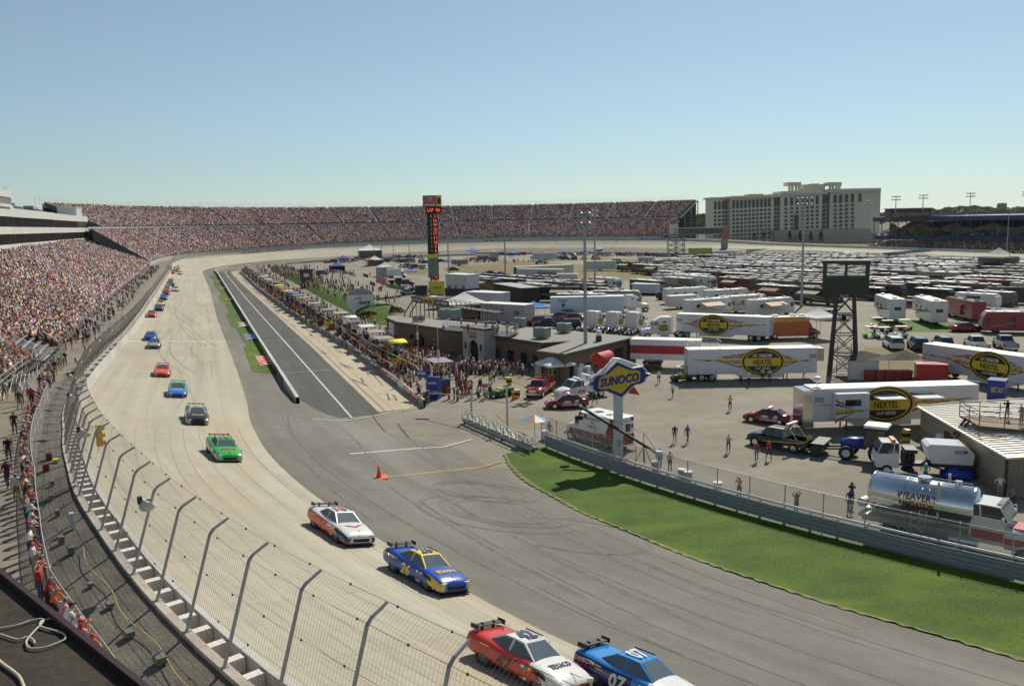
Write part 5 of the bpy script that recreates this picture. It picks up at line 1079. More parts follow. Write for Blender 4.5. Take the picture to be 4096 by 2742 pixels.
t3,sg3=series_trailer('white oval-badge trailer with slide-out and grey awnings by the tan metal building',(3935,1705),(3222,1727),1,.12,8)
for x,z in((4.6,3.15),):MB().box((x,sg3*1.75,2.6),(3.2,.9,2.4)).build('slide_out',M('trailer_silver_white',(.66,.66,.68)),t3,bevel=.03);MB().box((x,sg3*2.22,2.9),(1.5,.03,.6)).build('slide_window',GLASS,t3)
MB().box((8.5,0,2.2),(1.1,2.5,3.6)).build('generator_nose',CHROME,t3);MB().cyl((7.2,0,4.1),(7.2,0,4.9),.05).dome((7.2,0,4.85),.45,.3,12,4,full=True).build('satellite_dish',WHITER,t3)
for x in(1.2,-2.4):MB().box((x,sg3*2.3,3.35),(2.5,2.0,.08)).build('awning',M('awning_grey',(.42,.44,.46),.4),t3)
t4,sg4=series_trailer('white oval-badge trailer cut off by the frame behind the blue pit box',(3684,1500),(4260,1600),0,.16,12)
streaks(t3,6.3,3.1,2.1,2.2,2.215,sg3,31)
t=semi_trailer(9.6,4.0,WHITE,'box_trailer',1.25,(-2.4,-1.2));A,B=at(2540,1478),at(2745,1520);d=(B-A).normalized()
A,B=at(2530,1470),at(2760,1478);d=(B-A).normalized();n=Vector((-d.y,d.x,0));t.location=(A+B)/2+n*1.2+d*.5;t.rotation_euler=(0,0,math.atan2(d.y,d.x));tag(t,'white box trailer with wide red band parked against the brick media building','trailer')
for sg in(1,-1):MB().box((0,sg*1.30,2.65),(9.56,.03,1.15)).build('side_stripe',RED,t)
MB().sheet((3.2,-1.35,1.45),(6.2,-1.35,1.2),(6.2,-2.4,1.1),(3.2,-2.4,1.3),.06).build('tail_ramp',ALU,t)
def white_tractor(lbl,px,py,rz,b=True,s=1):
 t=tractor_unit();t.location=at(px,py);t.rotation_euler=(0,0,rz);tag(t,lbl,'truck','white tractor trucks behind the media building');t.scale=(s,)*3
 if b:
  for sg in(1,-1):badge(t,-.35,1.95,1.20,sg,.42)
 return t
h0=hd((2440,1328),(2560,1300))
for i,(px,py,lbl)in enumerate(((2385,1322,'white tractor truck with its long chassis toward the camera, leftmost of the parked row'),(2466,1326,'white tractor truck in the middle of the parked row'),(2545,1328,'white tractor truck with a red and white strip, right end of the parked row'))):
 white_tractor(lbl,px,py,R_(52))
white_tractor('white tractor truck in side view hitched to the back-row series trailer',2640,1352,PI+.06)
white_tractor('white tractor truck pulling the pale blue broadcast trailer',2535,1245,.05,False)
t=semi_trailer(16,4.1,M('pale_blue_white',(.58,.64,.70),.35,0,.06),'broadcast_trailer',.6,(-5.5,-4.2));A,B=at(2235,1262),at(2480,1265);t.location=at(2350,1262)+Vector((0,1.4,0));t.rotation_euler=(0,0,hd((2235,1262),(2480,1258)));tag(t,'long pale blue-white broadcast trailer behind the dark parked cars','trailer')
text('BROADCAST',BLU,t,(-5.2,-1.31,3.45),(1,0,0),(0,0,1),(2.2,.3),0,.02);text('SPORTS',BLU,t,(-5.2,-1.31,3.05),(1,0,0),(0,0,1),(1.4,.3),0,.02);MB().cyl((-5.2,-1.29,2.35),(-5.2,-1.32,2.35),.42,.42,18).build('logo_disc',M('logo_blue',(.07,.12,.35),.4),t)
for(a,b,L_,lbl,tx)in(((2065,1120),(2245,1124),9.4,'short white freight container with big dark lettering','ROADWAY'),((2068,1112),(2295,1100),15,'long white freight trailer standing behind the lettered container',None)):
 A,B=at(*a),at(*b);d=(B-A).normalized();n=Vector((-d.y,d.x,0));t=semi_trailer((B-A).length,4.1,M('freight_white',(.60,.60,.60),.5),'freight_trailer',.9,(-(B-A).length*.35,-(B-A).length*.35+1.3));t.location=(A+B)/2+n*1.3;t.rotation_euler=(0,0,math.atan2(d.y,d.x));tag(t,lbl,'trailer')
 if tx:text(tx,paint('freight_navy',(.02,.03,.08)),t,((B-A).length*.2,-1.32,2.75),(1,0,0),(0,0,1),((B-A).length*.42,1.0),0,.03)
 MB().box((-(B-A).length/2-.03,0,2.4),(.05,2.2,2.8)).build('rear_door',DARK,t)
A,B=at(2430,1802),at(2287,1762);d=(B-A).normalized();n=Vector((-d.y,d.x,0));n=n if n.y>0 else-n;rz=math.atan2(d.y,d.x);t=thing('ambulance','white and maroon ambulance with number 72 standing behind the guard rail and the fuel sign','ambulance',(A+B)/2+n*1.2+d*.2,rz);sgA=-1 if n.dot(Vector((-math.sin(rz),math.cos(rz),0)))>0 else 1
MAR=paint('ambulance_maroon',(.24,.02,.015));wb_=(B-A).length
MB().box((-1.15,0,1.85),(4.7,2.45,2.3)).build('box_body',WHITE,t,bevel=.05);MB().box((-1.15,0,1.05),(4.72,2.47,.72)).build('lower_band',MAR,t);MB().box((-1.15,0,.62),(4.6,2.38,.22)).build('skirt',ALU,t)
MB().loft([ring10(1.25,1.02,.55,1.85,.02),ring10(2.3,1.0,.55,1.72,.03),ring10(3.15,.92,.55,1.5,.02),ring10(3.4,.85,.6,1.3,0)],0).build('hood',WHITE,t);MB().box((1.9,sgA*1.0,1.0),(1.6,.08,.42)).box((1.9,-sgA*1.0,1.0),(1.6,.08,.42)).build('side_band',MAR,t)
cabin(t,2.15,1.6,1.15,1.1,1.72,2.62,.98,.86,WHITE,(.85,),False,'cab');wheels(t,[(2.45,1.0),(2.45,-1.0),(2.45-wb_,1.05),(2.45-wb_,-1.05)],.48,.32);MB().box((-3.75,0,.6),(.5,2.4,.12)).box((3.45,0,.6),(.2,2.2,.3)).build('bumper',CHROME,t)
for y in(.45,-.45):MB().box((-3.52,y,2.0),(.03,.55,.7)).build('window',GLASS,t)
for y,z,m_ in((1.0,2.75,BLU),(-1.0,2.75,BLU),(1.0,2.1,RED),(-1.0,2.1,RED)):MB().box((-3.52,y,z),(.06,.26,.3)).build('warning_lamp',m_,t)
MB().box((.9,sgA*1.24,2.75),(.3,.05,.3)).build('warning_lamp',RED,t);MB().box((.25,sgA*1.24,2.7),(.35,.03,.35)).build('window',GLASS,t)
GOLD=M('gold_lettering',(.38,.28,.10),.5);xs=(-sgA,0,0)
for s_,z,w_ in(('BRIDGEVILLE',2.55,2.0),('72',2.2,.6),('FIRE CO.',1.85,1.1)):text(s_,GOLD,t,(-.7,sgA*1.245,z),xs,(0,0,1),(w_,.24),0,.02)
text('A72',DARK,t,(-1.9,-.1,3.02),(0,sgA,0),(sgA,0,0),(1.3,.6),0,.02);text('BRIDGEVILLE',GOLD,t,(-3.525,0,2.65),(0,-1,0),(0,0,1),(1.2,.15),0,.02)
st_=MB();[st_.box((-.3,.0,3.02),(.9,.22,.02),0,a)for a in(0,PI/3,-PI/3)];st_.build('star_of_life',BLU,t)
MB().sheet((-2.4,sgA*1.246,1.5),(-3.4,sgA*1.246,1.4),(-3.4,sgA*1.246,2.95),(-3.0,sgA*1.246,2.95),.01).build('side_flash',MAR,t)
for a,b,lbl in(((2325,1632),(2218,1636),'dark red sedan with white light bar and side lettering beside the tow truck'),((3105,1700),(3017,1690),'dark red sedan with white light bar beside the black pickup and the badge trailer')):
 A,B=at(*a),at(*b);d=(B-A).normalized();n=Vector((-d.y,d.x,0));n=n if n.y>0 else-n;rz=math.atan2(d.y,d.x)
 t=sedan(True,paint('pace_red',(.28,.012,.018)));t.name='pace_car';t.location=(A+B)/2+n*.9;t.rotation_euler=(0,0,rz);tag(t,lbl,'car')
 MB().box((-.2,0,1.56),(.28,1.15,.12)).build('light_bar',WHITER,t,bevel=.02);MB().box((-2.2,0,1.06),(.3,1.2,.05)).build('rear_spoiler',paint('pace_red',None),t);sg=-1 if n.dot(Vector((-math.sin(rz),math.cos(rz),0)))>0 else 1
 for s_ in(sg,):text('DODGE',BG_W,t,(-.3,s_*.925,.45),(-s_,0,0),(0,0,1),(1.7,.24),0,.04);MB().add([Vector((.05+.38*math.cos(a),s_*.93,.76+.14*math.sin(a)))for a in np.linspace(0,2*PI,20)[:-1]],[tuple(range(19))]).build('side_emblem',BG_W,t)
 hp=[(-.95,.95),(-1.08,1.0),(-1.2,.92),(-1.2,.72),(-1.12,.62),(-1.2,.5),(-1.12,.46),(-1.04,.6),(-.98,.8),(-.92,.7),(-.86,.55),(-.78,.6),(-.8,.86)]
 MB().add([Vector((x,sg*.935,z))for x,z in hp],[tuple(range(len(hp)))]).build('side_emblem',BG_W,t);text('DODGE',BG_W,t,(1.5,0,.915),(0,1,0),(-1,0,.15),(1.0,.2),0,.03,name='hood_lettering');MB().add([Vector((1.95+.16*math.cos(a),.3+.22*math.sin(a),.86-.06*math.cos(a)))for a in np.linspace(0,2*PI,18)[:-1]],[tuple(range(17))]).build('hood_emblem',BG_W,t)
for px,py,qx,qy,col,lbl in((2162,1575,2120,1600,(.40,.02,.02),'bright red crew pickup with chrome grille beside the white canopy tent'),(3120,1790,3040,1775,(.01,.012,.03),'black pickup with yellow stripes and work lights beside the red sedan')):
 t=pickup(paint('pk_%d'%px,col),'rescue_pickup',True);rz=hd((px,py),(qx,qy));t.location=at(px,py);t.rotation_euler=(0,0,rz);tag(t,lbl,'pickup truck')
 if px>3000:
  for sg in(1,-1):MB().sheet((1.2,sg*1.0,.62),(-2.8,sg*1.0,1.02),(-2.8,sg*1.0,1.10),(1.2,sg*1.0,.68),.008).build('side_stripe',YEL,t)
  MB().box((.1,.45,1.9),(1.5,.2,.02)).build('roof_stripe',YEL,t);m_=MB();[m_.bar(a,b,.045)for a,b in(((-.8,.8,1.2),(-1.1,.7,2.3)),((-.8,-.8,1.2),(-1.1,-.7,2.3)),((-1.1,.9,2.3),(-1.1,-.9,2.3)),((-1.1,.7,2.25),(-2.0,.8,1.2)),((-1.1,-.7,2.25),(-2.0,-.8,1.2)))];m_.build('light_rack',YEL,t);MB().box((-1.1,0,2.42),(.25,1.7,.16)).build('light_bar',WHITER,t)
 else:
  for sg in(1,-1):MB().sheet((-.6,sg*1.0,.75),(-2.8,sg*1.0,1.0),(-2.8,sg*1.0,1.08),(-.6,sg*1.0,.8),.008).build('side_stripe',BG_W,t)
  MB().box((-.2,0,1.96),(.3,1.3,.12)).build('light_bar',RED,t)
  m_=MB();[m_.bar(a,b,.07)for a,b in(((-1,.85,1.1),(-1,.85,2.2)),((-1,-.85,1.1),(-1,-.85,2.2)),((-1,.85,2.2),(-1,-.85,2.2)),((-2.2,.85,1.1),(-2.2,.85,1.9)),((-2.2,-.85,1.1),(-2.2,-.85,1.9)),((-1,.85,2.1),(-2.2,.85,1.9)))];m_.build('equipment_rack',RED,t)
t=thing('tow_truck','white tow truck with red lettering behind the fuel sign','tow truck',at(2310,1590),hd((2370,1575),(2262,1590)))
MB().loft([ring10(.9,1.02,.5,1.5,.02),ring10(2.0,1.0,.5,1.35,.04),ring10(2.7,.9,.55,1.1,.02),ring10(2.85,.82,.6,.9,0)],0).build('hood',WHITE,t);cabin(t,1.55,.85,-.3,-.4,1.45,2.2,.96,.8,WHITE,(.8,),True,'cab')
MB().box((.25,0,1.0),(1.4,2.0,1.0)).box((-2.2,0,1.15),(3.6,2.2,.75)).build('body',WHITE,t,bevel=.05);MB().prism([(-.9,1.5),(-1.8,1.5),(-1.5,2.6),(-1.05,2.6)],-.9,-.6,'Y').prism([(-.9,1.5),(-1.8,1.5),(-1.5,2.6),(-1.05,2.6)],.6,.9,'Y').box((-1.25,0,2.55),(.4,1.7,.2)).build('headboard',WHITE,t)
MB().bar((-1.4,0,1.7),(-4.4,0,2.3),.28).build('boom',GREYP,t);MB().box((.1,0,2.36),(.3,1.3,.14)).build('light_bar',WHITER,t);wheels(t,[(2.0,.95),(2.0,-.95),(-2.6,1.0),(-2.6,-1.0)],.45,.3);MB().tube([(2.7,-1,.6),(3.1,-.7,.55),(3.15,.7,.55),(2.7,1,.6)],.09,6).build('bumper',M('brass_bumper',(.45,.33,.12),.4,.5),t)
for sg in(1,-1):text('ARTEC',RED,t,(.1,sg*1.06,.95),(-sg,0,0),(0,0,1),(1.1,.26),.2,.03)
t=tractor_unit(paint('tanker_cab',(.70,.69,.66)),'tanker_truck',False);A,B=at(3580,2160),at(4040,2260);rz=math.atan2((B-A).y,(B-A).x);dd=(B-A).normalized();n=Vector((-dd.y,dd.x,0));fpos=B+n*1.2+dd*.5
t.location=fpos-dd*2.45;t.rotation_euler=(0,0,rz);tag(t,'polished steel sanitation tanker truck with a red and white cab behind the guard rail','tanker truck')
TK=M('polished_tank',(.66,.68,.70),.17,1,.06,1.2);r_=1.17;zc=2.5;x0,x1=-5.75,-.25
m_=MB();m_.loft([[Vector((x,r_*k*math.cos(a),zc+r_*k*.98*math.sin(a)))for a in np.linspace(0,2*PI,33)[:-1]]for x,k in((x0-.32,.05),(x0-.28,.5),(x0-.15,.85),(x0,1),(x1,1),(x1+.15,.85),(x1+.28,.5),(x1+.32,.05))],0,True,True,False);m_.build('tank',TK,t)
for x in(x0+.02,x0+1.9,x0+3.7,x1-.02):MB().loft([[Vector((x+dx,(r_+.02)*math.cos(a),zc+(r_+.02)*.98*math.sin(a)))for a in np.linspace(0,2*PI,33)[:-1]]for dx in(-.03,.03)],0,True,True,False).build('tank_band',CHROME,t)
bend=lambda sg:(lambda x,y,z:(x,r_*math.sin(y/r_),-(r_-r_*math.cos(y/r_))+z))
sgT=-1
for s_,dz,w_,h_ in(("WEAVER'S",.22,2.2,.42),('SANITATION',-.22,1.9,.26),('Septic Service',-.5,1.2,.13)):
 me=tmesh(s_,RED,0,.03,.004,fit=(w_,h_));o=link('lettering',me,t);n_=len(me.vertices);cc=np.zeros(n_*3);me.vertices.foreach_get('co',cc);cc=cc.reshape(-1,3)
 th=(cc[:,1]+dz)/r_+.12;nw=np.stack([cc[:,0]+(x0+x1)/2-.1,-(r_+.012)*np.cos(th),zc+(r_+.012)*.98*np.sin(th)],1);me.vertices.foreach_set('co',nw.ravel());me.update()
MB().cyl((-3.0,0,zc+r_-.05),(-3.0,0,zc+r_+.14),.38,.38,16).build('hatch',CHROME,t);MB().cyl((-1.2,0,zc+r_-.05),(-1.2,0,zc+r_+.2),.2,.2,10).build('valve',CHROME,t)
MB().bar((x0+.3,-.45,zc+r_),(x1-.3,-.45,zc+r_),.04).bar((x0+.3,.45,zc+r_),(x1-.3,.45,zc+r_),.04).build('walk_rail',CHROME,t);MB().box((-3.1,0,1.2),(6.0,2.35,.14)).box((-3.1,-1.12,1.05),(6.0,.12,.3)).build('bed_rail',M('bed_green_grey',(.38,.41,.30),.4,.4),t)
MB().box((-6.15,0,1.15),(.4,2.3,.16)).cyl((-6.2,.5,1.7),(-6.4,-.5,1.7),.28,.28,10).build('rear_bumper',ALU,t);lad=MB();lad.bar((-2.9,-1.23,1.3),(-2.9,-.85,3.5),.04).bar((-2.5,-1.23,1.3),(-2.5,-.85,3.5),.04);[lad.bar((-2.9,-1.23+.07*k,1.4+.35*k),(-2.5,-1.23+.07*k,1.4+.35*k),.03)for k in range(6)];lad.build('ladder',ALU,t)
MB().box((-2.3,-1.0,.75),(2.6,.35,.7)).build('tool_box',ALU,t);t.scale=(1.08,1.08,1.08)
for sg in(1,-1):MB().box((2.0,sg*.96,1.25),(2.0,.03,.35)).box((.6,sg*1.06,1.4),(1.6,.03,.5)).build('side_stripe',RED,t)
MB().box((2.3,0,1.93),(1.5,1.3,.04)).build('hood_stripe',RED,t);m_=MB();[m_.cyl((.9,y,3.12),(1.25,y,3.14),.05,.08,8)for y in(-.6,-.2,.2,.6)];m_.build('air_horn',CHROME,t)
t=thing('street_sweeper','white cab-over street sweeper truck with orange beacon in front of the tan building','sweeper truck',at(3650,1890),hd((3700,1900),(3540,1893)))
SW=paint('sweeper_white',(.72,.72,.70))
MB().prism([(1.2,.6),(2.9,.6),(3.0,1.2),(2.85,1.7),(1.2,1.7)],-1.0,1.0,'Y').build('cab_base',SW,t,bevel=.06);cabin(t,2.86,2.5,1.25,1.2,1.7,2.6,.99,.86,SW,(.75,),False,'cab');MB().box((1.6,0,2.72),(.3,1.3,.16)).build('beacon_bar',ORG,t)
MB().prism([(-4.1,1.05),(-1.1,1.1),(-.7,2.4),(-1.0,2.65),(-3.5,2.6),(-4.2,1.9)],-1.1,1.1,'Y').build('hopper',SW,t,bevel=.08);MB().box((-1,0,.8),(6.4,1.0,.25)).box((-2.6,0,.95),(3.0,1.9,.3)).build('chassis',DARK,t)
m_=MB();[m_.cyl((.1+.3*(k%3),-.5+.3*(k//3),1.0),(.1+.3*(k%3),-.5+.3*(k//3),1.5+.1*(k%4)),.16,.14,8)for k in range(12)];m_.box((.3,0,1.9),(.9,1.5,.3));m_.build('engine',DARK,t)
MB().cyl((.2,.95,.05),(.2,.95,.45),.5,.3,12).cyl((.2,-.95,.05),(.2,-.95,.45),.5,.3,12).build('brush',DARK,t);wheels(t,[(2.1,.9),(2.1,-.9),(-2.9,.95),(-2.9,-.95)],.42,.28,M('rim_white',(.6,.6,.58),.4))
for sg in(1,-1):text('DCM',BLU,t,(-3.2,sg*1.11,2.1),(-sg,0,0),(0,0,1),(.9,.3),.1,.04)
t=thing('farm_tractor','blue farm tractor with white cab roof and front rotary brush','tractor',at(3478,1838),hd((3500,1838),(3370,1822)));t.scale=(1.2,1.2,1.2)
MB().loft([ring10(.2,.45,.8,1.55,.03),ring10(1.4,.42,.8,1.45,.04),ring10(1.9,.36,.75,1.25,.02)],0).build('hood',BLU,t);cabin(t,.35,.2,-1.1,-1.2,1.05,2.35,.75,.7,DARK,(.6,),True,'cab');MB().box((-.45,0,2.5),(1.6,1.5,.22)).build('cab_roof',WHITER,t,bevel=.08)
RW=M('rim_white',(.6,.6,.58),.4)
for x,y,r0,w0 in((-.8,.85,.75,.4),(-.8,-.85,.75,.4),(1.4,.8,.5,.3),(1.4,-.8,.5,.3)):o=MB().cyl((x,y-w0/2,r0),(x,y+w0/2,r0),r0,r0,20).build('wheel',BLACK,t);MB().cyl((x,y-w0/2-.01,r0),(x,y+w0/2+.01,r0),r0*.55,r0*.55,14).build('rim',RW,o)
MB().bar((1.6,.4,.7),(3.2,.4,.5),.12).bar((1.6,-.4,.7),(3.2,-.4,.5),.12).build('loader_arm',DARK,t);MB().cyl((3.4,-1.1,.5),(3.4,1.1,.5),.42,.42,14).box((3.3,0,.95),(.9,2.3,.08)).build('front_brush',DARK,t)
b0=at(2473,1836);t=thing('fuel_sign','yellow and blue diamond fuel sign with a red arrow on a white pole','sign',b0,R_(9))
MB().box((0,0,2.55),(.62,.42,5.1)).build('pole',M('sign_pole_white',(.55,.57,.58),.5),t,bevel=.02);MB().box((0,-.25,1.3),(.24,.12,.5)).build('pole_box',GREYP,t)
SGW,SGB,SGY,SGR=M('sign_white',(.60,.62,.62),.4),M('sign_blue',(.02,.025,.22),.4),M('sign_yellow',(.62,.42,.02),.4),M('sign_red',(.50,.03,.02),.45)
dia=[(-1.05,.0+.55),(0,1.3),(1.05,.62),(1.75,.62),(2.0,.35),(1.95,.1),(2.3,-.02),(1.9,-.2),(1.85,-.4),(1.55,-.55),(1.05,-.55),(0,-1.3),(-1.05,-.62),(-1.75,-.62),(-2.0,-.35),(-1.95,-.1),(-2.3,.02),(-1.9,.2),(-1.85,.4),(-1.55,.55)]
rot=lambda p,a:(p[0]*math.cos(a)-p[1]*math.sin(a),p[0]*math.sin(a)+p[1]*math.cos(a));A_=R_(7)
def lay(k,y0,y1,m_,nm,f=lambda p:p):MB().prism([rot((p[0]*k,p[1]*k),A_)for p in f(dia)],y0,y1,'Y',0,(0,0,6.0)).build(nm,m_,t)
t.scale=(1.17,1.17,1.17)
lay(1.07,-.34,.34,SGW,'sign_cabinet');lay(1.0,-.36,-.345,SGB,'blue_border');
MB().prism([rot((p[0]*.93,p[1]*.93),A_)for p in((-.82,.6),(0,1.12),(.9,.62),(1.55,.5),(1.75,.3),(1.6,-.38),(1.3,-.46),(.85,-.48),(0,-1.12),(-.9,-.55),(-1.6,-.48),(-1.75,-.25),(-1.55,.4),(-1.3,.48))],-.38,-.362,'Y',0,(0,0,6.0)).build('yellow_panel',SGY,t)
text('SUNOCO',SGB,t,(0,-.395,6.0),(math.cos(A_),0,math.sin(A_)),(-math.sin(A_),0,math.cos(A_)),(2.95,.66),.25,.045,.012)
MB().prism([(-2.0,1.45),(-1.55,2.0),(-.55,1.25),(-1.1,.7)],.36,.6,'Y',0,(0,0,6.0)).build('arrow',SGR,t);MB().prism([(1.1,-.35),(1.75,-1.35),(.95,-1.2),(1.0,-.95),(.7,-.65)],.36,.6,'Y',0,(0,0,6.0)).build('arrow',SGR,t)
MB().prism([(-1.5,.5),(-.3,1.6),(.2,1.55),(1.7,.95),(1.7,.4)],.34,.95,'Y',0,(.15,0,5.85)).build('rear_cabinet',SGW,t)
g_r=thing('guard_rail','long grey corrugated steel guard rail on the upper edge of the green grass','guard rail')
gs_=np.arange(-24,-106,-1.5);prof=[]
for k in range(4):
 z=.16+k*.27;prof+=[(0,z),(-.06,z+.045),(0,z+.09),(.05,z+.12),(0,z+.15),(-.06,z+.195),(0,z+.24)]
vs=[];
for s in gs_:
 for o_,z in prof:p=ring(s,116.9-o_*1.0);vs.append((p.x,p.y,z))
k=len(prof);me=D.meshes.new('rail');me.from_pydata(vs,[],[(i*k+j,i*k+j+1,(i+1)*k+j+1,(i+1)*k+j)for i in range(len(gs_)-1)for j in range(k-1)]);me.materials.append(GALV);link('rail_panel',me,g_r)
rt=[Vector((*ring(s,116.6),1.32))for s in gs_];MB().tube(rt,.09,8).build('top_pipe',M('white_pipe',(.60,.60,.57),.5),g_r);pm_=MB().box((0,0,.6),(.16,.12,1.2)).mesh('post',GALV)
for s in np.arange(-24,-104,-2.4):p=ring(s,116.7);link('post',pm_,g_r,(p.x,p.y,0),tang(s))
cl_=thing('chain_link_fence','see-through chain-link fence with thin grey posts just behind the guard rail','fence')
fs_=np.arange(-21,-106,-1.5);vs=[];uv=[]
for i,s in enumerate(fs_):p=ring(s,115.9);vs+=[(p.x,p.y,.05),(p.x,p.y,2.45)];uv+=[(i*1.5,0),(i*1.5,2.4)]
link('chain_link',uvmesh('chain_link',vs,[(2*i,2*i+1,2*i+3,2*i+2)for i in range(len(fs_)-1)],uv,[M_CHAIN]),cl_)
MB().tube([Vector((*ring(s,115.9),2.46))for s in fs_],.025,5).build('top_rail',GALV,cl_);pm_=MB().cyl((0,0,0),(0,0,2.5),.04,.04,6).mesh('post',GALV)
for s in np.arange(-21,-104,-3.6):p=ring(s,115.9);link('post',pm_,cl_,(p.x,p.y,0))
A,B=at(1850,1690),at(2125,1812);L_=(B-A).length;t=thing('rolling_gate','grey steel truss gate between the pit lane exit and the guard rail','gate',A,math.atan2((B-A).y,(B-A).x));m_=MB()
for y in(0,.5):
 m_.bar((0,y,.35),(L_,y,.35),.12,.2);m_.bar((0,y,1.25),(L_,y,1.25),.06)
 for i in range(int(L_/1.5)+1):m_.bar((i*1.5,y,.35),(i*1.5,y,1.25),.05);m_.bar((i*1.5,y,1.25),(min(L_,(i+1)*1.5),y,.35),.04)
m_.box((L_/2,-.07,.38),(L_,.03,.36));m_.build('truss',GALV,t);MB().cyl((.3,.2,0),(.3,.2,.3),.2,.2,10).cyl((L_*.6,.2,0),(L_*.6,.2,.3),.2,.2,10).build('roller',BLACK,t)
for px,py,h_,nm in((1887,1680,3.2,'short plain steel post at the left end of the truss gate'),(2030,1718,4.6,'tall steel post holding the long signal arm over the pit exit')):
 t=thing('signal_post',nm,'post',at(px,py));MB().box((0,0,h_/2),(.2,.2,h_)).build('post',M('post_pale',(.5,.5,.49),.5),t)
 if h_>4:
  q=(at(1735,1655)-at(px,py));q=Vector((q.x,q.y,0));e=q+Vector((0,0,2.35));MB().cyl((0,0,2.75),e,.06,.05,8).cyl((0,0,4.4),q*.25+Vector((0,0,3.0)),.015,.015,4).build('arm',M('post_pale',None),t)
  b_=MB().box(e+Vector((0,0,-.05)),(1.5,.14,.42),0,0).build('sign_box',BLACK,t);text('WHELEN',BG_W,t,e+Vector((0,-.08,-.05)),(1,0,0),(0,0,1),(1.1,.22),0,.02)
p=T(1516,1909);t=thing('traffic_cone','orange traffic cone on a square orange mat at the end of the yellow line','traffic cone',p,.3)
MB().loft([[Vector((r0*math.cos(a),r0*math.sin(a),z))for a in np.linspace(0,2*PI,17)[:-1]]for r0,z in((.2,.04),(.12,.45),(.05,.9))],0).build('cone',ORG,t);MB().box((0,0,.03),(1.25,1.15,.04)).build('base',ORG,t)
t=thing('pit_wall','long low white wall with coloured boards between the racing apron and pit lane','wall')
def wallrib(nm,s0,s1,Rf_,w_,h_,mat,par,ds=3):
 return ribbon(nm,s0,s1,ds,[lambda s:(Rf_(s)-w_/2,0),lambda s:(Rf_(s)-w_/2,h_),lambda s:(Rf_(s)+w_/2,h_),lambda s:(Rf_(s)+w_/2,0)],mat,None,par,False)
Rbar=ip([10,60,331,348,384,392],[134.4,134.9,137.2,139,138.6,135]);wallrib('wall_body',10,388,Rbar,.4,1.05,M_WPAINT,t)
for i,s in enumerate(np.arange(28,330,7.5)):
 c=random.choice([(.5,.04,.03),(.03,.07,.4),(.7,.5,.05),(.03,.03,.03),(.65,.65,.62),(.5,.04,.03)]);p=ring(s,Rbar(s)+.215);MB().box((p.x,p.y,.55),(7.2,.03,.8),0,tang(s)).build('painted_board',paint('bd%s'%str(c),c),t)
def wallad(s0,s1,words,bg,fg,Rw_,zf,parent,h_=.72,off=-.03):
 n=len(words);m_=MB();ss=np.linspace(s0,s1,8)
 for a,b in zip(ss[:-1],ss[1:]):
  p,q=ring(a,Rw_(a)+off),ring(b,Rw_(b)+off);z0,z1=zf(a),zf(b);m_.add([(p.x,p.y,z0-h_-.1),(q.x,q.y,z1-h_-.1),(q.x,q.y,z1-.03),(p.x,p.y,z0-.03)],[(0,1,2,3)])
 if bg:m_.build('painted_board',bg,parent)
 w_=abs(s1-s0)*.9;ch=w_/len(words)
 for i,c in enumerate(words):
  if c==' ':continue
  s=s1-(i+.5)*(s1-s0)*.9/len(words)-(s1-s0)*.05;p=ring(s,Rw_(s)+off*2.2);q=ring(s-.5,Rw_(s)+off*2.2);d=Vector((q.x-p.x,q.y-p.y,0)).normalized();
  text(c,fg,parent,(p.x,p.y,zf(s)-h_/2-.06),d,(0,0,1),(ch*.8,h_*.8),.15,.05,.01)
safer=D.objects['safer_barrier']
W_=BG_W
wallad(430,446,'MONSTER MILE',paint('ad_red',(.35,.03,.03)),W_,Ro,Zt,safer);wallad(452,478,'DOVER SPEEDWAY DOVER',paint('ad_red',None),W_,Ro,Zt,safer);wallad(600,622,'DOVER',None,BG_B,Ro,Zt,safer);wallad(706,738,'DOVERSPEEDWAY.COM',paint('ad_blue',(.03,.06,.3)),W_,Ro,Zt,safer)
wallad(984,1004,'DOVER',None,paint('ad_dover',(.30,.02,.02)),Ro,Zt,safer,.95);wallad(955,980,'NASCAR NEXTEL CUP',paint('ad_black',(.03,.03,.03)),YEL,Ro,Zt,safer);wallad(1010,1030,'NASCAR NEXTEL CUP',paint('ad_black',None),YEL,Ro,Zt,safer)
for(s,R,w_,L_,tx,bg,fg)in((46,136.0,2.2,9.5,'DODGE','white','red'),(78,136.4,2.0,8,'DYNO NOBEL','white','blue'),(100,136.8,2,8,'AAA','white','maroon'),(171,137.3,2.0,8,'ROCKWELL','cream','maroon'),(222,137.6,1.8,8,'BOO','white','navy'),(262,138,1.8,8,'GILLETTE','cream','maroon')):
 p=ring(s,R+.2);t=thing('grass_sign','%s board with %s lettering, %s along the grass strip by pit lane'%(bg,fg,{46:'nearest',78:'second',100:'third',171:'fourth',222:'fifth',262:'farthest'}[s]),'board',(p.x,p.y,max(0,tz(s,R))+.16),tang(s));w_*=1.45;MB().box((0,0,0),(L_,w_,.04)).build('panel',M('gs_'+bg,RC[bg],.9),t);text(tx,M('gs_'+fg,RC[fg],.9),t,(0,0,.03),(-1,0,0),(0,-1,0),(L_*.92,w_*.8),0,.06)
def zof(b,ty):
 B=at(*b);lo,hi_=0,80
 for _ in range(40):
  m_=(lo+hi_)/2;v=Vector((B.x,B.y,m_-HC));zc=v.y*math.cos(PT)-v.z*math.sin(PT);dn=-(v.y*math.sin(PT)+v.z*math.cos(PT))/zc*FP;y=CY+cr*dn-sr*(v.x/zc*FP)
  lo,hi_=(m_,hi_)if y>ty else(lo,m_)
 return lo
def PX(px,py,Y):
 u,v=px-CX,py-CY;xr=cr*u-sr*v;yr=cr*v+sr*u;fy=FP*math.cos(PT)-yr*math.sin(PT);fz=-FP*math.sin(PT)-yr*math.cos(PT);t=Y/fy;return Vector((xr*t,Y,HC+fz*t))
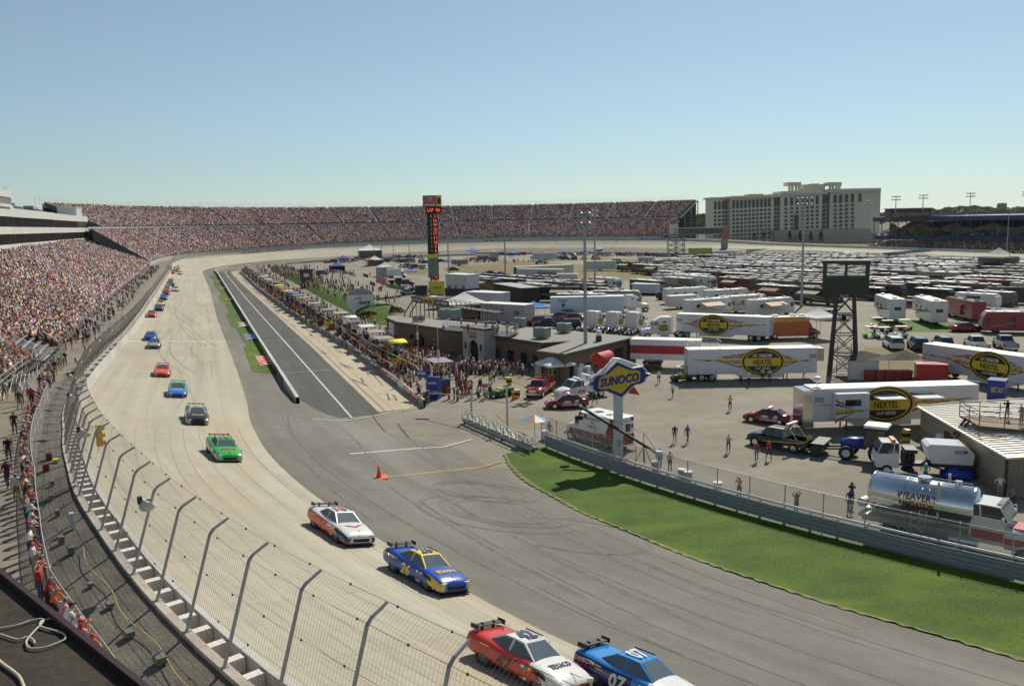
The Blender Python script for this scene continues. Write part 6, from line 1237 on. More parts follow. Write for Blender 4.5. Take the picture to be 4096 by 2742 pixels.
M_BRICK=D.materials.new('brown_brick');nt_,b_=nodes(M_BRICK);br_=nt_.nodes.new('ShaderNodeTexBrick');tc_=nt_.nodes.new('ShaderNodeTexCoord');cx_=nt_.nodes.new('ShaderNodeCombineXYZ');sx_=nt_.nodes.new('ShaderNodeSeparateXYZ');nt_.links.new(tc_.outputs['Object'],sx_.inputs[0])
nt_.links.new(sx_.outputs[0],cx_.inputs[0]);nt_.links.new(sx_.outputs[2],cx_.inputs[1]);nt_.links.new(cx_.outputs[0],br_.inputs[0]);br_.inputs['Scale'].default_value=1;br_.inputs['Brick Width'].default_value=.42;br_.inputs['Row Height'].default_value=.15;br_.inputs['Mortar Size'].default_value=.012
br_.inputs['Color1'].default_value=(.20,.125,.075,1);br_.inputs['Color2'].default_value=(.13,.08,.05,1);br_.inputs['Mortar'].default_value=(.24,.2,.15,1);nt_.links.new(br_.outputs[0],b_.inputs['Base Color']);sock(b_,'Roughness',.9)
M_ROOFG=surf('flat_roof_membrane',(.36,.35,.32),.2,(9,4,.15,.05));M_TRIM=M('brown_fascia',(.10,.075,.05),.6)
ZR=4.0
P_=[G(*q,ZR)for q in((1545,1268),(1590,1286),(2165,1369),(2273,1349),(2327,1352),(2152,1401),(2260,1415),(2544,1346),(2121,1308),(1578,1264))]
A0,F0,I0,I1,I2,N0,N1,E0,B1_,B0_=P_
mb_=thing('media_building','long low brick media building with flat grey roof and arched white entrance','building')
main=[A0,F0,I0,I1,E0,B1_,B0_];annex=[N0,N1,E0,I2]
def slabs(pts,z0,z1,mat,nm,par,top=None):
 ar=sum(pts[i].x*pts[(i+1)%len(pts)].y-pts[(i+1)%len(pts)].x*pts[i].y for i in range(len(pts)));pts=pts if ar>0 else pts[::-1]
 return MB().prism([(p.x,p.y)for p in pts],z0,z1,'Z').build(nm,mat,par)
def grow(pts,d):
 c=sum((Vector((p.x,p.y,0))for p in pts),Vector())/len(pts);return[p+(Vector((p.x,p.y,0))-c).normalized()*d for p in pts]
hull=[A0,F0,I0,N0,N1,E0,B1_,B0_]
def mshape(pts,z0,z1,mat,nm):return slabs(pts,z0,z1,mat,nm,mb_)
mshape([A0,F0,I0,E0,B1_,B0_],0,ZR-.55,M_BRICK,'wall');mshape([N0,N1,E0,I2],0,ZR-.56,M_BRICK,'wall')
mshape(grow([A0,F0,I0,E0,B1_,B0_],.35),ZR-.55,ZR-.05,M_TRIM,'roof_fascia');mshape(grow([N0,N1,E0,I2],.35),ZR-.54,ZR-.03,M_TRIM,'roof_fascia')
for pp,z in(([A0,F0,I0,E0,B1_,B0_],ZR),([N0,N1,E0,I2],ZR+.03)):
 q=grow(pp,.2);ar=sum(q[i].x*q[(i+1)%len(q)].y-q[(i+1)%len(q)].x*q[i].y for i in range(len(q)));q=q if ar>0 else q[::-1];o=link('roof',uvmesh('roof',[(p.x,p.y,z)for p in q],[tuple(range(len(q)))],[(p.x,p.y)for p in q],[M_ROOFG],None,False),mb_)
dF=(I0-F0);dF=Vector((dF.x,dF.y,0)).normalized();nF=Vector((dF.y,-dF.x,0));rzF=math.atan2(dF.y,dF.x)
MB().box(F0*.5+A0*.5+nF*0+Vector((0,0,-ZR/2)),(3.6,.3,3.4),0,math.atan2((F0-A0).y,(F0-A0).x)).build('white_end_wall',WHITE,mb_)
Lf=(I0-F0).length
for k,f in enumerate((.12,.2,.30,.66,.74,.82,.90,.97)):p=F0+dF*Lf*f+nF*.03;MB().box((p.x,p.y,1.5),(1.3,.1,1.5),0,rzF).build('window',GLASS,mb_)
et=G(1817,1500,0);ec=G(1868,1500,0);pc=F0+dF*((G(1868,1345,ZR)-F0).dot(dF));pc=Vector((pc.x,pc.y,0))+nF*1.2;ew=5.2
ar_=[(-ew/2,0),(-1.2,0),(-1.2,2.2)]+[(1.2*math.cos(a),2.2+1.2*math.sin(a))for a in np.linspace(PI,0,9)[1:-1]]+[(1.2,2.2),(1.2,0),(ew/2,0),(ew/2,5.0),(-ew/2,5.0)]
STU=M('white_stucco',(.52,.49,.45),.8,0,.08);e_=MB().prism(ar_,-1.0,-.6,'Y').box((-ew/2+.2,.5,2.5),(.4,2.2,5.0)).box((ew/2-.2,.5,2.5),(.4,2.2,5.0));e_.build('entrance',STU,mb_,(pc.x,pc.y,0),rzF);MB().box((0,.3,5.1),(ew+.5,2.9,.28)).build('entrance_roof',M_TRIM,mb_,(pc.x,pc.y,0),rzF);MB().box((0,-.3,1.8),(2.6,.1,3.4)).build('door',M('dark_door',(.05,.02,.015),.6),mb_,(pc.x,pc.y,0),rzF)
o=text('DOVER',RED,mb_,pc+nF*1.02+Vector((0,0,4.35)),dF,(0,0,1),(1.7,.36),.25,.04);text('MEDIA CENTER',DARK,mb_,pc+nF*1.02+Vector((0,0,3.85)),dF,(0,0,1),(1.8,.3),0,.03)
for x in(-1.9,1.9):MB().box((x,-1.05,2.4),(.35,.12,1.0)).build('wall_lamp',DARK,mb_,(pc.x,pc.y,0),rzF)
dN=Vector(((E0-N1).x,(E0-N1).y,0)).normalized();nN=Vector((dN.y,-dN.x,0));rzN=math.atan2(dN.y,dN.x);LN=(E0-N1).length
aw=MB().loft([[Vector((x,-1.1*math.cos(a),2.2+1.1*math.sin(a)))for a in np.linspace(0,PI/2,8)]for x in np.linspace(-1.7,1.7,7)],0,True,False,False).add([(-1.7,0,2.2),(-1.7,-1.1,2.2),(-1.7,0,3.3)],[(0,1,2)]);q=N1+dN*LN*.47+nN*.1;aw.build('awning',M('awning_red',(.60,.08,.07),.7),mb_,(q.x,q.y,-.1),rzN)
for f,w_,h_,z in((.08,.9,2.1,1.05),(.18,.7,.6,1.7),(.30,.9,2.1,1.1),(.50,4.2,1.1,1.9),(.73,2.3,3.0,1.5)):q=N1+dN*LN*f+nN*.04;MB().box((q.x,q.y,z),(w_,.1,h_),0,rzN).build('opening',M('dark_opening',(.02,.02,.022),.7),mb_)
dM=Vector(((N1-N0).x,(N1-N0).y,0));LM=dM.length;dM.normalize();nM=Vector((dM.y,-dM.x,0))
for f in(.3,.62):q=N0+dM*LM*f+nM*.04;MB().box((q.x,q.y,1.6),(1.6,.1,1.4),0,math.atan2(dM.y,dM.x)).build('window',GLASS,mb_)
AC=M('ac_grey_green',(.22,.26,.25),.5,.2)
for px,py,w_,h_,lb in((2080,1307,1.7,1.3,'grey roof air unit behind the standing man in tan'),(2168,1352,2.0,1.4,'grey-green roof air unit with round duct in the centre of the media roof'),(2257,1330,1.8,1.3,'blue-grey roof air unit near the parked black pickups'),(1663,1288,.9,.9,'small pale roof unit, left of the small pair'),(1687,1286,.9,.9,'small pale roof unit, right of the small pair'),(1800,1272,3.2,1.5,'big dark grey roof unit beside the banner')):
 p=G(px,py,ZR);t=thing('roof_air_unit',lb,'air conditioner',p,rzF+.25,'air units on the media building roof');MB().box((0,0,.15+h_/2),(w_,w_*.8,h_)).build('housing',AC,t,bevel=.03);MB().cyl((0,0,.15+h_),(0,0,.2+h_),w_*.3,w_*.3,14).build('fan',DARK,t)
p=G(2395,1365,ZR);t=thing('roof_vent','white mushroom exhaust vent on the annex roof','vent',p);MB().cyl((0,0,0),(0,0,.8),.45,.4,12).build('base',DARK,t);MB().cyl((0,0,.8),(0,0,1.2),.3,.42,12).cyl((0,0,1.25),(0,0,1.55),.42,.3,12).build('cap',WHITER,t)
def railbox(nm,lbl,pts,z,h=1.1,mat=GALV,deck=True,post=1.6,cat='platform',dk=None):
 t=thing(nm,lbl,cat);m_=MB();pts=[Vector((p.x,p.y,0))for p in pts]
 for a,b in zip(pts,pts[1:]+pts[:1]):
  for zz in(.35,.7,1.0):m_.bar(a+Vector((0,0,z+h*zz)),b+Vector((0,0,z+h*zz)),.05)
  n=max(1,int((b-a).length/post))
  for i in range(n):c=a+(b-a)*i/n;m_.bar(c+Vector((0,0,z)),c+Vector((0,0,z+h)),.05)
 m_.build('railing',mat,t)
 if deck:slabs(pts,z-.15,z,dk or DARK,'deck',t)
 return t
railbox('camera_platform','railed camera platform with people on the roof behind the arched entrance',[G(*q,ZR+.35)for q in((1770,1318),(1815,1322),(1980,1335),(1990,1318),(1800,1300))],ZR+.35)
railbox('camera_platform','second railed platform carrying onlookers beside the roof air units',[G(*q,ZR+.35)for q in((1968,1340),(2030,1347),(2075,1330),(2010,1320))],ZR+.35)
bw=thing('banner_walkway','raised timber walkway with long black and yellow series banner behind the media building','walkway');a,b=at(1650,1262),at(1985,1318);a,b=Vector((a.x,a.y,0)),Vector((b.x,b.y,0));d=(b-a).normalized();n=Vector((-d.y,d.x,0));L_=(b-a).length
MB().box((a+b)/2+n*1+Vector((0,0,3.2)),(L_,2,.2),0,math.atan2(d.y,d.x)).build('deck',WOOD,bw);m_=MB()
for k in range(int(L_/2)+1):
 for o_ in(0,2):c=a+d*k*2+n*o_;m_.bar(c,c+Vector((0,0,4.4)),.12)
for o_ in(0,2):m_.bar(a+n*o_+Vector((0,0,4.4)),b+n*o_+Vector((0,0,4.4)),.1)
m_.bar(a-d*4+Vector((0,0,.1)),a+Vector((0,0,3.2)),.2);m_.bar(a-d*4+n*1.5+Vector((0,0,.1)),a+n*1.5+Vector((0,0,3.2)),.2);m_.build('frame',WOOD,bw)
x0=.0
for s_,bgm,fgm,w_ in(('NASCAR',BG_B,BG_W,.32),('NEXTEL',BG_Y,BG_B,.30),('CUP SERIES',BG_B,BG_W,.38)):
 ww=w_*17;c=a+d*(x0+ww/2)-n*.1+Vector((0,0,3.75));MB().box(c,(ww-.03,.04,1.1),0,math.atan2(d.y,d.x)).build('banner',bgm,bw);text(s_,fgm,bw,c-n*.05,d,(0,0,1),(ww*.8,.62),0,.04);x0+=ww
pw=thing('pit_stall_wall','low concrete wall in front of the pit crews with team banners hung over it','wall');wallrib('wall_body',3,344,lambda s:Rw(s)-.15,.3,.9,M_CONCW,pw)
bc=[(.5,.03,.03),(.6,.45,.03),(.05,.1,.35),(.6,.6,.58),(.04,.04,.05),(.5,.15,.03),(.05,.2,.08)]
for i,s in enumerate(np.arange(7,340,3.85)):
 if i>86:break
 c=bc[(i*5+i//3)%7];p=ring(s,Rw(s)+.03);MB().box((p.x,p.y,.5),(3.2,.04,.72),0,tang(s)).build('banner',paint('pb%d'%((i*5+i//3)%7),c),pw)
def warwagon(i):
 r=thing('pit_cart',None,'pit cart');MB().box((0,0,.95),(3.0,1.7,1.5)).build('chest',OBJP,r,bevel=.04);MB().box((0,0,1.75),(3.1,1.9,.08)).build('seat_deck',DARK,r);m_=MB()
 for x,y in((1.4,.85),(-1.4,.85),(1.4,-.85),(-1.4,-.85)):m_.bar((x,y,1.7),(x,y,3.9),.05)
 for z in(2.6,):m_.bar((1.4,.85,z),(-1.4,.85,z),.04);m_.bar((1.4,-.85,z),(-1.4,-.85,z),.04)
 m_.build('frame',GALV,r)
 if i==0:MB().loft([[Vector((x,y,3.9+.25*math.cos(x*.8)))for y in(-1.3,1.3)]+[Vector((x,y,3.84+.25*math.cos(x*.8)))for y in(1.3,-1.3)]for x in np.linspace(-2.1,2.1,8)],0).build('canopy',CLOTH,r)
 else:MB().box((0,0,3.95),(3.9,2.5,.08)).build('canopy',CLOTH,r);MB().box((0,0,3.88),(3.7,2.3,.06)).build('canopy_frame',GALV,r)
 MB().box((.9,0,2.15),(.5,1.1,.6)).box((-.7,.3,2.05),(.7,.5,.5)).build('monitor_stack',BLACK,r);MB().cyl((-1.6,.3,0),(-1.6,.3,1.1),.16).cyl((-1.6,-.2,0),(-1.6,-.2,1.1),.16).build('gas_bottle',RED,r);wheels(r,[(1,.7),(1,-.7),(-1,.7),(-1,-.7)],.22,.12,None,False);return r
WT=[template(lambda k=k:warwagon(k))for k in(0,1)]
cc=[('purple-grey',(.30,.24,.30)),('yellow',(.82,.68,.04)),('dark grey',(.10,.10,.10)),('grey',(.28,.27,.26)),('pale grey',(.30,.30,.28)),('white',(.62,.62,.60)),('plum',(.16,.10,.16)),('white',(.68,.68,.68)),('tan',(.38,.32,.24)),('grey',(.24,.23,.22)),('black',(.05,.05,.05)),('grey',(.32,.31,.30)),('brown',(.18,.13,.10)),('grey',(.3,.29,.28)),('dull grey',(.22,.22,.22)),('blue',(.06,.18,.5)),('white',(.6,.58,.55)),('red',(.4,.08,.06))]
body=[(.02,.05,.28),(.8,.62,.03),(.04,.04,.05),(.35,.03,.03),(.1,.1,.12),(.3,.3,.3),(.25,.02,.03),(.05,.07,.2)]
for i in range(40):
 s=11+i*8.2;R=Rw(s)-2.1-(2 if i==0 else random.uniform(0,1.2));p=ring(s,R);c=cc[i%len(cc)]
 if i==1:s+=12;p=ring(s,Rw(s)-3)
 if i in(2,):continue
 r=put(WT[0 if i in(1,15,20,7,26,31)else 1],(p.x,p.y,0),tang(s)+PI/2*(i%2==5)+.05,'%s canopy pit cart, %s from the pit lane exit'%(c[0],ordn(i)),'pit carts behind the pit wall',None)
 for ch in kids(r):
  ch.color=(*c[1],1)if ch.name.startswith('canopy')else(*body[i%8],1)
t=thing('pit_cabinet','tall blue tool cabinet lettered Lowe\'s at the head of pit row','cabinet',at(1737,1592),R_(-20));t['label']='tall blue lettered tool cabinet at the head of pit row';MB().box((0,0,1.3),(1.5,.9,2.6)).build('cabinet_body',BLU,t,bevel=.03);text("LOWE'S",BG_W,t,(0,-.47,1.9),(1,0,0),(0,0,1),(1.1,.3),0,.03);MB().bar((-.75,-.45,2.6),(-2.6,.6,3.6),.06).box((-1.5,-.1,2.9),(1.9,.06,.8),0,-.35).build('side_panel',BLU,t)
text("LOWE'S",BG_W,t,(-1.5,-.18,2.95),(math.cos(-.35),math.sin(-.35),0),(0,0,1),(1.3,.4),0,.03)
for k,(px,py,h_,nm)in enumerate(((1676,1520,9.5,'tall thin yellow hose pole nearest the pit exit'),(1758,1585,8.2,'yellow hose pole beside the blue lettered cabinet'),(1490,1370,7,'yellow hose pole with orange box farther up pit row'),(1420,1330,6.5,'thin yellow hose pole between the grey canopies'),(1275,1260,6.5,'far yellow hose pole by the white flag'),(1245,1200,7,'tall far hose pole beside the brown tower'))):
 t=thing('hose_pole',nm,'pole',at(px,py));MB().cyl((0,0,0),(0,0,h_),.06,.04,6).build('pole',M('yellow_pole',(.62,.45,.12),.5),t);MB().box((0,0,h_*.62),(.28,.28,.9)).build('pulley_box',M('pole_box',(.5,.48,.42),.5)if k!=2 else ORG,t)
HOSE=M('yellow_hose',(.60,.45,.12),.5)
for k,(sa,sb_,ra,rb_,z)in enumerate(((12,120,-1,1,3.6),(12,90,.5,1.5,3.2),(40,150,-2,0,4.2),(60,230,0,1,3.8),(120,330,0,1,3.6),(130,320,1,2,4.2),(20,70,2,1,2.4))):
 pts=[Vector((*ring(s,Rw(s)-2.2+ra+(rb_-ra)*t),z-.8*math.sin(PI*t)))for t,s in((i/14,sa+(sb_-sa)*i/14)for i in range(15))];tag(MB().tube(pts,.045,4).build('air_hose',HOSE),'%s yellow air hose line strung along pit row'%ORDW[k],'hose')
for px,py,c,tx,lb in((1249,1307,(.35,.8,.05),'25','lime green pit board with number 25 held over the pit box'),(1180,1248,(.85,.3,.03),'12','orange pit board held out over the pit boxes'),(1200,1263,(.7,.75,.05),'1','yellow-green pit board next to the orange one'),(1562,1368,(.1,.3,.6),'','light blue pit board carried by the standing crewman')):
 t=thing('pit_board',lb,'sign board',at(px,py)+Vector((0,0,0)),R_(20));MB().box((0,0,1.0),(1.7,.05,1.0)).build('board',paint('pbd%s'%tx,c),t);MB().bar((-.2,.05,1.0),(2.8,1.8,1.2),.05).build('pole',GALV,t)
 if tx:text(tx,BG_B,t,(0,-.04,1.0),(1,0,0),(0,0,1),(1.1,.75),0,.05)
crewc=['red','orange','white','black','navy','yellow','grey','maroon','blue','purple' if False else 'pink','white','black']
k=0
for s in np.arange(4.5,60,1.55):
 if k>=36:break
 R=Rw(s)-random.uniform(.5,2.2);p=ring(s,R);c=random.choice(crewc);po=random.choice(['stand','folded','rail','crouch','hips','seat2','stand']);cp=random.choice([None,'white','red','white','yellow'])
 person((p.x,p.y,.0 if po!='seat2' else.35),tang(s)+random.uniform(-1.5,3.2),c,po,'%s crew member behind the pit wall from the exit end, in %s%s'%(ordn(k),c,' with '+cp+' cap' if cp else ''),'pit crews behind the wall',cp,random.choice(['black','denim','grey','khaki']));k+=1
scatter(420,lambda:(lambda s:(*ring(s,Rw(s)-random.uniform(.5,11)),0))(random.uniform(22,345)));scatter(90,lambda:(lambda s:(*ring(s,Rw(s)-random.uniform(2,9)),0))(random.uniform(4,40)))
scatter(60,lambda:(lambda s:(*ring(s,Rw(s)-2.2),1.8))(random.uniform(8,340)));scatter(70,onseg(at(1640,1440),at(1800,1500),2.0));scatter(60,onseg(at(1860,1480),at(2080,1500),1.6))
hb=[G(*q)for q in((1080,1078),(1200,1142),(1300,1200),(1480,1290),(1545,1300),(1570,1250),(1430,1205),(1340,1178),(1230,1120),(1120,1078))]
vs=[];fs=[];L1=[Vector((p.x,p.y,0))for p in(hb[0],hb[1],hb[2],hb[3],hb[4])];L2=[Vector((p.x,p.y,0))for p in(hb[9],hb[8],hb[7],hb[6],hb[5])]
for a,b in zip(L1,L2):
 for t,z in((-.02,-.02),(.2,.9),(.5,1.9),(.8,2.0),(1.0,1.3),(1.1,-.02)):q=a+(b-a)*t;vs.append((q.x,q.y,z))
K(link('grass_bank',uvmesh('grass_bank',vs,[(i*6+j,i*6+j+1,(i+1)*6+j+1,(i+1)*6+j)for i in range(4)for j in range(5)],[(v[0],v[1])for v in vs],[M_TURF])))
scatter(330,onseg(at(1090,1080),at(1500,1235),3.4,1.5));scatter(120,onseg(at(1100,1070),at(1420,1175),5,.0))
def floodlight(n,h,big=1):
 r=thing('light_pole',None,'light pole');MB().cyl((0,0,0),(0,0,h),.30*big,.16*big,10).cyl((0,0,0),(0,0,.5),.4*big,.4*big,10).build('pole',M('light_pole_grey',(.34,.36,.37),.5,.2),r);m_=MB();rows=2 if n>3 else 1;per=n//rows
 for k in range(rows):m_.bar((-per*.55,0,h-.4-1.3*k),(per*.55,0,h-.4-1.3*k),.1)
 m_.build('crossarm',GALV,r)
 for k in range(rows):
  for i in range(per):x=(i-(per-1)/2)*1.05;MB().loft([[Vector((x+rr*math.cos(a),-.3+rr*.9*math.sin(a),h-.5-1.3*k+z))for a in np.linspace(0,2*PI,11)[:-1]]for rr,z in((.1,.42),(.32,.3),(.46,-.05),(.42,-.12))],0).build('lamp_head',M('lamp_bowl',(.30,.32,.31),.35,.3),r)
 return r
for px,py,h,n,lb in((2343,1490,21.6,4,'tall grey light pole rising through the brick building annex'),(2380,1190,23.3,4,'light pole just behind the broadcast trailer'),(3206,1225,24.8,8,'tall light pole with eight lamps in the middle of the motorhome lot'),(2022,1140,24,2,'light pole beside the television platforms'),(1795,1100,24,2,'light pole on the dry grass beside the scoreboard'),(1640,1092,22,2,'light pole between the tents and the scoreboard'),(1575,1042,18,2,'light pole behind the red and white tents'),(1530,1055,19,2,'far light pole left of the tents'),(1498,1050,19,2,'farthest light pole by the blue marquee'),(2225,1010,14,2,'short pole on the far side of the dry grass'),(2985,1008,17,2,'flag-like pole beyond the yellow trailers'),(3060,1010,19,2,'light pole in front of the cypress trees'),(4022,1090,22,2,'thin light pole over the trailers at the frame edge'),(2465,1008,13,2,'pole by the crossover bridge')):
 t=floodlight(n,h,.62 if py<1100 else 1);t.location=at(px,py);tag(t,lb,'light pole','infield light poles')
ft=[at(*q)for q in((3322,1515),(3427,1520),(3405,1478),(3330,1475))];tc0=sum(ft,Vector())/4;t=thing('observation_tower','dark green observation cabin on a tall braced steel tower with stairs','tower',(tc0.x,tc0.y,0),R_(-21));GR=M('tower_green',(.045,.055,.035),.7,0,.2,2);ZT=zof((3372,1520),1172)-.4;H2=zof((3372,1520),1045)
m_=MB();bp=[(-1.75,-1.6),(1.75,-1.6),(1.5,1.6),(-1.5,1.6)];tp=[(-1.05,-1.0),(1.05,-1.0),(1.0,1.0),(-1.0,1.0)];LV=[0,ZT*.25,ZT*.5,ZT*.75,ZT]
def tw(k,z):f=z/ZT;return Vector((bp[k][0]*(1-f)+tp[k][0]*f,bp[k][1]*(1-f)+tp[k][1]*f,z))
for k in range(4):
 m_.bar(tw(k,0),tw(k,ZT),.3)
 for a,b in zip(LV[:-1],LV[1:]):m_.bar(tw(k,a),tw((k+1)%4,b),.11);m_.bar(tw((k+1)%4,a),tw(k,b),.11);m_.bar(tw(k,b),tw((k+1)%4,b),.13)
m_.build('leg_frame',M('tower_steel',(.07,.065,.05),.7,.2),t);hw=2.75;MB().box((0,0,ZT+1.15),(hw*2,4.6,2.3)).build('lower_cladding',GR,t);m_=MB()
for x in np.arange(-hw+.15,hw,.22):m_.box((x,-2.32,ZT+.95),(.08,.05,1.8))
m_.build('corrugation',GR,t);m_=MB();wz=ZT+2.3;wt=H2-.45
for x in(-hw+.22,0,hw-.22):
 for y in(-2.1,2.1):m_.box((x,y,(wz+wt)/2),(.44 if x else.35,.3,wt-wz+.1))
m_.box((0,0,(wt+H2)/2),(hw*2+.2,4.8,H2-wt)).build('window_frame',GR,t)
for x in(-1.3,1.3):MB().box((x,-2.15,(wz+wt)/2),(2.1,.02,wt-wz)).build('window',M('clear_glass',(.6,.62,.55),.05,0,.02,1,alpha=.16),t)
m_=MB();nst=12
for i in range(nst):m_.box((.25,-1.8-.0*i,.25+i*.27),(1.6,.3,.05))if False else m_.box((0.1,-.9+.16*i,.25+i*.3),(1.7,.28,.05))
m_.bar((-.75,-1.0,.1),(-.75,1.0,3.9),.1);m_.bar((.95,-1.0,.1),(.95,1.0,3.9),.1);m_.build('stair',M('stair_grey',(.30,.29,.26),.6),t)
b0=at(1740,1160);hS=zof((1740,1160),782);t=thing('scoreboard_pylon','tall black scoreboard pylon with orange running-order numbers and a red and yellow cube on top','scoreboard',b0,R_(10));sc_=hS/29.0
MB().box((0,0,15*sc_),(2.55,2.4,30*sc_-5*sc_)).build('column',BLACK,t);MB().box((-1.55,0,15),(.5,1.6,22)).build('frame',DARK,t);zc0=hS-1.0-2.1
MB().box((-.1,0,hS-1.7),(5.4,3.6,3.4)).build('cube',DARK,t);MB().box((-.85,-1.83,hS-1.7),(3.7,.05,3.2)).build('red_panel',paint('panel_red',(.38,.02,.02)),t);MB().box((1.9,-1.83,hS-1.7),(1.5,.05,3.2)).build('yellow_panel',paint('panel_yellow',(.62,.52,.03)),t);text('DODGE',BG_W,t,(-.85,-1.87,hS-2.85),(1,0,0),(0,0,1),(3.1,.5),0,.04)
for sg in(1,-1):MB().tube([(-.85+sg*.15,-1.88,hS-1.9),(-.85+sg*.55,-1.88,hS-1.3),(-.85+sg*.5,-1.88,hS-.7),(-.85+sg*.15,-1.88,hS-.75),(-.85+sg*.25,-1.88,hS-1.15)],.07,5).build('panel_emblem',BG_W,t)
MB().add([Vector((1.9+.6*math.cos(a),-1.87,hS-1.7+1.1*math.sin(a)))for a in np.linspace(0,2*PI,22)[:-1]],[tuple(range(21))]).build('panel_emblem',DARK,t)
MB().box((.3,0,hS-4.4),(4.7,3.0,1.9)).build('lap_panel',BLACK,t);LED=M('led_orange',(.5,.12,.02),.5,emit=(1,.10,.02,.7));LEDW=M('led_white',(.5,.5,.5),.5)
text('LAP',LED,t,(-.75,-1.54,hS-4.4),(1,0,0),(0,0,1),(1.9,1.1),0,.02);text('86',LED,t,(1.55,-1.54,hS-4.4),(1,0,0),(0,0,1),(1.3,1.1),0,.02)
for i,nn in enumerate(('2','16','99','25','17','11','24','5','8','29','48','1','42','01','07','30 19')):
 z=hS-6.3-i*1.32;text(str(i+1)if i<15 else '',LEDW,t,(-.65,-1.23,z),(1,0,0),(0,0,1),(.35 if i<9 else.65,.85),0,.03)if i<15 else None;text(nn,LED,t,(.55 if i<15 else.1,-1.23,z),(1,0,0),(0,0,1),((.5 if len(nn)==1 else 1.0)if i<15 else 2.2,1.0),0,.03)
MB().box((-.6,-1.9,7.2*sc_),(3.0,.5,5.6)).build('video_screen',M('screen_image',(.13,.20,.17),.3,0,.5,.9),t);MB().box((-.6,-1.8,10.6*sc_),(3.4,.5,1.2)).build('screen_header',paint('panel_yellow',None),t)
t=thing('banner_truck','yellow wrapped display truck below the video screen of the pylon','truck',at(1735,1180),R_(14));MB().box((.8,-.4,2.1),(4.4,2.4,4.0)).build('box_body',paint('panel_yellow',None),t,bevel=.05);MB().box((-3.6,0,1.6),(3.4,2.3,2.8)).build('cab',DARK,t,bevel=.1);text('NEXTEL',BG_B,t,(1.0,-1.63,2.3),(1,0,0),(0,0,1),(2.3,.5),0,.03);wheels(t,[(-3.6,1.1),(-3.6,-1.1),(2,1.1),(2,-1.1)],.48,.3,None,False)
def cabinbox(nm,lb,a,b,dp,H,mat,cat='trailer',wins=0,roof=WHITER,z0=.5,txt=None,arched=False):
 A,B=at(*a),at(*b);d=(B-A).normalized();n=Vector((-d.y,d.x,0));L_=(B-A).length;t=thing(nm,lb,cat,(A+B)/2+n*dp/2,math.atan2(d.y,d.x));MB().box((0,0,(H+z0)/2),(L_,dp,H-z0)).build('body',mat,t,bevel=.04);MB().box((0,0,H+.06),(L_+.1,dp+.1,.12)).build('roof',roof,t)
 for i in range(wins):x=-L_/2+L_*(i+.5)/wins;MB().box((x,-dp/2-.01,H*.62),(1.1,.04,.8)).build('window',GLASS,t);MB().box((x,-dp/2-.035,H*.62),(.05,.03,.8)).build('window_bar',WHITE,t)
 if z0>.3:wheels(t,[(-L_*.1,dp*.42),(L_*.1,dp*.42),(-L_*.1,-dp*.42),(L_*.1,-dp*.42)],.4,.25,None,False)
 if txt:text(txt[0],txt[1],t,(txt[2]*L_,-dp/2-.03,H*.6),(1,0,0),(0,0,1),(txt[3],txt[4]),0,.03)
 return t
GW=M('office_grey',(.42,.43,.45),.5);SV=M('tv_silver',(.45,.47,.50),.4,.2)
cabinbox('office_trailer','long pale grey site office with small barred windows behind the media roof',(1922,1290),(2098,1302),3.6,4.0,GW,'office',3)
MB_=cabinbox('television_truck','white television unit raised on black-skirted scaffolding by the pylon',(1785,1225),(1870,1232),4,8.0,SV,'television truck',3,z0=4.6);MB().box((0,0,2.3),(8.5,4.1,4.6)).build('skirt',BLACK,MB_)
cabinbox('television_truck','grey television trailer with wide silver canopy and picture panel',(1862,1240),(2000,1248),4,4.3,SV,'television truck',0,txt=('ESPN',BG_W,.35,1.6,.6));cabinbox('television_truck','black television trailer with open roof deck carrying people',(1975,1200),(2085,1225),5,4.4,BLACK,'television truck',0,roof=GREYP)
cabinbox('small_trailer','small white catering trailer beside the white marquee',(1712,1235),(1805,1238),2.4,2.9,WHITE,'trailer',2,txt=('CATERING',BLU,.1,2,.3))
T_=[template(lambda:canopy(3.0,2.2,.8)),template(lambda:canopy(6.0,2.4,1.5,None,3)),template(lambda:canopy(3.4,2.3,1.1,None,2))]
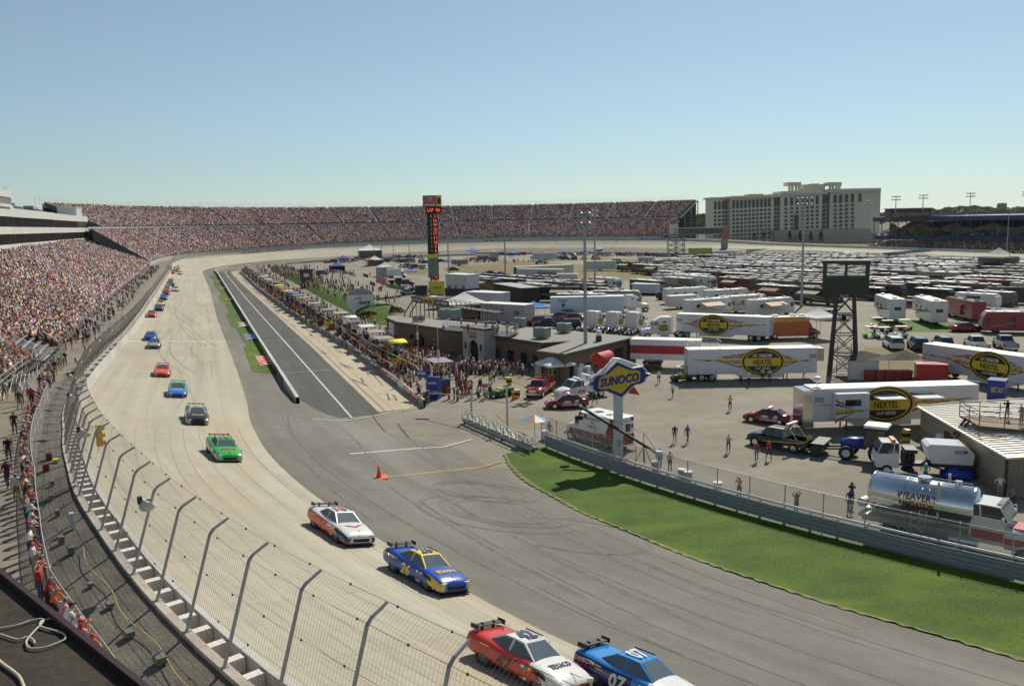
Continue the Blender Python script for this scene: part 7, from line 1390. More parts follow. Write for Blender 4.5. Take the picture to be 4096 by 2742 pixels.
for px,py,k,c,sc2,lb in((1860,1275,1,(.72,.71,.68),1.5,'large white marquee between the series banner and the office trailer'),(2135,1270,0,(.05,.22,.62),1.2,'bright blue canopy, left of the pair by the dark cars'),(2160,1275,0,(.06,.25,.66),1.2,'bright blue canopy, right of the pair by the dark cars'),(2222,1532,2,(.74,.73,.70),1.15,'white peaked tent with side walls behind the red pickup'),(3272,1352,0,(.74,.73,.71),1.7,'white peaked canopy beside the orange truck'),(1540,1105,2,(.7,.7,.68),1.7,'white peaked tent next to the small white box truck'),(1500,1062,1,(.70,.68,.66),1.3,'white tent with red trim behind the black coach'),(1475,1065,0,(.65,.12,.08),1.5,'red-topped canopy in front of the white tent'),(1480,1035,1,(.78,.77,.75),2.3,'big white marquee beyond the paddock road'),(1645,1115,0,(.1,.2,.6),1.3,'small blue canopy under the light pole'),(3400,1045,0,(.76,.75,.73),1.8,'white canopy above the observation tower roof line'),(3990,1095,2,(.55,.52,.44),2.6,'cream dome tent with arched opening among campers'),(1890,1030,0,(.08,.3,.65),2,'blue awning among far parked cars'),(1375,1060,0,(.03,.06,.3),1.7,'navy blue canopy by the motorcycles'),(1348,1085,1,(.05,.08,.3),1.1,'navy team marquee near the flags'),(2055,1028,0,(.1,.3,.7),1.2,'light blue canopy in the far camping rows'),(2253,1020,0,(.1,.25,.7),1.2,'second blue canopy in the far camping rows'),(2400,1012,0,(.55,.6,.75),1.3,'pale blue-topped canopy beyond the dry grass'),(2532,1010,0,(.6,.2,.2),1.3,'red and white striped canopy beyond the dry grass'),(1975,1022,0,(.7,.35,.1),1.2,'orange canopy in the far camping rows')):
 put(T_[k],at(px,py),R_(12+px%17),lb,None,c,sc2)
t=thing('canopy_tent','sagging black canopy with white side wall behind the red bins','tent',at(3530,1505),R_(-4));MB().loft([[Vector((x,y,2.4+zz*(1 if abs(y)<1 else.0)))for y in(-2.2,-.0,2.2)]for x,zz in((-5,.0),(-2.8,1.0),(0,.35),(2.8,1.0),(5,0))],0,False,False,False).build('canopy',M('black_fabric',(.05,.05,.045),.9,0,.3,5),t);MB().sheet((-5,-2,0),(-1.2,-2,0),(-1.2,-2,2.4),(-5,-2,2.4),.03).build('side_wall',M('tent_white',(.6,.58,.52),.8),t)
for x in(-4.9,4.9,0):MB().bar((x,-2.1,0),(x,-2.1,2.4),.06).build('leg',GALV,t)
for i in range(5):p=at(3478+i*37,1520);t=thing('wheeled_bin','%s dark red wheeled bin from the tower side in the row of five'%ORDW[i],'bin',p,0,'dark red bins');MB().box((0,0,.6),(1.0,.9,1.1),0,0,1.1).build('body',M('bin_red',(.28,.03,.03),.5),t,bevel=.04);MB().box((0,0,1.2),(1.15,1.05,.09)).build('lid',M('bin_red',None),t)
cabinbox('merchandise_stand','red box stand with white ring emblem in front of the cut-off trailer',(3665,1530),(3790,1534),2.2,2.2,RED,'stand',0,RED,.1)
o=MB();P0=at(3727,1530);[o.add([P0+Vector((rr*math.cos(a),-.06-.01*j,1.15+rr*math.sin(a)))for a in np.linspace(0,2*PI,24)[:-1]],[tuple(range(23))],j%2)for j,rr in enumerate((.85,.62,.36))];st0=[x for x in COL.objects if x.name.startswith('merchandise_stand')][0];o_=o.build('ring_emblem',[BG_W,RED],st0);o_.matrix_parent_inverse=Matrix.Translation(st0.location).inverted()@Matrix.Identity(4);o_.matrix_parent_inverse=(Matrix.Translation(st0.location)@Matrix.Rotation(st0.rotation_euler.z,4,'Z')).inverted()
cabinbox('pit_box_cart','blue equipment cart with yellow panel beside the cut-off badge trailer',(3945,1605),(4015,1612),2,2.3,BLU,'cart',0,BLU,.2,('BEST BUY',YEL,.1,1.2,.6))
c0,c1=at(4028,1988),at(3678,1755);zR=zof((4028,1988),1826);d=Vector(((c0-c1).x,(c0-c1).y,0));Lb=d.length;d.normalize();n=Vector((-d.y,d.x,0));n=n if n.x>0 else-n;t=thing('metal_building','tan metal building with white ribbed roof at the frame edge','building');W2=13
TAN=M('tan_cladding',(.33,.28,.205),.6,0,.1,.5);TAN2=M('tan_cladding_low',(.24,.20,.15),.6);RFM=M('ribbed_roof',(.60,.58,.52),.45,.1,.1,.7)
q=[c1,c0,c0+n*W2,c1+n*W2];slabs(q,0,zR-.12,TAN,'wall',t);slabs(grow(q,.12),0,1.0,TAN2,'lower_wall',t)
z2=zR+.9;rv_=[Vector((p.x,p.y,z))for p,z in((c1-n*.3-d*.3,zR),(c0-n*.3+d*.3,zR),(c0+n*W2+d*.3,z2),(c1+n*W2-d*.3,z2))];m_=MB();m_.sheet(*rv_,t=-.14);m_.build('roof',RFM,t);m_=MB()
for i in range(int(Lb/.6)):a=rv_[0]+(rv_[1]-rv_[0])*((i+.5)/(Lb/.6));b=rv_[3]+(rv_[2]-rv_[3])*((i+.5)/(Lb/.6));m_.bar(a+Vector((0,0,.18)),b+Vector((0,0,.18)),.06,.07)
m_.build('roof_rib',RFM,t);m_=MB()
for i in range(40):p=c0+n*W2*i/40+d*.14;m_.box((p.x,p.y,zR/2+.5),(.04,.06,zR-1.2),0,math.atan2(n.y,n.x))
m_.build('cladding_rib',TAN2,t);p=c1+d*Lb*.36-n*.04;MB().box((p.x,p.y,1.1),(1.0,.1,2.2),0,math.atan2(d.y,d.x)).build('door',M('dark_door',None),t);MB().bar(Vector((c0.x,c0.y,0))-n*.2+d*.1,Vector((c0.x,c0.y,zR))-n*.2+d*.1,.14).build('downpipe',DARK,t)
dk=[c1+d*Lb*.55+n*.2,c1+d*Lb*.80+n*3.6,c1+d*Lb*.62+n*9,c1+d*Lb*.30+n*6.2];dk=[c1+d*Lb*.40+n*.6,c1+d*Lb*.62+n*.6,c1+d*Lb*.80+n*6.8,c1+d*Lb*.48+n*8];railbox('roof_deck','timber viewing deck with dark railings on the ribbed white roof',dk,zR+.75,1.15,M('deck_brown',(.075,.06,.035),.7),True,1.4,'platform',WOOD)
t=thing('ladder','steep dark timber ladder leaning from the ground to the roof deck','ladder');a=c1+d*Lb*.52-n*2.2;b=c1+d*Lb*.50+n*.6+Vector((0,0,zR+.8));m_=MB();[m_.bar(a+d*o_,b+d*o_,.1,.18)for o_ in(-.35,.35)];[m_.bar(a+(b-a)*k/11-d*.35,a+(b-a)*k/11+d*.35,.22,.05)for k in range(1,11)];m_.build('ladder_frame',M('deck_brown',None),t)
t=thing('gas_tank','upright white gas tank beside the yellow drum at the tan building','gas tank',at(3765,1812));MB().cyl((0,0,.1),(0,0,1.5),.5,.5,16).dome((0,0,1.5),.5,.3,16,4).build('tank',WHITE,t);MB().cyl((0,0,1.75),(0,0,2.0),.16,.16,10).build('valve',GREYP,t)
for px,py,lb in((3733,1808,'yellow drum beside the white gas tank'),(3623,1758,'yellow drum in the shade by the black trailer awning'),(2362,1487,'yellow drum beside the small white cabinet'),(2423,1462,'yellow drum under the red awning'),(1940,1480,'yellow drum among the people in front of the entrance'),(2036,1538,'yellow drum standing behind the green utility cart'),(2068,1590,'yellow drum beside the orange cones'),(3808,1865,'yellow drum at the rear of the sweeper'),(3150,2070,'short yellow bucket behind the guard rail')):
 hh=.95 if py<2000 else.42;t=thing('drum',lb,'drum',at(px,py),0,'yellow drums');MB().cyl((0,0,0),(0,0,hh),.36,.36,14).build('drum_body',YEL,t);MB().cyl((0,0,hh),(0,0,hh+.03),.38,.38,14).build('lid',M('lid_cream',(.6,.5,.3),.5),t);MB().cyl((0,-.02,hh*.35),(0,-.02,hh*.7),.366,.366,14).build('label_band',BG_B,t)if hh>.5 else None
for px,py,lb in((2622,1885,'grey drum beside the camera crane tripod'),(2727,1915,'left one of two grey drums by the fence'),(2752,1925,'right one of two grey drums by the fence'),(2180,1755,'white bucket near the man in silver suit'),(2870,1970,'white bucket beside the fence post'),(3688,2175,'big white tub in front of the tanker wheels')):t=thing('drum',lb,'drum',at(px,py));MB().cyl((0,0,0),(0,0,.8),.3,.33,12).build('drum_body',GREYP if 'grey' in lb else WHITE,t);MB().cyl((0,0,.8),(0,0,.84),.35,.35,12).build('rim',WHITE,t)
t=thing('tarpaulin','crumpled blue tarpaulin against the tan building','tarpaulin',at(3835,1905),0);bmv=MB();bmv.dome((0,0,0),1.3,.95,14,6);vv=[(x*(1+.25*math.sin(7*math.atan2(y,x)+z*3)),y*.8*(1+.2*math.cos(5*math.atan2(y,x))),max(0,z*(1+.25*math.sin(4*x+3*y))))for x,y,z in bmv.v];bmv.v=vv;bmv.build('cloth',M('blue_tarp',(.015,.06,.38),.3,0,.15,4),t)
t=thing('camera_crane','black camera crane on a tripod with its long arm over the ambulance','camera crane',at(2575,1870));top=Vector((0,0,1.95));far=PX(2325,1628,at(2575,1870).y+4)-at(2575,1870);near_=top+(top-far).normalized()*1.5;m_=MB();[m_.bar(top,(x,y,0),.05)for x,y in((.8,.3),(-.8,.3),(0,-.8))];m_.bar((0,0,.5),top,.1);m_.build('tripod',DARK,t);MB().bar(near_,far,.16,.2).bar(near_,top+Vector((0,0,1.0)),.03).bar(top+Vector((0,0,1)),far,.02).bar(top,top+Vector((0,0,1)),.05).build('arm',BLACK,t);MB().box(far+Vector((-.2,0,-.9)),(.7,.4,.35)).bar(far,far+Vector((-.2,0,-.9)),.08).build('camera',BLACK,t);MB().box(near_,(.5,.4,.5)).build('counterweight',M('pale_blue_box',(.3,.5,.65),.5),t)
t=thing('parasol','blue, white and orange parasol at the end of the guard rail','parasol',at(2140,1770));MB().cyl((0,0,0),(0,0,2.5),.03,.03,6).build('pole',GALV,t)
for k in range(8):a0,a1=k*PI/4,(k+1)*PI/4;MB().add([(1.35*math.cos(a0),1.35*math.sin(a0),2.2),(1.35*math.cos(a1),1.35*math.sin(a1),2.2),(0,0,2.65)],[(0,1,2)]).build('canopy_panel',paint('par%d'%(k%3),((.65,.65,.62),(.08,.3,.45),(.65,.25,.12))[k%3]),t)
t=thing('generator','white generator cabinet beside the peaked tent','generator',at(2325,1522),R_(20));MB().box((0,0,1.0),(2.3,1.1,1.9)).box((-.3,0,2.1),(1,.7,.35)).build('cabinet',WHITE,t,bevel=.03);MB().box((.3,-.56,1.0),(.6,.03,1.4)).build('door',GREYP,t)
def utv(lb,px,py,rz,c):t=thing('utility_cart',lb,'utility cart',at(px,py),rz);MB().loft([ring10(.4,.65,.35,.9),ring10(.9,.6,.35,.85),ring10(1.35,.5,.4,.65)],0).box((-.9,0,.75),(1.5,1.3,.35)).box((0,0,.5),(1,1.3,.3)).build('body',c,t);MB().box((-.1,.3,.8),(.5,.45,.4)).box((-.1,-.3,.8),(.5,.45,.4)).build('seat',YEL,t);wheels(t,[(.9,.6),(.9,-.6),(-1,.6),(-1,-.6)],.3,.24,None,False);return t
utv('green utility cart carrying fire gear beside the orange cones',2000,1585,R_(-140),GRN);u_=utv('dark green utility cart with roof frame behind the walking man',2725,1525,R_(190),GRN);MB().box((0,0,1.95),(1.4,1.3,.06)).build('roof',GREYP,u_);MB().bar((.6,.6,.8),(.5,.6,1.9),.04).bar((.6,-.6,.8),(.5,-.6,1.9),.04).bar((-.5,.6,.8),(-.5,.6,1.9),.04).bar((-.5,-.6,.8),(-.5,-.6,1.9),.04).build('roof_post',DARK,u_)
t=thing('cone_stack','stack of orange traffic cones beside the yellow drum','traffic cone',at(2052,1600));[MB().cyl((0,0,z),(0,0,z+.7),.17,.03,10).build('cone',ORG,t)for z in(0,.25,.5)]
t=thing('pallet_stack','stack of timber pallets under the red-banded trailer','pallets',at(2615,1478),.1);[MB().box((0,0,.1+.15*k),(1.9,1.2,.04)).box((0,.5,.04+.15*k),(1.9,.1,.09)).box((0,-.5,.04+.15*k),(1.9,.1,.09)).build('pallet',WOOD,t)for k in range(5)]
SUN='paddock people'
for px,py,rz,c,po,cp,tr,lb in((2920,1642,90,'yellow','folded','red','black','man in yellow shirt and red cap standing alone with folded arms'),(2690,1588,-70,'white','walk2',None,'grey','man in white shirt walking below the dark utility cart'),(2699,1770,-100,'black','walk','','khaki','person in black vest and khaki trousers walking'),(2749,1770,-60,'blue','walk2','black','grey','person in blue shirt walking beside the khaki trousers'),(2913,1808,-95,'white','folded',None,'denim','person in red and white patterned shirt facing the track'),(3025,1845,-100,'red','walk2',None,'grey','man in red shirt, left of the pair by the black pickup'),(3074,1838,-80,'red','walk','','black','man in red shirt, right of the pair by the black pickup'),(3236,1810,-80,'yellow','stand',None,'yellow','firefighter in yellow suit and white helmet by the pickup bed'),(3405,2020,60,'black','photo','navy','denim','dark-clad man in blue cap looking through the fence'),(3398,2050,80,'navy','stand',None,'denim','man in navy standing right behind the blue cap'),(3185,2062,110,'brown','heads','','denim','tall brown-clad man raising one arm by the yellow bucket'),(2957,1995,100,'tan','photo',None,'black','man in tan shirt photographing through the fence'),(2640,1870,110,'white','stand','white','black','crane operator in white hat holding the blue box'),(2680,1885,110,'tan','hips','tan','black','man in tan hat standing behind the crane operator'),(2342,1795,100,'grey','hips',None,'grey','man in grey shirt leaning on the rail before the ambulance'),(2198,1755,90,'grey','stand','grey','white','man in silver fire suit by the parasol'),(2378,1618,-20,'black','walk',None,'black','man in black and red jacket behind the red sedan'),(2368,1530,-60,'white','walk2',None,'black','man in white shirt walking behind the tow truck'),(2272,1532,-90,'yellow','folded','','black','left marshal in yellow coat by the peaked tent'),(2289,1530,-80,'yellow','stand','','black','right marshal in yellow coat by the peaked tent'),(2635,1533,-90,'white','stand',None,'black','man in white shirt seen from behind near the trailer ramp'),(2862,1538,10,'white','walk',None,'denim','man in white shirt walking along the badge trailer'),(2963,1540,-90,'white','folded','white','black','left official in white shirt in front of the badge trailer'),(2995,1543,-80,'white','photo','white','black','second official in white shirt in front of the badge trailer'),(3050,1524,-100,'white','stand',None,'black','third official in white shirt by the badge trailer'),(3078,1528,-90,'white','hips',None,'black','fourth official in white shirt by the badge trailer'),(3215,1518,-160,'maroon','walk',None,'denim','person in striped red shirt at the nose of the badge trailer'),(3700,1935,-100,'teal','hips','white','denim','man in grey-green shirt with white cap before the sweeper'),(3998,1990,-110,'white','hips',None,'khaki','man in white shirt with backpack at the corner of the tan building'),(2080,1455,-90,'white','stand',None,'denim','man in white shirt by the brick annex wall'),(1960,1545,-60,'lime','walk',None,'denim','marshal in lime vest, left of the pair near pit exit'),(1925,1560,0,'lime','walk2',None,'denim','marshal in lime vest, right of the pair near pit exit'),(1885,1570,120,'black','stand',None,'black','dark-clad man standing by the short plain steel post'),(1975,1530,-90,'white','heads','','denim','man in white shirt with hands on head by the pit exit')):
 person(at(px,py),R_(rz),c,po,lb,SUN,cp or None,tr,1.05,sleeves=False)if False else person(at(px,py),R_(rz),c,po,lb,SUN,cp or None,tr,1.05)
for px,py,z,c,po,lb in((1775,1345,ZR+.35,'navy','folded','man in navy at the left corner of the roof camera platform'),(1873,1338,ZR+.35,'green','stand','man in green on the roof camera platform'),(1845,1310,ZR+.35,'white','photo','cameraman in white on the roof camera platform'),(1905,1312,ZR+.35,'grey','walk','man in grey on the roof camera platform'),(1945,1330,ZR+.35,'blue','stand','man in blue at the right end of the roof camera platform'),(1972,1340,ZR+.35,'black','stand','man in black in the cluster by the second roof platform'),(1990,1342,ZR+.35,'teal','hips','man in teal in the cluster by the second roof platform'),(2029,1342,ZR+.35,'red','hips','man in red shirt on the second roof platform'),(2062,1335,ZR+.35,'tan','stand','man in tan shirt at the corner of the second roof platform')):person(G(px,py,z),R_(-110),c,po,lb,'people on the media building roof',None,'denim')
for k,(f,o_,c)in enumerate(((.52,4.6,'black'),(.64,4.4,'grey'))):p=c1+d*Lb*(.5+.14*k)+n*3.6;person((p.x,p.y,zR+.75),R_(100),c,'photo' if k==0 else 'folded',('dark-clad photographer' if k==0 else 'grey-shirted man')+' on the timber roof deck','people on the roof deck',None,'khaki')
p_=at(4050,2005);person(p_,R_(-150),'grey','crouch','person in grey sitting on the ground by the tan wall',SUN,'brown','denim')
def flag(lb,px,py,h,c,w_=1.8,stripes=False):
 t=thing('flag',lb,'flag',at(px,py),R_(random.uniform(-50,0)));MB().cyl((0,0,0),(0,0,h),.035,.03,5).build('pole',GALV,t);n_=8;vs=[]
 for i in range(n_+1):x=w_*i/n_;vs+=[(x,.12*math.sin(x*4),h-.05-x*.25),(x,.12*math.sin(x*4+.4),h-.05-w_*.58-x*.3)]
 fs=[(2*i,2*i+1,2*i+3,2*i+2)for i in range(n_)];MB().add(vs,fs).build('cloth',paint('flag%s'%str(c),c),t)
 if stripes:m_=MB();[m_.add([(vs[2*i][0],vs[2*i][1]-.02,vs[2*i][2]*(1-u)+vs[2*i+1][2]*u)for i in range(n_+1)for u in(k/7,k/7+.07)],fs)for k in(0,2,4,6)];m_.build('flag_stripe',BG_W,t)
flag('large striped flag on a tall pole beside the paddock road',1508,1215,7.5,(.45,.04,.05),3.2,True)
for i,(px,py,c,nm)in enumerate(((1328,1120,(.6,.05,.05),'red'),(1340,1122,(.1,.2,.6),'blue'),(1350,1125,(.6,.6,.6),'white'),(1362,1128,(.65,.5,.05),'yellow'),(1374,1130,(.05,.1,.5),'royal blue'),(1388,1133,(.7,.55,.05),'golden'),(1400,1138,(.05,.3,.25),'teal'),(1412,1140,(.7,.6,.1),'pale yellow'),(1455,1145,(.05,.05,.05),'black and yellow'),(1482,1185,(.05,.05,.05),'dark'),(1545,1195,(.08,.2,.1),'first dark green'),(1560,1198,(.08,.2,.1),'second dark green'),(1575,1202,(.1,.22,.1),'third dark green'),(1595,1208,(.08,.2,.1),'fourth dark green'))):flag('%s flag flying above the souvenir row'%nm,px,py,4.5,c)
t=thing('billboard','white lettered board with rounded grey top above the pit-side bushes','billboard',at(1446,1252),R_(8));MB().box((0,0,2.6),(6.2,.2,3.4)).build('board',WHITE,t);MB().prism([(-2.9,4.3),(2.9,4.3)]+[(2.9*math.cos(a),4.3+1.5*math.sin(a))for a in np.linspace(0.1,PI-.1,10)],-.1,.1,'Y').build('board_top',GREYP,t);text('Victory',DARK,t,(.2,-.13,2.4),(1,0,.08),(0,0,1),(4.2,1.3),.3,.03);text('DOVER',RED,t,(-.6,-.13,3.5),(1,0,.05),(0,0,1),(1.5,.5),.3,.03);MB().bar((-2.6,0,0),(-2.6,0,1),.2).bar((2.6,0,0),(2.6,0,1),.2).build('leg',GALV,t)
t=thing('lookout_tower','brown boxy lookout tower with white emblem rising from the crowd','tower',at(1230,1150),R_(6));MB().box((0,0,3.0),(4.2,3.6,6.0)).build('cladding',M('tower_brown',(.09,.075,.05),.7),t);MB().box((0,0,6.1),(4.6,4,.2)).build('deck',DARK,t);m_=MB();[m_.bar((x,y,6.1),(x,y,7.2),.06)for x in(-2.2,0,2.2)for y in(-1.9,1.9)];[m_.bar((-2.2,y,7.2),(2.2,y,7.2),.06)for y in(-1.9,1.9)];m_.build('railing',GALV,t);MB().box((0,-1.83,4.3),(1.6,.04,1.2)).build('emblem',BG_W,t);scatter(5,onseg(at(1225,1150),at(1235,1149),.5,6.2))
def shrub(lb,px,py,w_,h,n,col='bush_green'):
 t=thing('bush',lb,'bush',at(px,py));V=[];F=[]
 for i in range(n):a,u,r_=random.uniform(0,2*PI),random.random(),random.uniform(.55,1);c=Vector((w_*r_*math.cos(a)*math.cos(u*1.4),w_*.6*r_*math.sin(a)*math.cos(u*1.4),h*(.15+.85*u*r_)));e=Vector((random.gauss(0,1),random.gauss(0,1),random.gauss(0,1))).normalized();g_=e.orthogonal().normalized();s_=random.uniform(.12,.28);o=len(V);V+=[c+e*s_,c-e*s_*.5+g_*s_*.7,c-e*s_*.5-g_*s_*.7];F.append((o,o+1,o+2))
 me=D.meshes.new('leaves');me.from_pydata([tuple(v)for v in V],[],F);me.materials.append(M(col,(.05,.085,.02),.8,0,.5,2));link('foliage',me,t);m_=MB();[m_.cyl((0,0,0),(w_*.4*math.cos(a),w_*.3*math.sin(a),h*.6),.05,.02,4)for a in(0,1.5,3,4.5)];m_.build('stem',WOOD,t)
shrub('long green bush under the white lettered board',1530,1255,5.5,2.4,2600);shrub('green bush beside the media building corner',1470,1275,3.5,1.8,1100);shrub('reddish shrub against the brick front wall',1690,1395,1.6,3.2,700,'bush_red');shrub('small green shrub right of the reddish one',1725,1420,1.0,1.8,300);shrub('green hedge bush at the far side of the motorhome lot',3730,1060,12,3.2,1200);MATS['bush_red'].node_tree.nodes['Vector Math'].inputs[0].default_value=(.20,.08,.05)
def rv_lite(L_,H,front=True,stripes=None,seed=0):
 r=thing('motorhome',None,'motorhome');h=L_/2;w_=1.26;prof=[(-h,.45),(h-.2,.45),(h,1.0),(h-.1,2.5),(h-.7,H),(-h,H)];MB().prism(prof,-w_,w_,'Y').build('body',OBJP,r,bevel=.07);MB().box((-.3,0,H+.04),(L_-.7,2.4,.08)).build('roof',WHITER if seed in(2,4)else M('roof_grey%d'%seed,(.2+.1*(seed==3),)*3,.5),r)
 if front:MB().sheet((h+.02,-1.15,1.4),(h+.02,1.15,1.4),(h-.12,1.15,2.75),(h-.12,-1.15,2.75),t=.05).build('windshield',M('rv_windshield',None),r)
 MB().box((-L_*.05,-w_-.01,2.3),(L_*.35,.03,.6)).build('window',GLASS,r)
 for x in(-h*.5,h*.3):MB().box((x,.1,H+.2),(.95,.7,.27),0,0,.8).build('air_conditioner',BLACK if seed%2 else WHITER,r)
 if stripes:swoosh(r,L_,w_+.02,stripes,seed)
 if seed in(1,5):MB().sheet((-h*.5,-w_-.02,H-.5),(h*.3,-w_-.02,H-.5),(h*.3,-w_-2.1,H-1.1),(-h*.5,-w_-2.1,H-1.1),.04).build('awning',M('awning_tan',(.30,.27,.21),.8),r)
 return r
CM,SLV,MARN,TANS=M('stripe_cream',(.55,.48,.35),.35),M('stripe_silver',(.36,.36,.36),.35),M('stripe_maroon',(.2,.03,.03),.35),M('stripe_tan',(.32,.22,.12),.35)
AWM=[M('awning_tan',(.30,.27,.21),.8),M('awning_cream',(.62,.52,.40),.8),M('awning_rust',(.28,.10,.07),.8),M('awning_navy',(.05,.05,.16),.8),None]
RVN=[template(lambda k=k:motorhome(*k))for k in((12.2,3.7,1,WHITER,[CM,SLV],AWM[0],False),(12,3.65,2,WHITER,[SLV,TANS],None,True),(11.5,3.6,3,WHITER,[CM],AWM[1],True),(12.8,3.75,4,BLACK,[SLV,CM],AWM[0],True,True),(12,3.7,6,WHITER,[MARN,CM],AWM[2],False))]
RVT=[template(lambda:trailer_rv(10.5,3.75,1,[SLV,BLACK],True)),template(lambda:trailer_rv(8.2,3.0,2,[TANS]))]
RCOL=dict(black=(.014,.014,.016),brown=(.09,.06,.04),navy=(.015,.02,.06),white=(.70,.70,.68),cream=(.55,.50,.40),silver=(.30,.31,.31),maroon=(.20,.02,.025),tan=(.36,.30,.22),bronze=(.17,.13,.09),crimson=(.30,.02,.03))
taken=[]
def rv(k,px,py,a,c,lb,T=RVN,grp='motorhomes of the infield camping lot'):p=at(px,py);taken.append(p);return put(T[k],p,R_(a),lb,grp,RCOL[c])
for k,px,py,a,c,lb in((2,2420,1158,-50,'white','white motorhome with cream awning right of the freight containers'),(0,2590,1172,-56,'black','black motorhome with tan awning and white suv before it'),(1,2715,1160,-60,'bronze','silver-brown motorhome with slide-out behind the grey suv'),(1,2800,1152,-60,'white','big white motorhome directly right of the silver-brown one'),(0,2955,1140,-54,'black','black motorhome with long double awning behind the white suv'),(4,3110,1200,-56,'brown','brown motorhome with wide tan awning left of the eight-lamp pole'),(3,3270,1215,-60,'black','black motorhome with maroon flank behind the white pickup'),(0,3215,1128,-55,'black','black round-nosed motorhome with double awning by the lamp pole'),(2,2870,1085,-55,'cream','cream motorhome with peach awning in the middle row'),(3,2745,1088,-60,'brown','dark brown motorhome at the left end of the middle row'),(1,3480,1170,-50,'crimson','glossy crimson coach behind the two white fifth-wheels'),(2,3820,1182,-38,'tan','long tan motorhome with white awning in side view'),(4,3955,1160,-45,'maroon','dark motorhome with long rust-coloured awning'),(3,3855,1272,86,'crimson','red and black motorhome seen from behind its slide-outs'),(1,4075,1330,165,'crimson','red coach cut by the frame edge behind the white pickups'),(3,4060,1215,150,'black','black motorhome with striped flank at the frame edge'),(3,2515,1085,-58,'black','black motorhome, left of three at the dry grass'),(1,2575,1095,-58,'navy','dark blue motorhome, middle of three at the dry grass'),(0,2625,1100,-60,'black','black motorhome, right of three at the dry grass'),(0,3590,1105,-52,'bronze','bronze motorhome with small tan awning right of the tower cabin'),(3,3665,1102,-55,'navy','first of two dark round-nosed coaches right of the bronze one'),(1,3735,1100,-55,'black','second dark round-nosed coach with pale nose'),(4,3840,1100,-48,'navy','navy motorhome with purple awning and red swoosh'),(4,2330,1238,-14,'black','low looking black motorhome behind the broadcast trailer'),(3,2260,1205,-12,'black','black motorhome with white roof gear behind the chain-link'),(1,2190,1172,-12,'white','white-roofed motorhome just right of the television deck'),(2,2470,1222,-14,'bronze','brown motorhome with tan awning behind the tractor cab'),(2,2830,1262,28,'white','white-roofed motorhome with broad cream awning behind the badge trailer'),(1,2970,1248,25,'cream','cream motorhome with roof units right of the broad cream awning'),(1,2745,1210,20,'white','white-roofed motorhome behind the open cargo trailer'),(1,2905,1218,24,'white','white motorhome roof between the white suv and the cream roofs'),(2,3080,1262,28,'white','white motorhome with roof gear directly behind the orange truck camper')):
 rv(k,px,py,a,c,lb)
for px,py,c,lb in((3555,1275,'white','white fifth-wheel camper with black swirl, left of the pair seen from behind'),(3715,1285,'white','white fifth-wheel camper with swoosh, right of the pair seen from behind')):rv(0,px,py+4,80,c,lb,RVT,'fifth-wheel campers').scale=(1.2,1.2,1.22)
for px,py,a,c,lb in((2585,1052,-10,'white','white travel trailer with open awning beside the dry grass'),(1935,1040,5,'cream','cream travel trailer alone on the edge of the dry grass'),(1838,1062,8,'silver','pale travel trailer with round corners beside the scoreboard'),(2650,1068,-20,'silver','silver camper trailer behind the passenger van'),(3900,1120,-15,'white','long white camper below the dome tent')):rv(1,px,py,a,c,lb,RVT,'travel trailers')
CT=template(lambda:cargo(7.2,3.0));CT2=template(lambda:cargo(13,4.0,OBJP,'hauler_trailer'))
for t_,px,py,a,c,lb in((CT,2585,1178,-30,(.55,.58,.66),'pale lilac cargo trailer right of the black motorhome'),(CT,2270,1130,-12,(.66,.65,.62),'white cargo trailer with red line before the freight trailer'),(CT,2725,1232,20,(.68,.66,.62),'white cargo trailer with dark open end behind the tractor cab'),(CT,2680,1062,-5,(.62,.62,.60),'white cargo trailer at the right end of the dry grass'),(CT2,2800,1020,-5,(.45,.42,.02),'long mustard yellow hauler at the far side of the lot'),(CT2,2900,1034,-5,(.55,.55,.58),'white hauler with tractor below the yellow one'),(CT2,3150,1022,-3,(.04,.07,.11),'long dark blue hauler at the far side of the lot'),(CT2,3035,1024,-3,(.62,.55,.02),'bright yellow hauler lettered box at the far side'),(CT2,1950,1035,5,(.3,.3,.32),'grey equipment hauler among the far parked cars'),(CT2,2180,1040,-5,(.6,.6,.6),'white hauler with tractor on the dry grass'),(CT2,2400,1082,-6,(.60,.61,.60),'white trailer with dark pictures and green cabinet beside it'),(CT,3040,1030,0,(.6,.6,.58),'small white trailer among the far campers')):put(t_,at(px,py),R_(a),lb,'cargo trailers of the infield',c)
t=thing('camper_truck','orange and red medium truck camper beyond the back-row badge trailer','truck',at(3165,1352),R_(2));OGR=paint('camper_orange',(.62,.13,.04));MB().box((-2.2,0,2.1),(9.6,2.5,3.2)).build('body',OGR,t,bevel=.06);MB().box((-2.2,0,3.3),(9.62,2.52,.7)).build('upper_band',paint('camper_amber',(.75,.36,.06)),t);MB().box((-2.2,0,3.75),(9.6,2.45,.1)).build('roof',WHITER,t);MB().loft([ring10(2.6,1.1,.6,1.9),ring10(4.0,1.0,.6,1.6,.05),ring10(4.7,.8,.65,1.1)],0).build('hood',paint('camper_red',(.5,.03,.03)),t);cabin(t,3.3,2.9,2.4,2.3,1.75,2.7,1.05,.9,OGR,(.8,),False,'cab');wheels(t,[(3.6,1.1),(3.6,-1.1),(-3.2,1.1),(-3.2,-1.1)],.5,.3);[MB().box((x,0,3.95),(1,.7,.3)).build('air_conditioner',WHITER,t,bevel=.05)for x in(-6,-2.8,.2,1.6)]
LT_=[template(lambda k=k:rv_lite(*k))for k in((12,3.65,True,[SLV],1),(11,3.5,True,None,2),(12,3.7,True,[CM],3),(9,3.1,False,[TANS],4),(12.5,3.7,True,[TANS],5))]
hv=Vector((math.cos(R_(-56)),math.sin(R_(-56))));uv_=Vector((-hv.y,hv.x));nrv=0
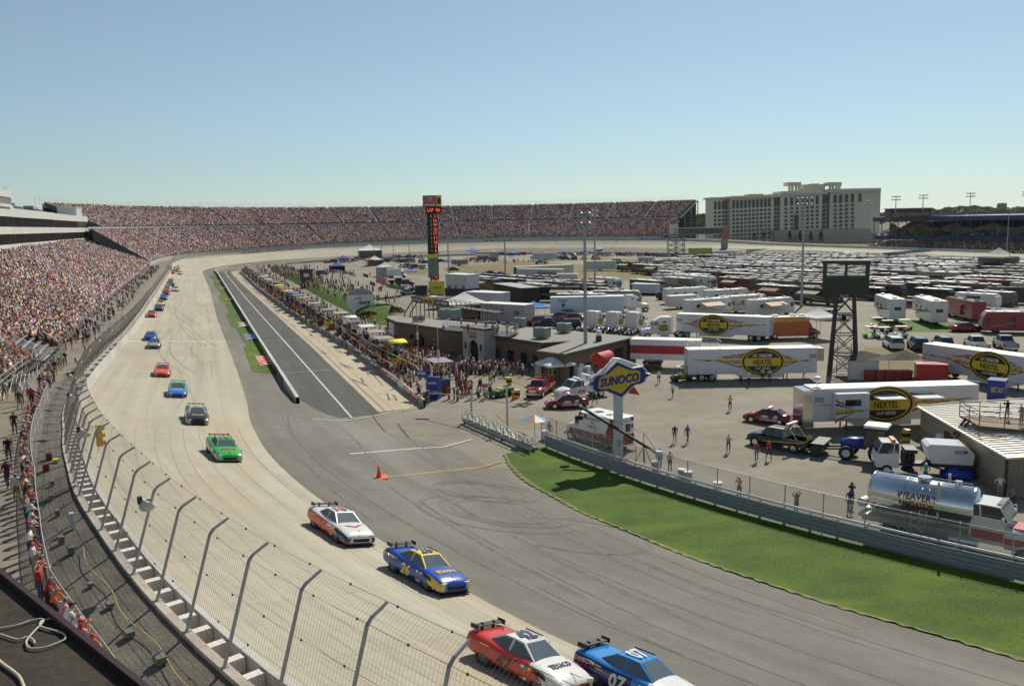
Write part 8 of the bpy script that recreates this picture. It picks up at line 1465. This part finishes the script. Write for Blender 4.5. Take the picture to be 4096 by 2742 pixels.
def inpoly(x,y,P):
 c=False
 for i in range(len(P)):
  (x1,y1),(x2,y2)=P[i],P[i-1]
  if(y1>y)!=(y2>y)and x<(x2-x1)*(y-y1)/(y2-y1)+x1:c=not c
 return c
reg=[tuple(at(*q)[:2])for q in((2660,1120),(2690,1060),(2760,1046),(3000,1040),(3400,1042),(4300,1062),(4300,1200),(3980,1240),(3760,1215),(3640,1200),(3500,1205),(3330,1190),(3150,1185),(3000,1170),(2850,1165),(2640,1150))]
reg2=[tuple(at(*q)[:2])for q in((1900,1130),(2200,1140),(2420,1190),(2460,1225),(2330,1225),(2180,1215),(2080,1185),(1940,1165))]
for row in range(-60,60):
 idx=0
 for j in range(-40,90):
  p=Vector((120,300))+hv*13.6*row+uv_*(7.0*j)+Vector((random.uniform(-.6,.6),random.uniform(-.6,.6)))
  if not(inpoly(p.x,p.y,reg)or inpoly(p.x,p.y,reg2))or any((q.x-p.x)**2+(q.y-p.y)**2<26 for q in taken)or random.random()<.1:continue
  taken.append(Vector((p.x,p.y,0)));c=random.choice(['black','black','navy','brown','bronze','black','white','silver','maroon','tan'])if p.y<300 else random.choice(['black','navy','brown','white','white','cream','silver','maroon','white']);k=random.randrange(5);a=-56+random.uniform(-3,3)+(180 if random.random()<.12 else 0)
  put(LT_[k],(p.x,p.y,0),R_(a),'%s %s %s in camper row %s counted from the far wall'%(ordn(idx),c,'camper' if k==3 else 'motorhome',ordn(max(0,60-row)%40)),'motorhomes of the infield camping lot',RCOL[c]);idx+=1;nrv+=1
print('RVs',nrv,len(taken))
CS=[template(lambda:sedan(False)),template(suv),template(lambda:pickup()),template(minivan)];CC=dict(white=(.68,.68,.66),silver=(.34,.35,.36),black=(.015,.015,.018),grey=(.12,.125,.13),red=(.32,.02,.02),blue=(.03,.07,.2),tan=(.35,.30,.22),green=(.03,.08,.05),navy=(.02,.03,.07))
for k,px,py,a,c,lb in((1,2668,1198,-20,'navy','dark blue-grey suv parked before the silver-brown motorhome'),(2,2745,1202,172,'white','white pickup with cap facing left before the big white motorhome'),(1,2890,1190,-22,'white','white suv parked in front of the long double awning'),(0,2960,1205,200,'navy','dark blue convertible-looking car behind the cream roof'),(1,2450,1170,-20,'white','white suv in front of the black awning motorhome'),(2,3328,1278,172,'white','white pickup on the lot road, left of the observation tower'),(3,3572,1392,80,'white','white minivan with sign on its rear, leftmost of the parked row'),(1,3670,1397,79,'black','dark minivan-like suv second in the parked row'),(1,3768,1393,78,'grey','charcoal suv third in the parked row'),(2,3905,1398,77,'white','white pickup fourth in the parked row seen from behind'),(2,4020,1395,74,'silver','silver-white pickup at the right end of the parked row'),(0,3862,1325,-3,'red','red coupe standing behind the parked row'),(0,3630,1230,160,'red','red car between the fifth-wheel campers'),(1,2155,1302,170,'maroon' if False else 'red','maroon-red suv, left end of the dark cars behind the air units'),(2,2200,1312,172,'black','black pickup behind the blue-grey air unit'),(1,2270,1315,172,'black','black suv right behind the roof air unit'),(0,2240,1278,165,'grey','grey sedan behind the black pickup'),(0,2290,1283,165,'red','dark red sedan beside the first white tractor'),(0,2265,1265,165,'silver','silver sedan, farthest of the dark car cluster'),(1,1922,1110,-75,'grey','grey van-like suv on the dry grass by the light pole'),(0,1965,1098,-15,'black','black sports car on the dry grass'),(2,2005,1108,150,'grey','dark pickup at the light pole on the dry grass'),(0,1892,1112,-20,'silver','silver car behind the television unit'),(3,2470,1050,-8,'white','white passenger van on the dry grass road'),(0,2640,1075,-10,'silver','silver sedan beside the travel trailer on the grass'),(2,2165,1055,175,'silver','silver pickup with people on its bed in the dry grass'),(2,1590,1135,15,'navy','dark blue pickup beside the white box truck'),(2,1620,1142,12,'navy','second dark blue pickup beside the white box truck'),(1,1290,1100,20,'grey','open grey vehicle on the paddock road by the walkers'),(0,1655,1170,8,'red','red car beside the display truck'),(0,1635,1178,8,'silver','pale car before the display truck'),(0,1815,1082,-5,'black','black car next to the pale travel trailer')):
 p=at(px,py);taken.append(p);put(CS[k],p,R_(a),lb,'cars and pickups parked in the infield',CC[c],1.12)
ci=0
for(x0,y0,x1,y1,n_)in((1460,1045,1720,1052,11),(1740,1020,2100,1020,16),(1480,1030,1700,1032,8),(1750,1048,1860,1052,4),(2230,1022,2700,1026,18),(2120,1035,2420,1040,9),(1600,1070,1700,1075,5),(2350,1008,2620,1012,10),(1290,1050,1420,1048,6),(1880,1040,2000,1044,5)):
 for i in range(n_):
  p=at(x0+(x1-x0)*(i+random.uniform(.2,.8))/n_,y0+(y1-y0)*i/n_+random.uniform(-2,2));c=random.choice(list(CC));k=random.randrange(4);put(CS[k],p,random.uniform(0,6.28),'%s %s %s of the far infield parking, cluster from pixel-free left side'%(ordn(ci),c,('sedan','suv','pickup','minivan')[k])if False else '%s %s counted as the %s car of the far infield parking'%(c,('sedan','suv','pickup','minivan')[k],ordn(ci)),'cars and pickups parked in the infield',CC[c]);ci+=1
GC=template(golf_cart)
for px,py,a,c,lb in((3480,1348,175,(.35,.75,.05),'lime green golf cart left of the parked row'),(3530,1352,178,(.6,.6,.6),'silver golf cart with long cream roof'),(3600,1348,175,(.68,.66,.6),'white golf cart right behind the white minivan'),(3505,1310,170,(.7,.6,.35),'yellow-topped golf cart below the left fifth-wheel'),(3545,1322,175,(.1,.1,.1),'black golf cart between the carts'),(3620,1318,0,(.5,.15,.08),'orange golf cart under the right fifth-wheel')):put(GC,at(px,py),R_(a),lb,'golf carts',c)
for lo in((1740,1015,2650,1018,260),(1480,1040,1720,1045,50),(1760,1045,2100,1050,60)):scatter(lo[4],onseg(at(lo[0],lo[1]),at(lo[2],lo[3]),7))
scatter(26,onseg(at(1600,1150),at(1780,1190),5));scatter(20,onseg(at(1290,1080),at(1400,1110),4));scatter(24,lambda:(*ring(random.uniform(880,1000),137),2.4));scatter(30,lambda:(lambda p:(p.x,p.y,0))(at(random.uniform(2680,3900),random.uniform(1040,1200))))
t=thing('box_truck','small white box truck with a red figure on its side by the peaked tent','truck',at(1590,1110),R_(-10));MB().box((-1,0,2.2),(6,2.4,2.8)).build('box_body',WHITE,t,bevel=.04);MB().loft([ring10(2,1.1,.5,2.0),ring10(2.9,1.05,.5,1.5),ring10(3.6,.95,.55,1.1)],0).build('cab',WHITE,t);cabin(t,3.0,2.5,2.0,1.95,1.6,2.5,1.05,.9,WHITE,(.8,),False,'cab_top');wheels(t,[(2.8,1),(2.8,-1),(-2.4,1),(-2.4,-1)],.45,.3,None,False)
iw=thing('inner_wall','low pale wall along the inside of the far banked turn','wall');wallrib('wall_body',425,1000,lambda s:Ri(s)-AW(s)-1.5,.3,1.0,M_CONCW,iw,6)
for i in range(11):p=at(2285+i*26,1000);t=thing('vendor_booth','%s pale booth from the crossover bridge side in the row below the banking'%ORDW[10-i],'booth',p,R_(-3),'pale booths');MB().box((0,0,1.4),(4.0,3,2.8)).build('body',M_SKW,t,bevel=.03);MB().box((0,-1.52,1.5),(3.2,.04,1.6)).build('opening',GREYP,t)
t=thing('crossover_tunnel','pale concrete ramp house with dark slot below the far banking','building',at(2150,1000),0);b=MB();b.box((-5.4,0,4),(6.4,6,8));b.box((5.4,0,4),(6.4,6,8));b.build('wall',M_CONCW,t);MB().box((0,1,4),(5,4,8)).build('slot',M_DKW,t);MB().box((0,0,8.2),(24,7,.6)).build('roof',M_CONCW,t)
YB=505;a,b_=PX(2675,1000,YB),PX(2735,1000,YB);t=thing('crossover_bridge','glazed pedestrian bridge over the track with open steel stair tower','bridge');z0,z1=PX(2780,937,YB).z,PX(2780,912,YB).z;xa,xb=PX(2672,920,YB).x,PX(2902,920,YB).x
MB().box(((xa+xb)/2,YB,z0+.2),(xb-xa,5,.5)).box(((xa+xb)/2,YB,z1),(xb-xa+1,5.6,.4)).build('deck',M('bridge_steel',(.20,.22,.22),.6),t);MB().box(((xa+xb)/2+3,YB,(z0+z1)/2),(xb-xa-8,4.6,z1-z0-.5)).build('glazing',M('bridge_glass',(.06,.075,.075),.2,0,.4,.3),t);m_=MB()
for x in np.arange(xa,xb,2.9):m_.box((x,YB-2.5,(z0+z1)/2),(.2,.15,z1-z0))
m_.build('mullion',M('bridge_steel',None),t);m_=MB();L3=np.linspace(0,z0,5)
for x in(xa,(xa+b_.x)/2,b_.x):
 for y in(YB-2.5,YB+2.5):m_.bar((x,y,0),(x,y,z1),.4)
for za,zb in zip(L3[:-1],L3[1:]):m_.bar((xa,YB-2.5,za),(b_.x,YB-2.5,zb),.3);m_.bar((b_.x,YB-2.5,za),(xa,YB-2.5,zb),.3);m_.bar((xa,YB-2.5,zb),(b_.x,YB-2.5,zb),.35);m_.box(((xa+b_.x)/2,YB,zb),(b_.x-xa,5,.2))
m_.build('stair_tower',M('bridge_steel',None),t);MB().box((xb-.5,YB,z0/2+z1/2-1),(3.4,5.2,z1-z0+3)).build('end_block',paint('bridge_red',(.35,.08,.06)),t);MB().box((xb-.5,YB,z0/2),(3,4,z0)).build('pier',M_CONCW,t)
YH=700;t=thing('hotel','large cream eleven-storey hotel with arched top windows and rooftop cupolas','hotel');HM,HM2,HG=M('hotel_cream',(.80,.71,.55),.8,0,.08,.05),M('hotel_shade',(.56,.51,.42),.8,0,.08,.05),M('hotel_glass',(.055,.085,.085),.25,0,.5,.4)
def hb_(x0,x1,y0,y1,mat=None,dz=0,dep=22,nm='wall'):a=PX(x0,y0,YH+dz);b=PX(x1,y1,YH+dz);MB().box(((a.x+b.x)/2,YH+dz+dep/2,(a.z+b.z)/2),(b.x-a.x,dep,a.z-b.z)).build(nm,mat or HM,t)
hb_(2847,2895,794,985);hb_(2895,2922,792,985,HM2,2.5);hb_(2922,3092,784,985);hb_(3092,3124,775,985,HM2,2.5);hb_(3124,3170,765,985,None,-1.5);hb_(3170,3205,764,985,None,-1);hb_(3205,3284,764,985,None,-1.5);hb_(3284,3322,764,985,HM2,2);hb_(3322,3515,755,985,None,-1)
hb_(2995,3055,776,786,HM2,4,14,'roof_house');hb_(3213,3300,738,766,None,5,12,'roof_house');hb_(3243,3278,735,738,DARK,6,8,'roof_unit')
for x0,x1 in((2842,2930),(2930,3125),(3120,3310),(3312,3524)):
 y=794-(x0-2842)*.062;hb_(x0,x1,y-5,y,M('hotel_cornice',(.72,.65,.52),.7),-3.5,26,'cornice')
for xc in(3178,3340):
 for dx in(-19,-7,7,19):hb_(xc+dx-3.5,xc+dx+3.5,742,765,None,0,1.6,'cupola_pier')
 hb_(xc-27,xc+27,729,742,None,-.5,11,'cupola_roof');[hb_(xc+dx-3.5,xc+dx+3.5,742,765,None,9,1.6,'cupola_pier')for dx in(-19,19)]
nw=0;rest=MB();cols_=[2861,2877,2892,2908+0]+[2934+15.9*i for i in range(10)]+[3105,3118]+[3141,3164,3186,3210,3227,3246,3266]+[3296,3312]+[3338,3360,3383,3407,3437]
for x in cols_:
 off=-1.5 if x>3124 else 0;top=806-(x-2860)*.055+(0 if x>0 else 0)
 arch=not(2900<x<2920 or 3095<x<3120 or 3290<x<3316);a=PX(x-5.3,top-1,YH);b=PX(x+5.3,top+33,YH);w2=(b.x-a.x)/2;pts=[(-w2,b.z),(w2,b.z)]+([(w2*math.cos(q),a.z-w2+w2*math.sin(q))for q in np.linspace(0,PI,7)]if arch else[(w2,a.z),(-w2,a.z)])
 yo=YH+(2.5 if not arch else 0)+off-.25;MB().prism(pts,yo,yo+.3,'Y',0,((a.x+b.x)/2,0,0)).build('arched_window' if arch else 'window',HG,t)
 if x==3437:continue
 for j in range(8):
  y=top+40+j*15.6*(1+.018*(x-2860)/600*0);
  if y>962:continue
  a=PX(x-5.2,y,YH);b=PX(x+5.2,y+9.4,YH)
  bx_=(((a.x+b.x)/2,yo+.1,(a.z+b.z)/2),(b.x-a.x,.3,a.z-b.z))
  if nw<64 and x>2940:MB().box(*bx_).build('window',HG,t);nw+=1
  else:rest.box(*bx_)
o=rest.build('window',HG,t);o['kind']='stuff';hb_(3178,3192,860,930,HG,-1.7,.5,'stair_glazing');hb_(3100,3480,922,985,M('podium_tan',(.50,.43,.31),.8),-14,14,'podium');hb_(3190,3560,940,985,M('podium_tan',None),-20,8,'podium')
def conifer(lb,x,y0,y1,Y):
 b0=PX(x,y1,Y);h=PX(x,y0,Y).z-b0.z;t=thing('cypress_tree',lb,'tree',b0,0,'conifers in front of the hotel');V=[];F=[]
 for i in range(500):u=random.random()**.8;r_=h*.24*(1-u)**.75*random.uniform(.4,1.05);a=random.uniform(0,2*PI);c=Vector((r_*math.cos(a),r_*math.sin(a),h*(.06+.94*u)));e=Vector((math.cos(a),math.sin(a),random.uniform(-.2,1.3))).normalized()*h*.05;g_=e.orthogonal()*.6;o=len(V);V+=[c+e,c-e+g_,c-e-g_];F.append((o,o+1,o+2))
 me=D.meshes.new('crown');me.from_pydata([tuple(v)for v in V],[],F);me.materials.append(M('conifer_green',(.018,.035,.018),.9,0,.4,.5));link('crown',me,t);MB().cyl((0,0,-1),(0,0,h*.6),.3,.1,5).build('trunk',WOOD,t)
for k,(x,y0,y1)in enumerate(((3017,928,962),(3055,925,965),(3158,920,965),(3199,922,965),(3243,925,965),(3283,920,965))):conifer('%s pointed dark conifer from the bridge side in front of the hotel'%ORDW[k],x,y0,y1,672)
t=thing('grandstand','shaded back straight grandstand with two long blue fascias and netting','grandstand');BLF=M('fascia_blue',(.025,.055,.15),.6);sA,sB=872,1100
curvwall('front_wall',sA,sB,[(162,4),(163,5),(163,5.3),(175,8.4)],M_DKW,t);curvwall('lower_fascia',sA,sB,[(169,8.9),(168.9,10.8),(170,10.8)],BLF,t);curvwall('upper_tier',sA,sB,[(170,10.8),(190,17.5),(193,20.5)],M_STEP,t);curvwall('roof_fascia',sA,sB,[(167.5,17.6),(167.4,19.6),(194,19.9)],BLF,t);curvwall('back_wall',sA,sB,[(194,20.9),(194.2,0)],M('net_backdrop',(.10,.09,.065),.9,0,.6,.12),t)
m_=MB()
for s in np.arange(sA,sB,5.2):p=ring(s,168.4);m_.box((p.x,p.y,12.6),(.3,.3,12.4))
m_.build('column',M('column_dark',(.06,.065,.08),.6),t)
def netm():
 vs=[];fs=[];ss=np.arange(sA+8,sB,1.3);
 for i,s in enumerate(ss):p=ring(s,170.5+1.2*math.sin(i*.9));z=17.0-abs(math.sin(i*.21))*2.6;vs+=[(p.x,p.y,z),(p.x,p.y,12.6+.8*math.sin(i*.33))]
 me=D.meshes.new('camouflage_net');me.from_pydata(vs,[],[(2*i,2*i+1,2*i+3,2*i+2)for i in range(len(ss)-1)]);me.materials.append(M('camouflage',(.15,.13,.08),.9,0,.5,.6));link('camouflage_net',me,t)
netm();seats(np.arange(sA+1,sB,.7),range(1,9),lambda s,k:163+k*.95,lambda s,k:5.0+k*.3,lambda s,k:False,False,.4);seats(np.arange(sA+1,sB,.7),range(0,8),lambda s,k:170.5+k*.9,lambda s,k:10.9+k*.33,lambda s,k:False,False,.5)
def roofbox(lb,x0,x1,y0,y1,mat,cat='building'):a,b=PX(x0,y0,395),PX(x1,y1,395);t=thing('roof_suite',lb,cat);MB().box(((a.x+b.x)/2,398,(a.z+b.z)/2),(b.x-a.x,6,a.z-b.z)).build('wall',mat,t);MB().box(((a.x+b.x)/2,398,a.z+.15),(b.x-a.x+1,7,.3)).build('roof',GREYP,t);MB().box(((a.x+b.x)/2,394.9,(a.z+b.z)/2),((b.x-a.x)*.9,.1,(a.z-b.z)*.4)).build('window',GLASS,t)
roofbox('dark brown glazed suite on top of the back grandstand',3562,3724,836,884,M('suite_brown',(.09,.055,.04),.6));roofbox('low pale suite right of the brown glazed one',3728,3860,862,884,M_SKW);roofbox('row of pale mesh boxes on the back grandstand roof',3905,3990,860,880,M_SKW);roofbox('dark roof suite at the frame edge above the blue fascia',4020,4120,850,876,DARK)
for k,(x,y0,y1)in enumerate(((3471,800,890),(3582,783,850),(3691,777,840),(3877,770,880),(4100,765,880))):a,b=PX(x,y1,392),PX(x,y0,392);t=floodlight(8,a.z*0+b.z-a.z,.7);t.location=a;tag(t,'%s of the tall floodlights on the back grandstand from the hotel side'%ORDW[k],'light pole','floodlights on the back grandstand')
a=PX(4005,868,1500);b=PX(4005,812,1500);t=thing('water_tower','pale brown water tank above the trees on the horizon','water tower',(a.x,1500,a.z));rr=7.6;MB().cyl((0,0,5),(0,0,b.z-a.z-2),rr*.95,rr,20).dome((0,0,b.z-a.z-2),rr,3,20,4).build('tank',M('tank_pink_grey',(.33,.27,.25),.7),t);MB().cyl((0,0,-5),(0,0,6),rr*.7,rr*.7,16).build('leg',GREYP,t)
def woods(lb,spec,Y,dep,n,col,hh=1.0):
 V=[];F=[]
 xs=[q[0]for q in spec];ys=[q[1]for q in spec]
 for i in range(n):
  x=random.uniform(xs[0],xs[-1]);y=Y+random.uniform(0,dep);tp=float(np.interp(x,xs,ys));P=PX(x,tp,y);cr_=3.2+2.0*math.sin(x*.11)+1.5*math.sin(x*.037+2)+random.uniform(-3.4,0);z=max(1,P.z+cr_*.35-random.random()**1.6*12);c=Vector((P.x,y,z));r_=random.uniform(.5,1.5)*hh
  for _ in range(2):e=Vector((random.gauss(0,1),random.gauss(0,1),random.gauss(0,.8))).normalized()*r_;g_=e.orthogonal()*.8;o=len(V);V+=[c+e,c-e*.6+g_,c-e*.6-g_];F.append((o,o+1,o+2))
 P0,P1=PX(xs[0]-20,870,Y+dep*.5),PX(xs[-1]+20,870,Y+dep*.5);me=D.meshes.new('woods');me.from_pydata([tuple(v)for v in V],[],F);me.materials.append(M(col[0],col[1],.9,0,.5,.06));tag(link('woods',me),lb,'woods',kind='stuff')
woods('green woods on the horizon above the back grandstand',((3500,858),(3560,850),(3650,843),(3750,842),(3800,830),(3880,828),(3980,832),(4060,836),(4130,826)),950,260,9000,('woods_green',(.14,.19,.085)))
woods('darker woods between the grandstand end and the hotel',((2740,868),(2775,860),(2795,858),(2830,864),(2865,868)),740,60,2600,('woods_dark',(.09,.13,.06)),.8);woods('',((2730,905),(2870,905)),730,10,1500,('woods_dark',(.05,.08,.035)),.9)if False else None
K(MB().box(PX(3850,900,1300)+Vector((0,100,-30)),(1100,300,70)).build('hills',M('hill_green',(.07,.09,.04),.9)));D.objects['hills'].location.z=-22
o=CR.build('crowd',M_CROWD);tag(o,'dense crowd of spectators filling the grandstands and dotted over the infield','crowd',kind='stuff')
hz=MB().box((300,1050,34),(3600,2700,70)).build('haze',None);hz.data.materials.clear()
mh=D.materials.new('thin_air');mh.use_nodes=True;nt=mh.node_tree;nt.nodes.clear();ou=nt.nodes.new('ShaderNodeOutputMaterial');pv=nt.nodes.new('ShaderNodeVolumePrincipled');pv.inputs['Density'].default_value=.00004;pv.inputs['Color'].default_value=(.84,.90,.96,1);nt.links.new(pv.outputs[0],ou.inputs['Volume']);hz.data.materials.append(mh);hz['kind']='stuff';hz['label']='thin pale haze hanging over the speedway and the far buildings';hz['category']='haze'
SC.cycles.volume_bounces=0
